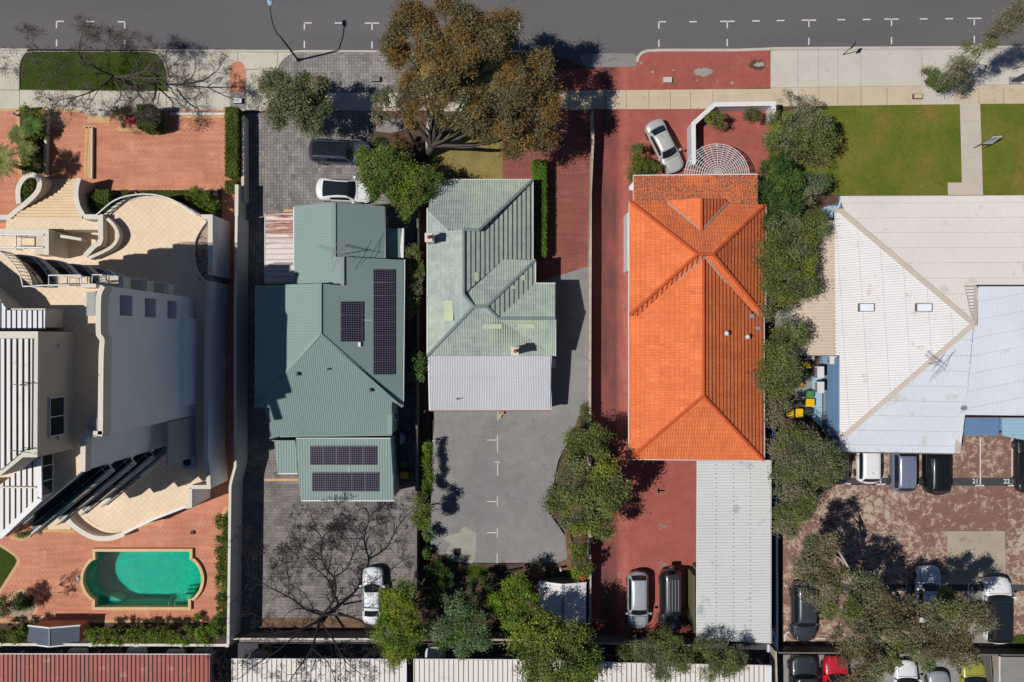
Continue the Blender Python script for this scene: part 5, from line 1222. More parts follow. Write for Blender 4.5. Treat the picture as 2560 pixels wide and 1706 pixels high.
def wallp(name, pts, z0_, z1_, w, mat=None, cap=None, t='b', sp=0):
    q = spline(pts, sp) if sp else pts
    q = [P(t,*p_,z1_) if len(p_) == 2 else P(p_[2],p_[0],p_[1],z1_) for p_ in q]
    o = MB().wallpath(q, z0_, z1_, w).build(name, mat or (MAT['tower'] if name == 'parapet' else MAT['render']), ap)
    MB().wallpath(q, z1_+.001, z1_+.06, w+.04).build('coping', cap or MAT['parap'], o); return o
wallp('parapet', [(1580,448),(1650,448),(1650,600),(1650,900)], 0, Z4, .32)
wallp('parapet', [(1640,950,'b'),(1622,100,'c'),(1616,1080,'c'),(1632,1180,'c'),(1638,1310,'c'),(1500,1310,'c')], 0, Z4, .26)
wallp('parapet', [(1492,1322,'c'),(1492,185,'d'),(1455,195,'d')], 0, Z4, .26)
wallp('edge_wall', [(1470,185),(1200,290),(972,398)], 3.0, 3.55, .14, t='d', cap=MAT['white'])
railing(ap, [X('b',*p_[:2],3.3) for p_ in spline([(803,443),(870,385),(940,333),(1040,298),(1180,284),(1300,299),(1400,334),(1480,381),(1575,443)],2)], 3.2, 1.0, r=.045)
lip = [P('b',*p_,3.35) for p_ in spline([(803,443),(870,390),(940,338),(1040,303),(1180,288),(1300,303),(1400,338),(1480,385),(1572,443)],2)]
MB().wallpath(lip, 3.0, 3.35, .16).build('terrace_lip', MAT['parap'], ap)
plc = spline([(1615,480),(1560,560),(1525,640),(1520,700),(1525,780),(1545,860),(1590,930),(1638,965)],3)
wallp('planter_kerb', plc, 3.2, 3.45, .1)
MB().prism([X('b',*p_[:2],3.3) for p_ in plc]+[X('b',1640,900,3.3),X('b',1640,480,3.3)], 3.19, 3.26).build('planter_pebbles', MAT['pebble'], ap)
dc = MB()
for k in range(7):
    cx_, cy_ = random.uniform(1560,1620), random.uniform(640,930)
    dc.tube([P('b',cx_+45*math.cos(t_/3+k),cy_+45*math.sin(t_/3+k*.7),3.32+.1*math.sin(t_)) for t_ in range(14)], .02, 4)
dc.build('planter_hose', MAT['dark'], ap)
# landing, steps, curved walls
MB().prism([X('b',*p_,2.4) for p_ in ((50,462),(640,462),(782,470),(782,548),(385,548),(45,545))], 0, 2.4, 0, 1).build('landing', [MAT['render'], MAT['terr']], ap)
st = MB()
for i in range(14):
    v0 = 148+i*22.6; z_ = .16+i*.165; ul = 372-i*20; 
    if i < 4: ul = 380-i*14
    a, b, c_, d_ = X('b',ul,v0,z_), X('b',600+(i>10)*(i-10)*14,v0,z_), X('b',600+(i>10)*(i-10)*14,470,z_), X('b',ul-8,470,z_)
    st.prism([a,b,c_,d_], 0 if i == 0 else z_-.17, z_)
for i in range(14):
    v0 = 148+i*22.6; z_ = .166+i*.165; ul = 372-i*20 if i >= 4 else 380-i*14
    a, b = X('b',ul,v0,z_), X('b',600+(i>10)*(i-10)*14,v0,z_); st.box((a.x,a.y-.04,z_-.05),(b.x,a.y+.008,z_+.003), 1)
st.build('front_steps', [MAT['stepm'], MAT['cream']], ap)
wallp('curved_wall', [(148,345),(143,240),(168,172),(210,130),(258,118),(300,142),(312,190),(298,245),(250,300),(180,360),(120,408),(70,448),(0,450),(-300,450)], 0, 2.0, .34, sp=3)
MB().prism([X('b',*p_[:2],1.2) for p_ in spline([(165,330),(160,240),(185,180),(220,145),(258,138),(288,160),(295,195),(280,240),(235,295),(165,345)],2)], 0, 1.2).build('planter_soil', MAT['soil'], ap)
wallp('curved_wall', [(620,145),(602,210),(598,290),(616,370),(655,440)], 0, 2.5, .34, sp=3)
wallp('curved_wall', [(655,448),(790,448),(792,620),(780,655),(745,672),(668,752)], 0, 4.0, .34)
wallp('curved_wall', [(842,462),(890,510),(918,560),(925,600),(905,650),(850,700),(700,770)], 0, 4.0, .2, sp=3)
wallp('courtyard_parapet', [(0,562),(45,562),(366,562),(366,745)], 0, 3.4, .34)
wallp('courtyard_beam', [(470,598),(540,608),(640,625)], 1.8, 2.6, .18)
MB().prism([X('b',*p_,.4) for p_ in ((-300,560),(380,560),(780,545),(700,820),(500,830),(-300,860))], 0, .4, 0, 0).build('courtyard_floor', MAT['terr'], ap)
MB().prism([X('b',*p_,2.2) for p_ in ((270,600),(350,600),(350,740),(270,745))], 0, 2.2, 0, 0).build('courtyard_block', MAT['render'], ap)
railing(ap, [X('b',-200,585,3.4),X('b',350,590,3.4)], 2.6, .9, post=1.6, r=.05); railing(ap, [X('b',-200,688,3.4),X('b',350,688,3.4)], 2.6, .9, post=3, r=.05); railing(ap, [X('b',130,590,3.4),X('b',130,700,3.4)], 2.6, .9, post=3, r=.05)
wallp('retaining_curve', [(505,252),(545,310),(600,360),(680,410),(760,438),(850,440),(915,425),(975,405)], 0, 1.2, .34, t='d', sp=3)
MB().prism([X('d',*p_[:2],.6) for p_ in [(520,250),(560,310),(640,380),(760,425),(850,428),(960,400),(850,380),(760,345),(690,295),(632,235)]], 0, .5).build('lower_court', MAT['terr'], ap)
s2 = MB()
for i in range(4):
    q = [X('d',365+i*12,300,.2+i*.18),X('d',500,262,.2+i*.18),X('d',560-i*8,368-i*20,.2+i*.18),X('d',380,372-i*20,.2+i*.18)]; s2.prism(q, 0 if i == 0 else .02+i*.18, .2+i*.18)
s2.build('garden_steps', MAT['stepm'], ap)

# ---------------------------------------------------------------- swimming pool
sp_ = thing('swimming_pool', 'teal swimming pool with rounded ends and a cream coping', 'swimming pool', tuple(P('d',1130,750,0)))
zl = .004*_layer[0]+.02
outr, inr = [W(*p_) for p_ in pool_outline(22)], [W(*p_) for p_ in pool_outline(0)]
mb = MB(); n_ = len(outr)
mb.add([(p_.x,p_.y,zl+.08) for p_ in outr]+[(p_.x,p_.y,zl+.08) for p_ in inr]+[(p_.x,p_.y,-.3) for p_ in outr]+[(p_.x,p_.y,-.3) for p_ in inr],
       [[i,n_+i,n_+(i+1)%n_,(i+1)%n_] for i in range(n_)]+[[i,(i+1)%n_,2*n_+(i+1)%n_,2*n_+i] for i in range(n_)]+[[n_+i,3*n_+i,3*n_+(i+1)%n_,n_+(i+1)%n_] for i in range(n_)])
mb.build('coping', MAT['cope'], sp_)
mb = MB(); dz_ = -2.1
mb.add([(p_.x,p_.y,-.25) for p_ in inr]+[(p_.x,p_.y,dz_) for p_ in inr], [[i,n_+i,n_+(i+1)%n_,(i+1)%n_] for i in range(n_)]); mb.poly([(p_.x,p_.y,dz_) for p_ in inr][::-1])
mb.build('basin', MAT['poolt'], sp_)
for q in (((765,535),(905,535),(820,575),(765,600)),((1500,535),(1500,600),(1440,575),(1390,535)),((762,968),(762,905),(820,910),(920,950),(905,968)),((1488,968),(1488,900),(1430,900),(1330,950),(1320,968))):
    MB().prism([W(*N('d',*p_),0) for p_ in q], -2.08, -.75).build('corner_step', MAT['poolt'], sp_)
for k in range(3):
    MB().prism([W(*N('d',*p_),0) for p_ in ((1300+k*45,950),(1488,950),(1488,855+k*25),(1420,860+k*20),(1360+k*15,905+k*5))], -2.07, -1.6+k*.35).build('entry_step', MAT['poolt'], sp_)
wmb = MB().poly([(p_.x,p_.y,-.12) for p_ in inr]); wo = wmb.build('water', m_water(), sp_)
rl_ = MB()
for u, v in ((1325,948),(1372,950)):
    q = P('d',u,v,.6); rl_.tube([Vector((q.x,q.y-.25,-.2)), Vector((q.x,q.y-.25,.55)), q+Vector((0,.1,.1)), Vector((q.x+.05,q.y+.5,-.3))], .03, 6)
rl_.build('handrail', MAT['metal'], sp_)
# ---------------------------------------------------------------- cars
CARK = dict(
 sedan=dict(H=1.44, hood=.86, belt=.93, wb=.27, rf=.42, rr=.70, rb=.86, deck=1.0, nose=.62, tail=.8),
 hatch=dict(H=1.5, hood=.92, belt=.98, wb=.24, rf=.40, rr=.86, rb=.965, deck=1.05, nose=.65, tail=.9),
 suv=dict(H=1.68, hood=1.02, belt=1.08, wb=.25, rf=.39, rr=.88, rb=.975, deck=1.15, nose=.72, tail=1.0),
 coupe=dict(H=1.36, hood=.80, belt=.88, wb=.27, rf=.43, rr=.64, rb=.90, deck=.93, nose=.55, tail=.78),
 box=dict(H=1.85, hood=1.15, belt=1.2, wb=.26, rf=.33, rr=.94, rb=.985, deck=1.25, nose=.95, tail=1.1))
PAINTS = {}
def car(label, cx, cy, heading, Lpx, Wpx, kind, paintc, metal=.0, roof=None, glassroof=False, rails=False, spare=False, prough=.35, plate=True, group='parked cars'):
    """heading in degrees, 0 = nose towards +x (right of the photo), 90 = nose up"""
    K = CARK[kind]; L = Lpx/S/1.012; Wd = Wpx/S/1.015; hw = Wd/2
    c = W(cx, cy, .75); root = thing('parked_car', label, 'car', (c.x, c.y, .004*_layer[0]+.01), R(heading), group=group)
    key = (paintc, metal)
    if key not in PAINTS: PAINTS[key] = paint('car_paint_'+str(len(PAINTS)), hx(paintc), metal, prough)
    pm = PAINTS[key]
    def xw(t): return L*(.5-t)
    def plan(t):      # half width along the length
        e = abs(2*t-1); return hw*(1-.045*e**2-.17*max(0,(e-.80)/.2)**2.4 - .06*(e>.985))
    def top(t):
        pts = [(0,K['nose']),(.03,K['nose']+.1),(.10,K['hood']-.08),(K['wb'],K['hood']+.03),(.5,K['belt']),(K['rb'],K['deck']),(.97,K['deck']-.04),(1,K['tail'])]
        for (a, b), (a2, b2) in zip(pts[:-1], pts[1:]):
            if a <= t <= a2: return b+(b2-b)*(t-a)/(a2-a)
        return K['belt']
    ts = [0,.012,.03,.06,.1,.15,.2,.25,.3,.4,.5,.6,.7,.78,.85,.9,.94,.97,.988,1]
    mb = MB(); rings = []
    for t in ts:
        w = plan(t); z = top(t); e = .10 if t in (0,1) else 0; zb = .2+e
        cs = [(-w*.90,zb),(-w*.985,.34+e*.5),(-w,.5),(-w*.99,z-.24),(-w*.93,z-.07),(-w*.80,z-.005),(-w*.4,z+.03),(0,z+.04)]
        cs += [(-a,b) for a,b in cs[-2::-1]]
        off = .10*(1-1)  # straight ends
        rings.append([(xw(t) - (.16*(abs(a)/w)**2.5 if t < .1 else -.13*(abs(a)/w)**2.5 if t > .93 else 0)*(L/4.6), a, b) for a,b in cs])
    n = len(rings[0]); vs = [v for r_ in rings for v in r_]
    fs = [[i*n+j,(i+1)*n+j,(i+1)*n+(j+1)%n,i*n+(j+1)%n] for i in range(len(ts)-1) for j in range(n)]
    fs += [list(range(n)), [(len(ts)-1)*n+j for j in range(n)][::-1]]
    mb.add(vs, fs); mb.build('body', pm, root, local=True, smooth=True)
    # cabin: top surface as a function of (u, v)
    zb_ = K['belt']; key_ = [(K['wb'],top(K['wb'])+.02),((K['wb']*.45+K['rf']*.55),(K['H']*.60+zb_*.40)),(K['rf'],K['H']-.03),((K['rf']+K['rr'])/2,K['H']),(K['rr'],K['H']-.05),((K['rb']*.5+K['rr']*.5),(K['H']*.56+K['deck']*.44)),(K['rb'],K['deck']+.02)]
    kk = spline([(a,b) for a,b in key_],4)
    def su(i, v, off=0):
        t, z = kk[i]; q = max(0,min(1,(z-zb_)/(K['H']-zb_))); w = hw*(.86-.17*q)
        bow = .10*(1-q) if t < .5 else -.07*(1-q)
        return Vector((xw(t)-bow*v*v*1.6, v*w, z+.035*(1-v*v)*q+off))
    vsn = [-1,-.9,-.6,-.2,.2,.6,.9,1]
    rings = []
    for i in range(len(kk)):
        rr_ = [su(i,v) for v in vsn]; q = max(0,(kk[i][1]-zb_)/(K['H']-zb_))
        lo = hw*.91
        rr_ = [Vector((rr_[0].x,-lo,min(zb_-.03,rr_[0].z))), Vector((rr_[0].x,rr_[0].y-(lo-abs(rr_[0].y))*.05,rr_[0].z-.07*q))]+rr_[1:-1]+[Vector((rr_[-1].x,rr_[-1].y+(lo-abs(rr_[-1].y))*.05,rr_[-1].z-.07*q)), Vector((rr_[-1].x,lo,min(zb_-.03,rr_[-1].z)))]
        rings.append(rr_)
    n = len(rings[0])
    mb = MB(); mb.add([v for r_ in rings for v in r_], [[i*n+j,(i+1)*n+j,(i+1)*n+j+1,i*n+j+1] for i in range(len(kk)-1) for j in range(n-1)])
    mb.build('cabin', pm if roof is None else roof, root, local=True, smooth=True)
    def panel(name, i0, i1, v0, v1, off, mat, nv=6, parent=None):
        mb = MB(); g = []
        for i in range(i0, i1+1):
            g.append([su(i, v0+(v1-v0)*j/nv, off) for j in range(nv+1)])
        m_ = nv+1; mb.add([v for r_ in g for v in r_], [[i*m_+j,(i+1)*m_+j,(i+1)*m_+j+1,i*m_+j+1] for i in range(len(g)-1) for j in range(nv)])
        return mb.build(name, mat, parent or root, local=True, smooth=True)
    panel('windscreen', 1, 7, -.9, .9, .014, MAT['glass']); panel('rear_window', 17, 23, -.86, .86, .014, MAT['glass'])
    if glassroof: panel('glass_roof', 7, 17, -.84, .84, .012, MAT['glass'])
    for sg in (-1, 1):
        mb = MB(); ids = list(range(5, 20)); A_ = []; B_ = []
        for i in ids:
            r_ = rings[i]; lo_ = r_[0] if sg < 0 else r_[-1]; hi = r_[1] if sg < 0 else r_[-2]
            A_.append(lo_+(hi-lo_)*.12+Vector((0,sg*.016,0))); B_.append(lo_+(hi-lo_)*.88+Vector((0,sg*.016,0)))
        m_ = len(ids); mb.add(A_+B_, [[i,i+1,m_+i+1,m_+i] for i in range(m_-1)]); mb.build('side_window', MAT['glass'], root, local=True, smooth=True)
        # mirror
        x_ = xw(K['wb']+.05); mb = MB(); mb.tube([(x_+.02,sg*hw*.9,zb_-.02),(x_,sg*(hw+.03),zb_+.03)], .03, 5); mb.box((x_-.09,sg*(hw+.01),zb_-.02),(x_+.09,sg*(hw+.17),zb_+.12)); mb.build('mirror', pm, root, local=True)
        # lamps
        mb = MB(); q0 = [(.035,.9),(.02,.62),(.075,.60),(.115,.86)]
        def on(t, f, off=.02): w = plan(t); return (xw(t)-.16*f**2.5*(L/4.6)*(t<.1)+.13*f**2.5*(L/4.6)*(t>.93), sg*w*f, top(t)-(.10 if f > .8 else .0)+off)
        mb.add([on(*a) for a in q0]+[(a_[0],a_[1],a_[2]-.12) for a_ in [on(*a) for a in q0]], [(0,1,2,3),(3,2,1,0),(0,4,5,1),(1,5,6,2),(2,6,7,3),(3,7,4,0)]); mb.build('headlight', MAT['clear_lamp'], root, local=True)
        mb = MB(); q1 = [(.99,.97),(.995,.70),(.965,.70),(.95,.95)]
        mb.add([on(*a) for a in q1]+[(a_[0],a_[1],a_[2]-.16) for a_ in [on(*a) for a in q1]], [(0,1,2,3),(3,2,1,0),(0,4,5,1),(1,5,6,2),(2,6,7,3),(3,7,4,0)]); mb.build('tail_light', MAT['red_lamp'], root, local=True)
    for t in (.185, .80):
        for sg in (-1, 1):
            r_ = .35 if kind in ('suv','box') else .32
            y0 = sg*(hw-.20); y1 = sg*(hw+.012)
            o = MB().tube([(xw(t),y0,r_),(xw(t),y1-sg*.04,r_),(xw(t),y1,r_)], [r_,r_,r_*.9], 20).build('wheel', MAT['rubber'], root, local=True)
            MB().tube([(xw(t),y1-sg*.02,r_),(xw(t),y1+sg*.01,r_)], r_*.6, 12).build('rim', MAT['rim'], o, local=True)
    MB().box((xw(.3),-hw*.85,.12),(xw(.75),hw*.85,.3)).build('underbody', MAT['rubber'], root, local=True)
    if plate: MB().box((xw(1)-.02,-.19,.55),(xw(1)+.0,.19,.67)).build('number_plate', MAT['white'], root, local=True)
    # shut lines of the bonnet
    bl = MB()
    for sg in (-1,1):
        prev = None
        for t in (.05,.1,.16,.22,K['wb']-.005):
            q = Vector((xw(t), sg*plan(t)*.74, top(t)+.022)); 
            if prev is not None: bl.bar(prev, q, .014, .012)
            prev = q
    bl.bar(Vector((xw(K['wb']-.012),-plan(.25)*.74,top(K['wb'])+.02)), Vector((xw(K['wb']-.012),plan(.25)*.74,top(K['wb'])+.02)), .03, .02)
    bl.build('bonnet_seam', MAT['dark'], root, local=True)
    if rails:
        for k in ((-.6,-.2,.2,.6) if kind == 'box' else (-.8,.8)):
            a, b = su(9, k, .05), su(15, k, .05); MB().bar(a, b, .05, .04).build('roof_rail', MAT['metal'], root, local=True)
    if spare: MB().tube([(xw(1)-.22,0,.95),(xw(1)-.02,0,.95)], .34, 20).build('spare_wheel', MAT['rubber'], root, local=True); MB().tube([(xw(1)-.25,0,.95),(xw(1)-.22,0,.95)], .26, 16).build('spare_wheel_cover', MAT['rim'], root, local=True)
    else: MB().tube([(su(14,0,.0)), su(14,0,.16)+Vector((-.12,0,0))], .012, 4).build('aerial', MAT['dark'], root, local=True)
    return root
car('dark slate blue coupe SUV with glass roof parked nose to the shrubs', 852,382,-3,154,61,'suv','#56627c',.5,glassroof=True)
car('white coupe with black glass roof just above the solar panel house', 862,477,-3,140,58,'coupe','#eef1f4',glassroof=True)
car('silver sedan parked diagonally on the red paving', 1660,368,-63.5,141,53,'sedan','#c9cac6',.25)
car('white car under the bare twigs beside the yellow green tree', 933,1487,90,142,53,'sedan','#e8ecf2')
car('silver hatchback on red paving left of the black four wheel drive', 1594,1498,-90,143,54,'hatch','#b8bcc6',.3)
car('black four wheel drive with roof strips and a spare wheel', 1676,1497,-90,154,56,'box','#3a3b40',.3,rails=True,spare=True)
car('dark grey SUV alone by the navy fence', 2007,1526,-90,150,62,'suv','#4a4e56',.4)
car('white car with shaded blue hood under the gum tree', 2318,1484,90,144,62,'sedan','#e3e8f0')
car('white SUV with black roof beside the gum tree', 2489,1522,90,166,68,'suv','#f0f2f4',roof=MAT['dark'],glassroof=True)
car('white hatchback tucked under the white roof eave', 2168,1143,90,130,60,'hatch','#eceef0')
car('blue grey wagon between the white hatchback and the black SUV', 2254,1156,90,146,60,'suv','#8a93ad',.35,rails=True)
car('black SUV at the right end of three cars under the eave', 2337,1160,90,150,64,'suv','#15161a')
car('black car cut off by the right edge beside bay 22', 2566,1160,90,146,62,'sedan','#1b1c20')
car('dark grey car mostly hidden by the trees left of the white hatchback', 2088,1143,90,134,60,'hatch','#3f4144',.2)
car('charcoal four wheel drive at the left end of the lower car park row', 2004,1712,90,156,66,'box','#3c4048',.3)
car('bright red car in the lower car park row', 2086,1712,90,150,62,'suv','#c81f32')
car('white car with black windscreen behind the gum tree in the lower row', 2262,1722,90,148,58,'sedan','#e8eaee',roof=MAT['dark'])
car('silver grey car in the lower row left of the yellow green one', 2344,1748,90,146,56,'sedan','#aeb2bc',.3)
car('yellow green small car with black roof in the lower row', 2430,1722,90,146,62,'hatch','#a8a648',.1,roof=MAT['dark'])
car('white car nosing out of the cream carport beside the blue green tree', 1089,1690,90,150,54,'sedan','#dfe6ee')
car('dark teal car in shade under the carport near the large olive green tree', 1262,1706,90,148,54,'hatch','#3a5a64',.2)
car('dark car in shade under the carport below the grey panel fence', 1524,1704,90,148,56,'sedan','#3a3f4a',.2)
car('grey car under the carport below the bare tree', 648,1698,90,146,54,'sedan','#9aa0a8',.2)
for i_, (x_, c_, d_) in enumerate(((196,'#d8dade','leftmost white car glimpsed between the pool wall and the red roof'),(284,'#7c2630','dark red car glimpsed above the red ribbed roof'),
        (343,'#f0f2f6','bright white car glimpsed above the middle of the red roof'),(440,'#dfe1e6','white car with black windscreen above the red roof'),(508,'#8e9298','grey car at the right end above the red ribbed roof'))):
    car(d_, x_, 1690+(i_%2)*3-(4 if i_==2 else 0), 90, 146, 54, 'sedan' if i_ % 2 else 'hatch', c_, .1)

# ---------------------------------------------------------------- street furniture and small things
lamp = thing('street_lamp', 'dark street lamp with a white head curving over the road', 'street lamp', tuple(P('e',458,475,0)))
b0_ = P('e',458,475,0)
MB().tube([b0_, b0_+Vector((0,0,5.6))], [.09,.06], 10).build('pole', MAT['darkmetal'], lamp, smooth=True)
MB().cyl(b0_, .16, .15, 12).build('base', MAT['darkmetal'], lamp)
top_ = b0_+Vector((0,0,5.6)); head_ = P('e',236,30,6.95)
arm_ = spline([tuple(top_), tuple(P('e',290,262,5.85)), tuple(P('e',258,190,6.4)), tuple(P('e',243,120,6.75)), tuple(P('e',237,50,6.9))],4)
MB().tube([b0_+Vector((0,0,5.5))]+[Vector(p_) for p_ in arm_], .045, 8).build('arm', MAT['darkmetal'], lamp, smooth=True)
hd = P('e',234,-2,6.95); a_ = P('e',236,46,6.95)
hb = MB(); d_ = (hd-a_)
for i_ in range(1): 
    pts = [a_+d_*t for t in (0,.15,.4,.7,1.0,1.25,1.35)]; ws = [.05,.11,.17,.19,.18,.12,.03]
    vs = []; 
    for p_, w_ in zip(pts, ws):
        for k in range(10): an = 2*math.pi*k/10; vs.append(p_+Vector((math.cos(an)*w_, 0, math.sin(an)*w_*.4)))
    hb.add(vs, [[i*10+j,i*10+(j+1)%10,(i+1)*10+(j+1)%10,(i+1)*10+j] for i in range(6) for j in range(10)]+[list(range(10)),[60+j for j in range(10)]])
ho_ = hb.build('lamp_head', MAT['bluel'], lamp, smooth=True)
MB().cyl(tuple(a_+d_*.75+Vector((0,0,.07))), .05, .06, 10).build('sensor', MAT['blued'], ho_)

def pole_sign(label, t, u, v, h, w=.45, hh=.6, ang=60):
    b_ = P(t,u,v); th = thing('street_sign', label, 'street sign', tuple(b_))
    MB().tube([b_, b_+Vector((0,0,h))], .035, 8).build('post', MAT['darkmetal'], th)
    d_ = Vector((math.cos(R(ang)), math.sin(R(ang)), 0)); MB().bar(b_+Vector((0,0,h-.3))-d_*w/2, b_+Vector((0,0,h-.3))+d_*w/2, .02, hh).build('plate', MAT['darkmetal'], th)
pole_sign('thin parking sign pole on the pale concrete verge', 'm', 585, 432, 2.6)
pole_sign('thin sign pole at the right edge beyond the leaning tree', 'm', 1930, 542, 2.8)
th = thing('pylon_sign', 'dark blue pylon sign at the right edge of the verge', 'sign', tuple(P('m',1900,640)))
b_ = P('m',1895,640,0); MB().box((b_.x-.1,b_.y-.25,0),(b_.x+.9,b_.y+.35,.06)).build('plinth', MAT['conc'], th)
MB().box((b_.x+.1,b_.y-.05,.06),(b_.x+.9,b_.y+.1,3.2)).build('board', MAT['bfence'], th)
th = thing('estate_sign', 'white sign board on two posts standing in the lawn', 'sign', tuple(P('m',1715,1175)))
bl_, br_ = P('m',1676,1130,1.1), P('m',1757,1131,1.1)
tl2, tr2 = P('m',1752,1080,2.3), P('m',1836,1071,2.3)
c_l, c_r = Vector((bl_.x,bl_.y,1.1)), Vector((br_.x+.1,br_.y+.05,1.1))
MB().add([bl_,br_,tr2,tl2]+[q+Vector((.03,.05,.0)) for q in (bl_,br_,tr2,tl2)], [(0,1,2,3),(7,6,5,4),(0,4,5,1),(1,5,6,2),(2,6,7,3),(3,7,4,0)]).build('board', MAT['whitem'], th)
for a, b in ((bl_,tl2),(br_,tr2)): MB().tube([Vector((a.x-.25,a.y-.2,0)), a+Vector((.03,.05,0)), b+Vector((.03,.05,0))], .03, 6).build('post', MAT['darkmetal'], th)
for k in range(3):
    q0 = bl_+(tl2-bl_)*(.3+.2*k); q1 = br_+(tr2-br_)*(.3+.2*k); MB().bar(q0+(q1-q0)*.2+Vector((0,-.01,.03)), q0+(q1-q0)*.8+Vector((0,-.01,.03)), .012, .06).build('text_line', MAT['pale'], th)

def bin_(label, t, u0, v0, u1, v1, lid, h=1.05, rot=0, body='darkp'):
    a_, b_ = P(t,u0,v0,h), P(t,u1,v1,h); c_ = (a_+b_)/2; w_, d_ = abs(b_.x-a_.x), abs(b_.y-a_.y)
    th = thing('wheelie_bin', label, 'bin', (c_.x,c_.y,0), R(rot), group='wheelie bins beside the houses')
    mb = MB(); hw_, hd_ = w_/2, d_/2
    mb.add([(-hw_*.78,-hd_*.78,.05),(hw_*.78,-hd_*.78,.05),(hw_*.78,hd_*.78,.05),(-hw_*.78,hd_*.78,.05),(-hw_*.95,-hd_*.95,h-.06),(hw_*.95,-hd_*.95,h-.06),(hw_*.95,hd_*.95,h-.06),(-hw_*.95,hd_*.95,h-.06)],
           [(3,2,1,0),(4,5,6,7),(0,1,5,4),(1,2,6,5),(2,3,7,6),(3,0,4,7)]); mb.build('tub', MAT[body], th, local=True)
    c2 = MB(); k_ = .12
    oct_ = [(-hw_+k_*.5,-hd_),(hw_-k_*.5,-hd_),(hw_,-hd_+k_*.5),(hw_,hd_-k_*.5),(hw_-k_*.5,hd_),(-hw_+k_*.5,hd_),(-hw_,hd_-k_*.5),(-hw_,-hd_+k_*.5)]
    c2.prism(oct_, h-.055, h-.01); c2.prism([(p_[0]*.8,p_[1]*.8) for p_ in oct_], h-.009, h+.03); c2.build('lid', lid, th, local=True)
    MB().tube([(-hw_*.6,hd_+.04,h-.03),(hw_*.6,hd_+.04,h-.03)], .02, 6).build('handle', MAT[body], th, local=True)
    for sg in (-1,1): MB().tube([(sg*hw_*.7,hd_*.8,.1),(sg*hw_*.95,hd_*.8,.1)], .1, 12).build('wheel', MAT['rubber'], th, local=True)
bin_('yellow lidded bin in the dark alley beside the rear solar panels', 'g', 1258,1192,1320,1246, MAT['yellow'])
bin_('green lidded bin in the dark alley above the yellow one', 'g', 1254,1106,1311,1158, MAT['greenp'])
bin_('tilted yellow lidded bin next to the crate, topmost of the bins', 'o', 287,328,335,382, MAT['yellow'], rot=14)
bin_('green lidded bin just below the crate', 'o', 280,398,322,438, MAT['greenp'])
bin_('yellow lidded bin covered by leaves halfway down the row', 'o', 222,482,276,520, MAT['yellow'])
bin_('green lidded bin directly above a bright yellow one', 'o', 302,556,360,612, MAT['greenp'], rot=-5)
bin_('bright yellow lidded bin between the green one and the dark one', 'o', 298,620,366,682, MAT['yellow'], rot=-3)
bin_('dark lidded bin at the lower right of the bins', 'o', 290,696,350,746, MAT['darkp'])
bin_('yellow lidded bin at the bottom of the row beside the dark one', 'o', 218,698,277,764, MAT['yellow'])
bin_('leaf strewn yellow lidded bin, leftmost of the bins', 'o', 146,698,203,757, MAT['yellow'])
bin_('dark lidded bin in shade above the two bottom yellow bins', 'o', 212,640,268,682, MAT['darkp'])
a_, b_ = P('o',335,322,.6), P('o',376,436,.6); th = thing('wooden_crate', 'grey slatted crate beside the topmost yellow bin', 'crate', tuple((a_+b_)/2-Vector((0,0,.6))))
mb = MB()
for i in range(6): mb.box((a_.x, b_.y+(a_.y-b_.y)*i/6, .52),(b_.x, b_.y+(a_.y-b_.y)*(i+.6)/6, .56))
mb.build('slat_top', MAT['bark'], th); MB().box((a_.x+.02,b_.y+.02,0),(b_.x-.02,a_.y-.02,.5)).build('frame', MAT['soil'], th)

# round slatted pergola in front of the orange house
pg_ = thing('round_pergola', 'round pergola of concentric white slats in front of the orange roof', 'pergola', tuple(P('i',1868,1375,0)))
pc = P('i',1868,1375,2.3); RR = 2.55
def dome(r_): return 1.8+.45*(1-(r_/RR)**2)
for k in range(14):
    r_ = RR*(k+1)/14; n_ = 40
    mb = MB(); ring = [pc+Vector((math.cos(2*math.pi*j/n_)*r_, math.sin(2*math.pi*j/n_)*r_, dome(r_)-2.3)) for j in range(n_+1)]
    for a, b in zip(ring[:-1], ring[1:]): mb.bar(a, b, .045, .07)
    mb.build('ring_slat', MAT['whitem'], pg_)
for k in range(28):
    an = 2*math.pi*k/28; mb = MB(); pts = [pc+Vector((math.cos(an)*r_, math.sin(an)*r_, dome(r_)-2.36)) for r_ in (.15,.9,1.6,2.2,2.65)]
    for a, b in zip(pts[:-1], pts[1:]): mb.bar(a, b, .03, .05)
    mb.build('rafter', MAT['whitem'], pg_)
for k in range(6):
    an = 2*math.pi*(k+.5)/6; q = pc+Vector((math.cos(an)*RR*.95, math.sin(an)*RR*.95, 0)); MB().tube([Vector((q.x,q.y,0)), Vector((q.x,q.y,1.8))], .06, 8).build('post', MAT['white'], pg_)

def bollard(label, t, u, v, h, r_=.09, mat='whitem', name='bollard_light', cat='bollard'):
    b_ = P(t,u,v); th = thing(name, label, cat, tuple(b_)); MB().cyl(tuple(b_), r_, h*.8, 14).build('post', MAT[mat], th, smooth=True)
    MB().tube([b_+Vector((0,0,h*.8)), b_+Vector((0,0,h*.9)), b_+Vector((0,0,h))], [r_*1.15,r_*1.15,r_*.4], 14).build('cap', MAT['white'], th)
bollard('white bollard left of two above the green garden shed', 'l', 1128, 668, 1.1); bollard('white bollard right of two above the green garden shed', 'l', 1256, 664, 1.1)
bollard('white globe garden light in the dark shade beside the cube hedge', 'a', 1268, 912, 1.2, .1, name='garden_light', cat='garden light')
bollard('white globe light at the left edge by the garden bed', 'a', 148, 912, 1.0, .08, name='garden_light', cat='garden light')
bollard('thin pale pole light below the metal verandah roof by the alley', 'k', 200, 712, 1.3, .06, name='garden_light', cat='garden light')
th = thing('garden_spotlights', 'pair of small white spotlights beside the clipped hedge', 'spotlight', tuple(P('b',1058,265)))
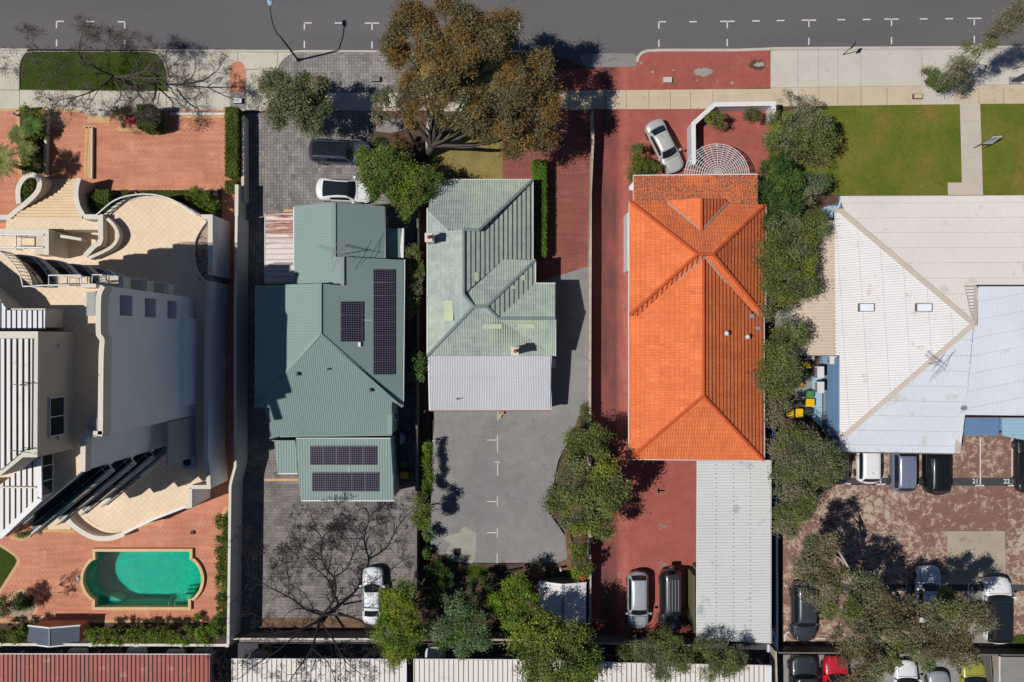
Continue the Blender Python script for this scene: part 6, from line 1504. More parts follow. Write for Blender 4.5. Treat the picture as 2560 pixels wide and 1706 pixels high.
for u in (1036, 1064):
    q = P('b',u,264,.4); MB().tube([q-Vector((0,0,.4)), q, q+Vector((0,.12,.06))], [.05,.09,.08], 12).build('lamp', MAT['whitem'], th)
th = thing('red_seat', 'red draped bench seat between the shrub and the cube hedge', 'bench', tuple(P('a',1025,940)))
a_, b_ = P('a',982,893,1.0), P('a',1072,962,1.0); MB().box((a_.x,b_.y,.75),(b_.x,a_.y,1.0)).build('seat_cover', MAT['redp'], th); MB().box((a_.x+.05,b_.y+.05,0),(b_.x-.05,a_.y-.05,.749)).build('base', MAT['brick'], th)
th = thing('rock_wall', 'row of pale grey rocks under the bare tree by the brick drive', 'rocks', tuple(P('a',780,890)))
for k in range(9):
    q = P('a',660+k*27+random.uniform(-6,6),875+random.uniform(-22,18)+k*3,.2); r_ = random.uniform(.22,.38)
    mb = MB(); import_pts = []
    for la in range(5):
        for lo in range(8):
            th_ = math.pi*la/4; ph_ = 2*math.pi*lo/8; j_ = random.uniform(.8,1.15); mb.v.append(q+Vector((math.sin(th_)*math.cos(ph_)*r_*j_, math.sin(th_)*math.sin(ph_)*r_*j_*.8, math.cos(th_)*r_*.7)))
    for la in range(4):
        for lo in range(8): mb.f.append([la*8+lo,la*8+(lo+1)%8,(la+1)*8+(lo+1)%8,(la+1)*8+lo]); mb.m.append(0)
    mb.build('rock', MAT['path3'], th)
th = thing('pool_skimmer_lid', 'round white skimmer lid left of the swimming pool', 'pool lid', tuple(P('d',627,752)))
MB().cyl(tuple(P('d',627,752)), .15, .04+.004*_layer[0], 20).build('lid', MAT['white'], th); MB().cyl(tuple(P('d',627,752)), .18, .03+.004*_layer[0], 20).build('rim', MAT['pale'], th)
def post_beam(label, t, pts, z, w=.14, mat='barkd', name='timber_rail'):
    p3 = [P(t,*p_,z) for p_ in pts]; th = thing(name, label, 'rail', tuple(Vector((p3[0].x,p3[0].y,0))))
    for a, b in zip(p3[:-1], p3[1:]): MB().bar(a, b, w, w).build('beam', MAT[mat], th)
    for p_ in p3: MB().box((p_.x-w*.4,p_.y-w*.4,0),(p_.x+w*.4,p_.y+w*.4,z)).build('post', MAT[mat], th)
post_beam('bent brown timber rail in the rear garden', 'l', ((805,775),(812,705),(945,680)), .5)
th = thing('wall_bracket_post', 'curled beige pillar foot below the grey verandah roof', 'post', tuple(P('k',800,760)))
MB().tube([P('k',785,770,.2),P('k',790,742,.35),P('k',815,728,.4)], [.12,.12,.1], 10).build('base', MAT['cream'], th); MB().cyl(tuple(P('k',812,758,0)),.22,.08,16).build('foot', MAT['cream'], th)
post_beam('pale diagonal beam leaning in the shaded garden corner', 'l', ((145,842),(205,740)), 1.2, .12, 'greyf')
MB().box(tuple(P('l',978,632,.0)), tuple(P('l',1003,670,.0)+Vector((0,0,.5)))).build('wooden_stump', MAT['barkd'], label='short dark timber stump at the edge of the car park', category='stump')
# ---------------------------------------------------------------- trees, shrubs, hedges
def leaf_mesh(name, pos, size, mats, parent, idx=None, upbias=.5, aspect=.5, **tags):
    n = len(pos); pos = np.asarray(pos, dtype=np.float64)
    nr = rng.normal(size=(n,3)); nr[:,2] = np.abs(nr[:,2])+upbias; nr /= np.linalg.norm(nr,axis=1)[:,None]
    t = rng.normal(size=(n,3)); a = np.cross(nr,t); a /= np.linalg.norm(a,axis=1)[:,None]; b = np.cross(nr,a)
    sz = (size*.9*rng.uniform(.6,1.35,n))[:,None]
    off = np.array(wloc(parent)) if parent is not None else pos.mean(0)*[1,1,0]
    P_ = pos-off
    v = np.empty((n,4,3)); v[:,0] = P_-a*sz*.5; v[:,1] = P_+b*sz*aspect*.5+nr*sz*.06; v[:,2] = P_+a*sz*.5; v[:,3] = P_-b*sz*aspect*.5+nr*sz*.06
    me = bpy.data.meshes.new(name); me.vertices.add(n*4); me.vertices.foreach_set('co', v.reshape(-1)); me.loops.add(n*4)
    me.loops.foreach_set('vertex_index', np.arange(n*4)); me.polygons.add(n); me.polygons.foreach_set('loop_start', np.arange(n)*4)
    for m in mats: me.materials.append(m)
    if idx is not None: me.polygons.foreach_set('material_index', np.asarray(idx, dtype=np.int32))
    me.update(calc_edges=True); me.validate()
    o = bpy.data.objects.new(name, me); col.objects.link(o)
    if parent is not None: o.parent = parent
    else: o.location = off
    for k_, v_ in tags.items(): o[k_] = v_
    return o
def blob_points(blobs, dens, clump, gaps=.12):
    """blobs: (centre Vector, rx, ry, rz). returns leaf positions and clump ids"""
    out = []; cid = []; k = 0; cents = []
    for (c, rx, ry, rz) in blobs:
        nc = max(16, int(rx*ry*math.pi/(clump*clump)*1.6))
        u = rng.normal(size=(nc,3)); u /= np.linalg.norm(u,axis=1)[:,None]
        u[:,2] = np.where(u[:,2] < -.35, -u[:,2], u[:,2])
        rad = rng.uniform(.35,1,nc)**.45*rng.uniform(.82,1.1,nc)
        cc = np.array(c)+u*rad[:,None]*np.array([rx,ry,rz])
        keep = rng.uniform(size=nc) > gaps; cc = cc[keep]
        per = int(dens*clump*clump*1.7)
        for q in cc:
            cr = clump*rng.uniform(.55,1.15); m = max(4, int(per*rng.uniform(.6,1.3)))
            w = rng.normal(size=(m,3))*np.array([cr*.42,cr*.42,cr*.30]); out.append(q+w); cid.append(np.full(m,k)); cents.append(q); k += 1
    return np.concatenate(out), np.concatenate(cid), cents
def limbs(mb, base, targets, r0, bend=.25, fork=None):
    base = Vector(base)
    for tg in targets:
        tg = Vector(tg); m_ = base.lerp(tg, .5)+Vector((random.uniform(-1,1),random.uniform(-1,1),random.uniform(.2,.8)))*(tg-base).length*bend*.4
        pts = spline([tuple(base), tuple(base.lerp(m_,.5)), tuple(m_), tuple(tg)],3); n = len(pts)
        mb.tube([Vector(p_) for p_ in pts], [r0*(1-.82*i/(n-1)) for i in range(n)], 6)
def tree(label, base, blobs, mats, size=.2, dens=230, clump=.8, r0=.18, fork_z=1.6, bark='bark', weights=None, gaps=.12, name='tree', cat='tree', group='trees', stems=1, nlimb=None, asp=.5, kid='crown', sw=.2):
    """base: photo pixel of the trunk foot; blobs: (px, py, z, rx_px, ry_px, rz_m)"""
    b_ = W(base[0], base[1], 0); th = thing(name, label, cat, tuple(b_), group=group)
    bl = []
    for (px, py, z, rx, ry, rz) in blobs:
        f = (1-z/H)/S; c = W(px, py, z); bl.append((c, rx*f, ry*f, rz))
    pos, cid, cents = blob_points(bl, dens, clump, gaps)
    pos[:,2] = np.maximum(pos[:,2], .08)
    idx = None
    if len(mats) > 1:
        cw = np.array(weights if weights else [1/len(mats)]*len(mats)); cs_ = np.array([tuple(c) for c in cents]); ph = rng.uniform(0,6.28,(4,3)); k_ = rng.uniform(.5,1.5,(4,3))
        fld = sum(np.sin(cs_[:,0]*k_[i,0]+ph[i,0])*np.sin(cs_[:,1]*k_[i,1]+ph[i,1])*np.cos(cs_[:,2]*k_[i,2]+ph[i,2]) for i in range(4))+rng.normal(0,.25,len(cs_))
        rk = np.argsort(np.argsort(fld))/len(cs_); cm = np.searchsorted(np.cumsum(cw/cw.sum())[:-1], rk); idx = cm[cid]
        sm = rng.uniform(size=len(idx)) < sw; idx = np.where(sm, rng.integers(0, len(mats), len(idx)), idx)
    leaf_mesh(kid, pos, size, [LEAFM[m] for m in mats], th, idx, aspect=asp)
    mb = MB(); fk = b_+Vector((0,0,fork_z))
    c0 = sum((c for c,_,_,_ in bl), Vector((0,0,0)))/len(bl)
    fk += (c0-b_)*Vector((.12,.12,0)) if False else Vector(((c0-b_).x*.1,(c0-b_).y*.1,0))
    mb.tube([b_-Vector((0,0,.1)), b_.lerp(fk,.5), fk], [r0*1.25, r0, r0*.9], 9)
    k = nlimb or min(26, 6+len(cents)//6); sel = [cents[i] for i in rng.choice(len(cents), size=min(k,len(cents)), replace=False)]
    mids = [Vector(fk).lerp(c, .62) for c,_,_,_ in bl]
    limbs(mb, fk, mids, r0*.72)
    for q in sel:
        m_ = min(mids, key=lambda p_: (p_-Vector(q)).length); limbs(mb, m_, [q], r0*.34)
    mb.build('trunk', MAT[bark], th, smooth=True)
    return th
def hedge(label, x0, y0, x1, y1, z, mats=('hedge',), size=.12, dens=420, cat='hedge', base='leafy', dark='dark', name='hedge', poly=None):
    dens *= 1.6
    """clipped hedge: x0.. are photo pixels of the TOP"""
    a, b = W(x0,y0,z), W(x1,y1,z); c = (a+b)/2; th = thing(name, label, cat, (c.x,c.y,0))
    xa, xb, ya, yb = min(a.x,b.x), max(a.x,b.x), min(a.y,b.y), max(a.y,b.y)
    A_ = (xb-xa)*(yb-ya); n = int(A_*dens); pos = [np.column_stack([rng.uniform(xa,xb,n), rng.uniform(ya,yb,n), z+rng.normal(0,.05,n)+.04*np.sin(rng.uniform(0,9,n))])]
    for (u0,u1,v,ax) in ((xa,xb,ya,0),(xa,xb,yb,0),(ya,yb,xa,1),(ya,yb,xb,1)):
        m = int((u1-u0)*z*dens*.6); w_ = rng.uniform(u0,u1,m); q = rng.normal(v,.05,m); zz = rng.uniform(.05,z,m)
        pos.append(np.column_stack([w_,q,zz] if ax == 0 else [q,w_,zz]))
    leaf_mesh('foliage', np.concatenate(pos), size, [LEAFM[m] for m in mats], th, rng.integers(0,len(mats),sum(len(p_) for p_ in pos)) if len(mats) > 1 else None, upbias=.3)
    core = MB().box((xa+.05,ya+.05,0),(xb-.05,yb-.05,z-.06)); core.build('inner_growth', LEAFM[dark], th)
    return th
def bush(label, blobs, mats, size=.16, dens=260, clump=.5, weights=None, cat='shrub', name='shrub', group='shrubs', gaps=.08):
    x = sum(b[0] for b in blobs)/len(blobs); y = sum(b[1] for b in blobs)/len(blobs)
    c = W(x, y, blobs[0][2]*.6); bp = (c.x*S+1280, 853-c.y*S)
    return tree(label, bp, blobs, mats, size*.9, dens*1.35, min(clump,.36), .05, .3, 'bark', weights, gaps, name, cat, group, nlimb=8)
TX = lambda t, u, v: N(t, u, v)
def B(t, u, v, z, ru, rv, rz): x, y = N(t, u, v); return (x, y, z, ru/Q, rv/Q, rz)

tree('large orange tinged gum tree overhanging the road', N('e',1478,1225), [B('e',1400,300,10,260,230,2),B('e',1650,200,11,300,200,2),B('e',1560,560,10,300,280,2.2),B('e',1800,330,11,250,220,2),B('e',1350,820,7.5,200,200,1.8),
   B('e',1700,800,9,260,220,2),B('i',60,300,11,160,170,1.8),B('i',300,720,9,200,220,2),B('i',480,560,8.5,80,140,1.2),B('i',520,820,8,100,150,1.2),B('i',150,900,8,230,190,2),B('i',300,1130,6.5,110,110,1.2),B('e',1880,950,7.5,180,150,1.6),B('i',500,1040,6.5,70,90,1),B('i',210,215,10.5,70,80,1),B('e',1230,420,9,90,80,1),B('e',1330,110,11,80,70,1)],
   ['gum','rust','olive','amber'], .2, 300, .8, .3, 2.2, 'bark', [.40,.34,.16,.10], .16, nlimb=60, asp=.35, sw=.35)
tb = thing('gum_trunk', 'pale twin trunk of a gum leaning over the front garden', 'tree trunk', tuple(P('e',1415,1240)))
mb = MB(); mb.tube([P('e',1490,1225,0),P('e',1480,1120,1.8),P('e',1478,1010,3.5),P('e',1500,900,5.5)], [.3,.27,.22,.15], 10); mb.build('trunk', MAT['barkp'], tb, smooth=True)
mb = MB(); mb.tube([P('e',1412,1250,0),P('e',1360,1120,2.),P('e',1300,1000,4),P('e',1260,850,6)], [.2,.18,.15,.1], 9); mb.build('trunk', MAT['bark'], tb, smooth=True)
tree('grey green rounded tree at the front of the grey paved yard', N('e',520,820), [B('e',330,700,4.5,170,150,1.3),B('e',560,690,4.8,150,110,1.2),B('e',380,900,4.2,170,140,1.3),B('e',600,900,4.5,150,170,1.4),B('e',470,790,5,200,200,1.2)], ['olive','mid','grey'], .17, 300, .7, .16, 1.5, 'bark', [.72,.18,.10], .08)
bush('dull grey green shrub at the left foot of the gum tree', [B('e',1110,850,2.4,80,150,1.2),B('e',1150,760,2.6,60,70,.8)], ['olive','grey'], .16, 220, .5, [.7,.3])
tree('bright green leafy tree overhanging the white coupe', N('f',1300,80), [B('e',1180,1330,4.2,220,170,1.3),B('e',1450,1420,3.8,160,110,1.2),B('f',1150,180,4,180,130,1.2),B('f',1350,200,4,130,140,1.2),B('f',1330,370,3.2,110,80,.9),B('e',1000,1250,3.6,80,90,.9),B('e',1060,1480,4,90,90,.9),B('f',1230,340,3.0,80,60,.8)], ['green','mid','bright'], .17, 300, .6, .13, 1.3, 'barkd', [.5,.3,.2], .14)
bush('dark olive round shrub at the nose of the dark coupe SUV', [B('e',1110,1150,2.2,85,75,1.0)], ['olive','dark'], .13, 330, .5, [.5,.5])
bush('dark red leaved shrub between the gum trunks and green tree', [B('e',1245,1170,2.2,80,120,1.1)], ['red','mid'], .15, 230, .5, [.75,.25])
bush('narrow olive shrub growing along the alley fence', [B('f',1360,760,2.8,70,90,1),B('f',1370,900,2.8,85,90,1),B('f',1360,1040,2.8,75,90,1),B('f',1350,1170,2.6,60,80,.9)], ['mid','olive'], .15, 270, .5, [.7,.3])
bush('small fresh green tree beside the grey verandah roof', [B('g',1400,330,3,70,80,.9),B('g',1400,430,2.8,55,55,.8)], ['green','bluegreen'], .17, 280, .45, [.8,.2])
bush('green climbing hedge along the left edge of the asphalt car park', [B('g',1478,1000,1.6,30,60,.7),B('g',1475,1120,1.6,35,70,.7),B('g',1478,1240,1.6,32,70,.7),B('g',1470,1330,1.6,28,50,.6)], ['bright','green'], .14, 300, .4, [.6,.4], cat='hedge', name='hedge')
tree('small standard tree at the corner casting a round shadow', N('h',1610,185), [B('h',1585,180,3.4,70,70,.9),B('h',1560,270,3.4,60,60,.8),B('h',1610,300,3.0,50,50,.7)], ['mid','bright'], .15, 300, .45, .06, 1.8, 'bark', [.6,.4])
bush('spiky dark plant on the left rim of the car park', [B('h',1640,405,1.2,40,45,.6),B('h',1615,548,.8,18,22,.4)], ['green','bluegreen'], .2, 200, .35)
tree('dense yellow green tree between the white car and the garden', N('h',1400,960), [B('h',1380,900,5,150,140,1.5),B('h',1450,1060,5.2,140,160,1.5),B('h',1340,1150,5,130,150,1.5),B('h',1400,1300,4.6,110,110,1.3),B('h',1500,1150,4.8,95,130,1.2)], ['yellowgreen','bright','green'], .15, 330, .65, .16, 1.8, 'barkd', [.6,.25,.15], .08)
tree('blue green dense tree left of the bright green one', N('l',520,980), [B('l',470,980,4.5,130,130,1.3),B('l',380,1150,4.5,140,120,1.4),B('l',560,1130,4.8,140,140,1.4),B('l',480,1260,4.2,130,90,1.1),B('l',600,1240,4.2,110,80,1.1)], ['bluegreen','green'], .15, 330, .6, .15, 1.7, 'bark', [.75,.25], .08)
bush('very dark shrub in the shaded rear garden', [B('l',620,820,2.4,100,90,1),B('l',300,730,2.2,120,110,1),B('l',270,900,2.2,100,110,1)], ['dark'], .15, 260, .55)
tree('bright lime green tree left of the garden shed', N('l',890,880), [B('l',920,810,3.6,120,100,1.1),B('l',800,930,3.6,100,110,1.1),B('l',950,950,3.8,110,120,1.2),B('l',860,1060,3.6,110,90,1.0)], ['bright','green','yellowgreen'], .15, 320, .55, .12, 1.3, 'bark', [.6,.2,.2], .08)
bush('dark leafless looking red shrub above the garden shed', [B('l',1060,690,1.8,50,70,.8)], ['red','dark'], .12, 170, .4, [.5,.5])
tree('large olive green tree covering the bottom carports', N('l',1200,1150), [B('l',1180,1180,6.5,190,140,1.7),B('l',1000,1200,6,140,130,1.5),B('l',1340,1180,6,140,130,1.5),B('l',1250,1380,7,240,160,1.9),B('l',1050,1400,6.2,130,120,1.5),B('l',1430,1420,6.2,140,130,1.5),B('l',1150,1560,6.5,210,120,1.6),B('l',1380,1580,6.5,150,120,1.6),B('l',1060,1090,5,80,90,1)], ['mid','yellowgreen','green'], .18, 290, .75, .24, 2.2, 'bark', [.6,.22,.18], .12)
tree('broad olive green tree straddling the cream fence', N('k',1500,1250), [B('k',1500,1120,5.5,190,130,1.5),B('k',1330,1280,5.5,160,150,1.6),B('k',1620,1280,5.6,160,170,1.6),B('l',1300,110,5.4,160,130,1.5),B('l',1560,130,5.6,200,150,1.6),B('l',1400,280,5.0,150,110,1.3),B('l',1580,330,4.4,110,90,1.1),B('k',1400,960,4.0,90,120,.9),B('k',1540,940,4.2,60,110,1)], ['mid','olive','yellowgreen'], .18, 250, .75, .22, 2.0, 'bark', [.62,.2,.18], .16)
bush('green shrub with red flowers by the cream fence', [B('l',1410,520,2.6,80,80,.9),B('l',1430,640,2.6,90,90,.9),B('l',1400,700,2.4,60,50,.8)], ['green','bright','flower'], .15, 300, .5, [.68,.28,.04])
bush('sprawling creeper on the cream fence above the broad tree', [B('k',1450,740,1.6,50,90,.6),B('k',1430,820,1.4,50,60,.5)], ['mid','olive'], .15, 240, .4, [.7,.3])
hedge('long narrow clipped hedge beside the pale green tiled house', 1333, 401, 1365, 640, 1.7, ('green','bright'))
bush('triangular clipped shrub beside the silver sedan', [B('i',1240,1190,1.9,60,60,.8),B('i',1250,1300,1.8,90,90,.8),B('i',1340,1330,1.6,90,50,.6),B('i',1210,1400,1.6,55,80,.7)], ['hedge','mid'], .12, 420, .45, [.7,.3])
bush('round ball shaped shrub inside the angular white wall', [B('i',1840,955,1.8,85,78,.9)], ['mid','yellowgreen'], .12, 420, .4, [.75,.25])
bush('round dark shrub right of the ball shaped one in the courtyard', [B('i',2130,920,1.8,75,65,.9)], ['dark','mid'], .12, 380, .4, [.6,.4])
tree('sparse grey twiggy shrub by the white courtyard wall', N('m',200,900), [B('m',160,780,3,100,60,.8),B('m',310,800,3,80,55,.7),B('m',230,870,2.6,130,50,.7)], ['grey','olive'], .12, 110, .45, .08, .6, 'barkp', [.6,.4], .25, nlimb=40)
tree('dark olive rounded tree at the top left corner of the lawn', N('m',150,1060), [B('m',120,1000,4,150,130,1.4),B('m',350,980,4,150,110,1.4),B('m',430,1080,3.8,110,110,1.2),B('m',250,1130,4.2,170,110,1.3),B('m',60,1120,3.6,100,100,1.2)], ['mid','olive','grey'], .15, 280, .6, .15, 1.2, 'barkp', [.5,.38,.12], .12)
tree('dark green dense tree left of the lawn corner', N('m',120,1400), [B('m',60,1330,4,130,120,1.4),B('m',130,1430,4.2,150,120,1.4),B('m',30,1500,4,120,110,1.3),B('q',1430,380,4,150,130,1.3),B('q',1390,500,3.6,120,90,1.1)], ['dark','green'], .14, 380, .55, .16, 1.4, 'barkd', [.65,.35], .05)
tree('silvery green shrub tree at the lower left of the lawn', N('m',330,1480), [B('m',350,1440,3.2,100,110,1.1),B('m',290,1530,3,80,80,1)], ['bluegreen','grey'], .14, 280, .5, .1, .8, 'barkp', [.6,.4])
tree('bare reddish twiggy shrub at the left side of the lawn', N('m',380,1290), [B('m',370,1270,2.6,130,60,.8)], ['grey','red'], .11, 90, .4, .07, .5, 'bark', [.8,.2], .25, nlimb=36)
tree('large feathery olive tree overlapping the orange roof edge', N('q',1480,820), [B('q',1430,560,5,170,130,1.4),B('q',1650,520,4.6,110,100,1.2),B('q',1380,760,5.2,190,150,1.5),B('q',1580,720,5,130,150,1.4),B('q',1450,950,5.2,230,150,1.5),B('q',1420,1100,4.8,180,110,1.3),B('q',1600,1000,4.6,90,100,1.1)], ['mid','olive','yellowgreen'], .2, 270, .75, .2, 1.8, 'barkp', [.55,.3,.15], .12, asp=.3)
tree('feathery olive tree beside the lower orange roof', N('r',1440,260), [B('r',1480,140,4.8,160,120,1.3),B('r',1350,300,5,150,130,1.3),B('r',1470,330,5,130,110,1.2),B('r',1340,480,4.8,140,110,1.2),B('r',1450,490,4.4,90,90,1.1)], ['mid','olive','yellowgreen'], .2, 270, .7, .18, 1.6, 'barkp', [.55,.3,.15], .12, asp=.3)
tree('thin grey leaved tree left of the yellow bins', N('r',1420,720), [B('r',1400,660,3.6,110,80,1),B('r',1370,770,3.4,70,80,.9)], ['grey','olive'], .14, 200, .5, .1, 1.0, 'barkp', [.6,.4], .2, nlimb=30)
tree('olive tree below the bins beside the white roof corner', N('r',1560,1050), [B('r',1540,930,4.8,140,95,1.2),B('r',1440,1020,5,140,140,1.4),B('r',1660,1050,5,170,140,1.4),B('r',1520,1180,5,160,130,1.4),B('r',1720,1200,4.8,130,110,1.2),B('r',1830,1120,4,80,110,1)], ['olive','mid','grey'], .18, 280, .7, .18, 1.6, 'barkp', [.5,.32,.18], .12, asp=.35)
tree('narrow olive tree between the navy fence and the red car park', N('r',1560,1440), [B('r',1510,1340,4.4,130,90,1.2),B('r',1580,1430,4.4,120,100,1.2),B('s',1830,100,4.4,110,110,1.2),B('s',1850,240,4.2,120,110,1.2),B('s',1770,340,4,80,90,1),B('s',1760,240,4,60,60,.8)], ['mid','olive','grey'], .18, 270, .65, .15, 1.4, 'barkp', [.5,.3,.2], .12, asp=.35)
GM = ['gum','olive','grey','mid']; GW = [.38,.22,.26,.14]
gumt = tree('sprawling gum tree with white branches over the car park', N('p',860,1060), [B('p',430,490,8,160,75,1),B('p',300,640,8,150,100,1.1),B('p',450,700,7.6,160,110,1.1),B('p',380,830,8,140,90,1.1),B('p',760,820,7.5,150,120,1.2),B('p',560,970,8,180,110,1.2),B('p',850,940,7.5,110,100,1.1),B('p',880,1050,7.5,110,110,1.1),
   B('p',700,1220,8.4,210,120,1.3),B('p',1050,1150,8.2,180,120,1.3),B('p',1200,1280,8.4,200,110,1.3),B('p',800,1400,8.6,260,120,1.4),B('p',1150,1000,7.6,140,80,1),B('p',1450,1010,8.2,170,110,1.2),B('p',1650,1050,8.4,150,100,1.2),B('p',1400,1180,8.2,200,120,1.2),B('p',1480,1340,8.2,160,90,1.1),B('p',700,1540,8.4,190,80,1.2)],
   GM, .16, 400, .6, .34, 2.6, 'barkp', GW, .14, nlimb=170)
tree('dark shade loving shrub tree under the gum tree', N('p',700,760), [B('p',680,760,4,110,90,1),B('p',1380,880,3.2,90,50,.8),B('p',1230,1400,3.4,70,70,.9)], ['mid','dark'], .15, 220, .5, .1, 1.2, 'bark', [.6,.4])
tree('wind swept tall tree leaning over the verge at the right', N('m',1330,640), [B('m',1400,590,3.5,110,90,1.1),B('m',1480,530,6,110,90,1.1),B('m',1570,440,8,130,100,1.1),B('m',1680,330,10,120,90,1.1),B('m',1800,250,11.5,120,90,1.1),B('m',1900,150,13,110,80,1.1),B('m',1980,80,14,80,70,1),B('m',1490,650,4,90,60,.8)], ['grey','olive','mid'], .17, 230, .6, .14, 1.5, 'barkp', [.6,.22,.18], .1, nlimb=110, asp=.2)
bush('clipped green shrub at the base of the leaning tree', [B('m',1265,600,1.2,75,60,.7),B('m',1340,650,1.2,100,55,.6)], ['green','mid'], .14, 350, .4, [.7,.3])
tree('wispy drooping tree above the cream carport, left of two', N('s',800,1300), [B('s',820,1230,4.6,170,70,1),B('s',700,1310,4.6,150,110,1.1),B('s',900,1370,5,170,130,1.2),B('s',560,1320,3.6,110,60,.9),B('s',780,1470,4.4,150,70,.9)], ['mid','olive'], .22, 220, .6, .14, 1.6, 'barkd', [.6,.4], .15, asp=.2)
tree('wispy drooping tree below the garage, right of two', N('s',1260,1340), [B('s',1160,1290,4.6,120,80,1),B('s',1280,1380,5,170,110,1.2),B('s',1180,1450,4.6,150,90,1),B('s',1390,1390,4.2,90,60,.8)], ['mid','olive'], .22, 220, .6, .14, 1.6, 'barkd', [.6,.4], .15, asp=.2)
# left property
hedge('long clipped hedge between the brick drive and the grey yard', N('a',1766,0)[0], N('a',0,842)[1], N('a',1862,0)[0], N('a',0,1378)[1], 2.0)
hedge('tall cube shaped hedge at the front of the brick forecourt', *N('a',1072,818), *N('a',1188,1000), 2.3, ('hedge','green'))
hedge('small square hedge below the long clipped one', *N('b',1765,165), *N('b',1848,245), 1.3)
hedge('low strip of clipped hedge along the round terrace', *N('b',1100,243), *N('b',1495,290), .8)
hedge('clipped square hedge beside the front steps', *N('b',745,238), *N('b',850,328), 1.5)
bush('dark low shrubs around the clipped square hedge', [B('b',730,300,1.0,50,70,.6),B('b',870,360,.7,60,60,.5),B('b',800,380,.8,70,50,.5)], ['dark'], .14, 260, .4)
bush('glossy green mounded shrub at the right of the round terrace', [B('b',1530,280,1.9,60,60,.8),B('b',1600,330,1.9,70,70,.8),B('b',1660,380,1.8,60,60,.8)], ['hedge','bright'], .15, 400, .42, [.6,.4])
bush('small rounded hedge plant beside the spotlights', [B('b',1000,270,.7,25,20,.35)], ['hedge'], .12, 350, .3)
bush('reddish green shrub next to the red seat', [B('a',930,930,1.8,55,80,.8),B('a',990,870,1.6,40,40,.6)], ['hedge','red'], .14, 260, .42, [.75,.25])
bush('planter shrub inside the looped white wall', [B('b',225,200,1.6,50,60,.4),B('b',205,280,1.5,45,50,.4)], ['mid','hedge'], .14, 340, .35, [.5,.5])
bush('leafy green garden bed plants with yellow blooms by the drive', [B('a',240,890,1.1,80,50,.6),B('a',330,920,1.0,45,60,.5),B('a',310,1060,1.0,60,60,.5),B('a',280,1310,1.2,80,60,.7),B('a',250,1230,1.1,70,60,.6)], ['green','hedge','yellow'], .17, 260, .45, [.5,.38,.12], gaps=.05)
def palm(label, t, u, v, h, r_px, n=22, droop=.5, mat='palm', name='palm_tree', cat='palm', trunkr=.14, wide=.1):
    top_ = P(t,u,v,h); gx = top_; th = thing(name, label, cat, (top_.x,top_.y,0), group='palms and cycads')
    rr_ = r_px/Q/S; MB().tube([Vector((top_.x,top_.y,0)), Vector((top_.x,top_.y,h))], [trunkr*1.3,trunkr], 8).build('trunk', MAT['bark'], th)
    mb = MB()
    for k in range(n):
        an = 2*math.pi*k/n+random.uniform(-.15,.15); L_ = rr_*random.uniform(.8,1.1); prev = None
        for i in range(9):
            t_ = i/8; q = top_+Vector((math.cos(an)*L_*t_, math.sin(an)*L_*t_, .35*L_*math.sin(t_*2.2)-droop*L_*t_*t_))
            if prev is not None:
                d_ = (q-prev).normalized(); s_ = d_.cross(Vector((0,0,1))).normalized()
                for sg in (-1,1):
                    for jj in (0,.5):
                        m_ = prev.lerp(q, jj); l_ = wide*2.2*math.sin(math.pi*min(1,t_*.9+.1))+.04
                        mb.add([m_, m_+d_*.11, m_+s_*sg*l_+d_*l_*.6-Vector((0,0,.05))], [(0,1,2)])
            prev = q
    mb.build('crown', LEAFM[mat], th)
palm('tall palm crown at the left edge of the brick drive', 'a', 20, 1265, 4.5, 165, 16, .5, wide=.16)
palm('yellowish cycad in the garden bed, upper of two', 'a', 140, 1060, 1.6, 85, 24, .35, wide=.09)
palm('green cycad in the garden bed below the yellowish one', 'a', 210, 1180, 1.6, 95, 26, .35, wide=.09)
palm('dark green cycad at the top of the garden bed', 'a', 255, 985, 1.6, 95, 26, .35, 'green', wide=.09)
# pool side plants
for i_ in range(9):
    u_ = 745+i_*106+random.uniform(-12,12)
    bush(f'rounded green shrub {["just right of the pump shed","second right of the pump shed","third right of the pump shed","left of the pool centre line","behind the middle of the pool","right of the pool centre line","behind the right part of the pool","second from the corner","nearest the wall corner"][i_]} in the pool hedge row', [B('d',u_,1200+random.uniform(-10,10),1.9,64,64,.8)], ['hedge','bright'] if i_ % 3 else ['bright','yellowgreen'], .16, 280, .42, [.6,.4], group='pool hedge shrubs')
bush('dense green shrubs left of the pump shed', [B('d',40,1190,1.9,70,70,.8),B('d',130,1200,1.9,70,60,.8),B('d',190,1170,1.8,40,60,.7),B('d',-60,1190,1.9,70,70,.8)], ['hedge','green'], .16, 280, .42, [.6,.4])
for i_, (v_, rv_) in enumerate(((310,55),(430,60),(540,60),(660,65),(780,65),(890,60),(1010,60),(1120,60),(1215,45))):
    if i_ in (7,8): continue
    bush(f'leafy climber clump on the right pool wall, {["topmost","second from the top","third from the top","level with the pool middle","just below the pool middle","level with the lower pool edge","lowest"][i_]}', [B('d',1745+(i_%2)*8,v_,1.7,42,rv_,.7)], ['green','hedge','bright'], .17, 250, .42, [.45,.35,.2], cat='climber', group='pool wall climbers')
bush('tall leafy shrub at the corner of the pool walls', [B('d',1710,1140,2.2,80,80,.9),B('d',1600,1170,2.1,60,60,.8)], ['bright','green'], .18, 280, .5, [.6,.4])
bush('tiny green plant on the pool paving edge', [B('d',1548,1050,.5,24,26,.3)], ['bright'], .15, 200, .25)
bush('dark low plant in the round pebble planter', [B('d',190,930,.9,90,65,.45),B('d',160,950,.8,50,50,.4)], ['green','dark'], .15, 260, .4, [.5,.5])
tree('small grey green olive tree beside the round planter', N('d',80,960), [B('d',50,930,2.6,60,60,.8),B('d',40,1000,2.6,50,50,.7)], ['olive','mid'], .14, 260, .4, .06, .9, 'bark', [.6,.4])
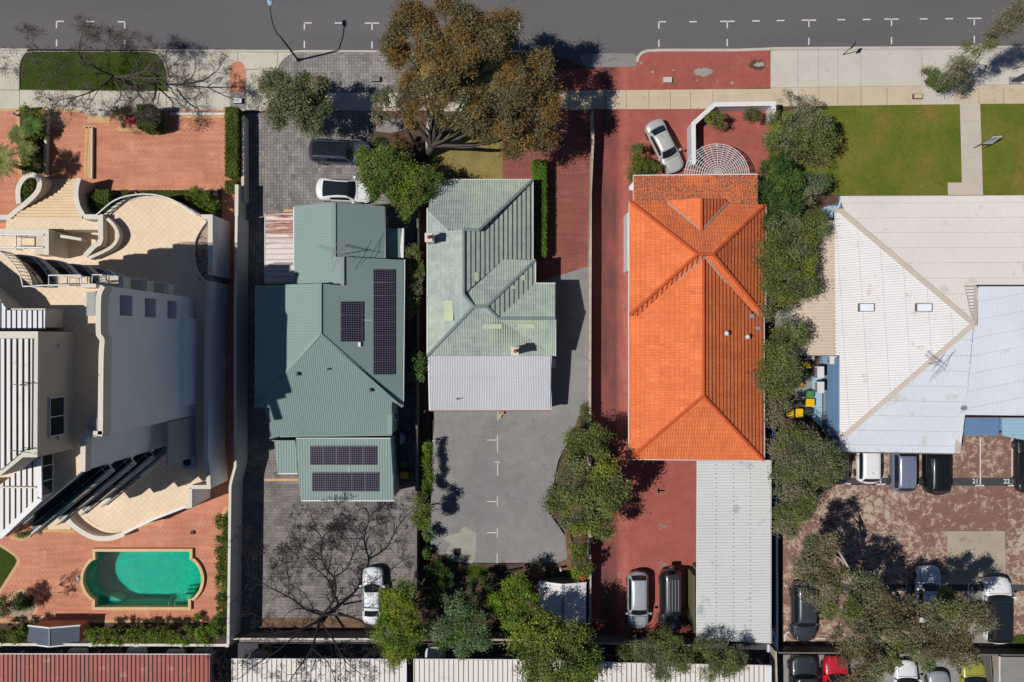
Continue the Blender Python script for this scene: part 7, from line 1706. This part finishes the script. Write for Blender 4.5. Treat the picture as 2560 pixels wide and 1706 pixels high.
tree('small red leaved tree beside the round planter', N('d',250,920), [B('d',290,850,2.6,95,65,.7),B('d',320,930,2.2,45,50,.5)], ['red'], .13, 130, .35, .05, .9, 'barkd', None, .25, nlimb=24)
bush('strip of green plants beside the garden steps', [B('d',190,405,.8,55,22,.4)], ['green'], .15, 260, .3)

# bare trees: branches grown by repeated forking
def grow(mb, p_, d_, L_, r_, depth, tips, spread=.55, up=.12, flat=1.0, minr=.012):
    n = 3; pts = [Vector(p_)]; d_ = Vector(d_).normalized()
    for i in range(n):
        d_ = (d_+Vector((random.gauss(0,.16),random.gauss(0,.16),random.gauss(0,.1)+up*.2))).normalized(); pts.append(pts[-1]+d_*L_/n)
    r1 = max(minr, r_*.72); mb.tube(pts, [r_+(r1-r_)*i/n for i in range(n+1)], 5 if r_ > .04 else 3, cap=False)
    if depth == 0: tips.append(pts[-1]); tips.append(pts[-2]); return
    k = 2 if random.random() < .62 else 3
    for j in range(k):
        a = random.uniform(0, 2*math.pi); o = d_.orthogonal().normalized(); o = Matrix.Rotation(a, 3, d_) @ o
        nd = (d_+o*random.uniform(spread*.55, spread*1.25)); nd.z = nd.z*flat+up
        grow(mb, pts[-1] if random.random() < .75 else pts[-2], nd, L_*random.uniform(.66,.9), r1*random.uniform(.68,.88), depth-1, tips, spread, up, flat, minr)
def bare_tree(label, trunk, limbs_, depth, L0, bark, minr=.013, twig=None, spread=.6, up=.06, flat=.8, group='trees', zk=1.0, rk=1.0, dense=.3):
    """trunk: list of (tile,u,v,z,r); limbs_: list of lists of such points, each ends in forking twigs"""
    trunk = [(q[0],q[1],q[2],q[3]*zk,q[4]*rk) for q in trunk]; limbs_ = [[(q[0],q[1],q[2],q[3]*zk,q[4]*rk) for q in lm] for lm in limbs_]
    b_ = P(*trunk[0][:4]); th = thing('bare_tree', label, 'tree', (b_.x,b_.y,0), group=group)
    mb = MB(); mb.tube([P(*q[:4]) for q in trunk], [q[4] for q in trunk], 10); mb.build('trunk', MAT[bark], th, smooth=True)
    mb = MB(); tips = []
    for lm in limbs_:
        pts = [P(*q[:4]) for q in lm]; rs = [q[4] for q in lm]
        sp3 = spline([(*p_, r_) for p_, r_ in zip(pts, rs)], 3); mb.tube([Vector(q[:3]) for q in sp3], [max(minr,q[3]) for q in sp3], 6, cap=False)
        for i in range(2, len(sp3)):
            if i < len(sp3)-1 and random.random() < dense: continue
            p_ = Vector(sp3[i][:3]); d_ = (p_-Vector(sp3[i-2][:3])).normalized()
            for s_ in (range(2) if i == len(sp3)-1 else [0]):
                o = Vector((-d_.y, d_.x, 0))*random.choice((-1,1))*random.uniform(.5,1.0)
                grow(mb, p_, d_+o*(.6 if i == len(sp3)-1 else 1), L0*random.uniform(.75,1.1), max(minr*1.5, sp3[i][3]*.7), depth if i > len(sp3)-5 else depth-1, tips, spread, up, flat, minr)
    mb.build('branches', MAT[bark], th)
    if twig:
        n = len(tips)*twig[2]; pos = np.array([tuple(tips[i]) for i in rng.integers(0,len(tips),n)])+rng.normal(0,twig[3],(n,3))
        leaf_mesh('seed_pods', pos, twig[1], [LEAFM[twig[0]]], th, aspect=.6)
    return th
bare_tree('spreading bare tree with brown seed pods over the verge island', [('a',1090,690,0,.2),('a',1000,650,1.6,.17),('a',890,605,3.2,.15)],
  [[('a',890,605,3.2,.13),('a',980,600,3.8,.1),('a',1130,560,4.6,.07),('a',1210,450,5.2,.04)],[('a',980,605,3.6,.1),('a',1200,615,4.4,.07),('a',1400,600,5,.04)],[('a',1050,640,3.4,.09),('a',1090,740,3.8,.07),('a',1140,800,4.2,.04)],
   [('a',900,640,3.4,.09),('a',950,740,4,.06),('a',900,810,4.4,.04)],[('a',880,600,3.4,.12),('a',760,700,4.4,.08),('a',600,760,5.2,.05),('a',420,790,5.8,.03)],[('a',880,595,3.4,.12),('a',760,540,4.6,.08),('a',650,480,5.4,.07),('a',620,400,6,.05),('a',640,270,6.4,.03)],
   [('a',650,480,5.4,.07),('a',500,500,6,.05),('a',350,420,6.4,.04),('a',230,330,6.8,.03)],[('a',700,560,5,.07),('a',500,620,5.6,.05),('a',300,560,6.2,.03),('a',130,500,6.6,.02)],[('a',1200,615,4.4,.05),('a',1330,690,4.8,.04),('a',1430,730,5.2,.02)],[('a',860,520,4,.06),('a',850,420,5,.04),('a',830,350,5.6,.03)],
   [('a',1080,560,4.2,.05),('a',1060,450,4.8,.04),('a',1010,370,5.2,.03)],[('a',800,660,4.4,.05),('a',700,820,5,.03)],[('a',600,760,5.2,.04),('a',500,850,5.6,.03)]], 5, .50, 'bark', .008, ('seed',.07,2,.2), spread=.8, dense=.05, rk=.85)
bare_tree('large bare dark branched tree above the bottom carport', [('h',770,1100,0,.26),('h',790,1060,1.6,.22),('h',800,1040,2.6,.2)],
  [[('h',800,1040,2.6,.17),('h',870,960,3.6,.14),('h',905,860,4.4,.13),('h',890,745,5.2,.11),('h',830,680,5.8,.09),('h',795,580,6.2,.08),('h',800,440,6.8,.06),('h',730,370,7.2,.04),('h',650,420,7.4,.02)],
   [('h',890,745,5.2,.1),('h',990,680,5.8,.08),('h',1040,570,6.2,.07),('h',1100,450,6.6,.05),('h',1200,350,7,.03)],[('h',1040,560,6.2,.05),('h',1020,480,6.6,.04),('h',960,400,7,.03)],
   [('h',795,580,6.2,.05),('h',700,520,6.6,.04),('h',560,500,7,.02)],[('h',790,600,6.0,.05),('h',640,610,6.4,.03)],[('h',800,440,6.8,.04),('h',870,360,7.0,.03),('h',900,270,7.2,.02)],
   [('h',800,1040,2.6,.15),('h',680,1000,4,.11),('h',540,900,5.2,.08),('h',350,800,6,.05),('h',230,680,6.6,.03),('h',200,520,7,.02)],[('h',540,900,5.2,.06),('h',540,760,5.8,.04),('h',520,680,6.2,.03)],
   [('h',780,1080,2.4,.15),('h',640,1150,4,.11),('h',430,1180,5.4,.08),('h',200,1200,6.4,.05),('h',60,1300,7,.03)],[('h',640,1150,4,.09),('h',480,1300,5.4,.07),('h',300,1420,6.2,.05),('h',150,1540,6.8,.03)],
   [('h',770,1120,2.6,.14),('h',720,1300,4.6,.1),('h',620,1450,6,.07),('h',520,1600,7,.04)],[('h',790,1100,2.6,.13),('h',900,1250,4.6,.09),('h',980,1400,5.8,.06),('h',1100,1500,6.4,.03)],[('h',820,1040,2.8,.12),('h',980,1050,4.4,.08),('h',1120,1100,5.4,.05),('h',1200,1230,6,.03)],
   [('h',880,940,3.6,.09),('h',1000,900,4.8,.06),('h',1100,800,5.6,.04)],[('h',430,1180,5.4,.06),('h',300,1050,6,.04),('h',160,1000,6.4,.03)],[('h',720,1300,4.6,.07),('h',850,1420,5.6,.05),('h',900,1560,6.4,.03)],[('h',350,800,6,.04),('h',420,700,6.4,.03),('h',390,600,6.8,.02)]],
  5, .50, 'barkd', .010, spread=.85, flat=.55, up=.0, zk=.72, rk=.72, dense=.12)
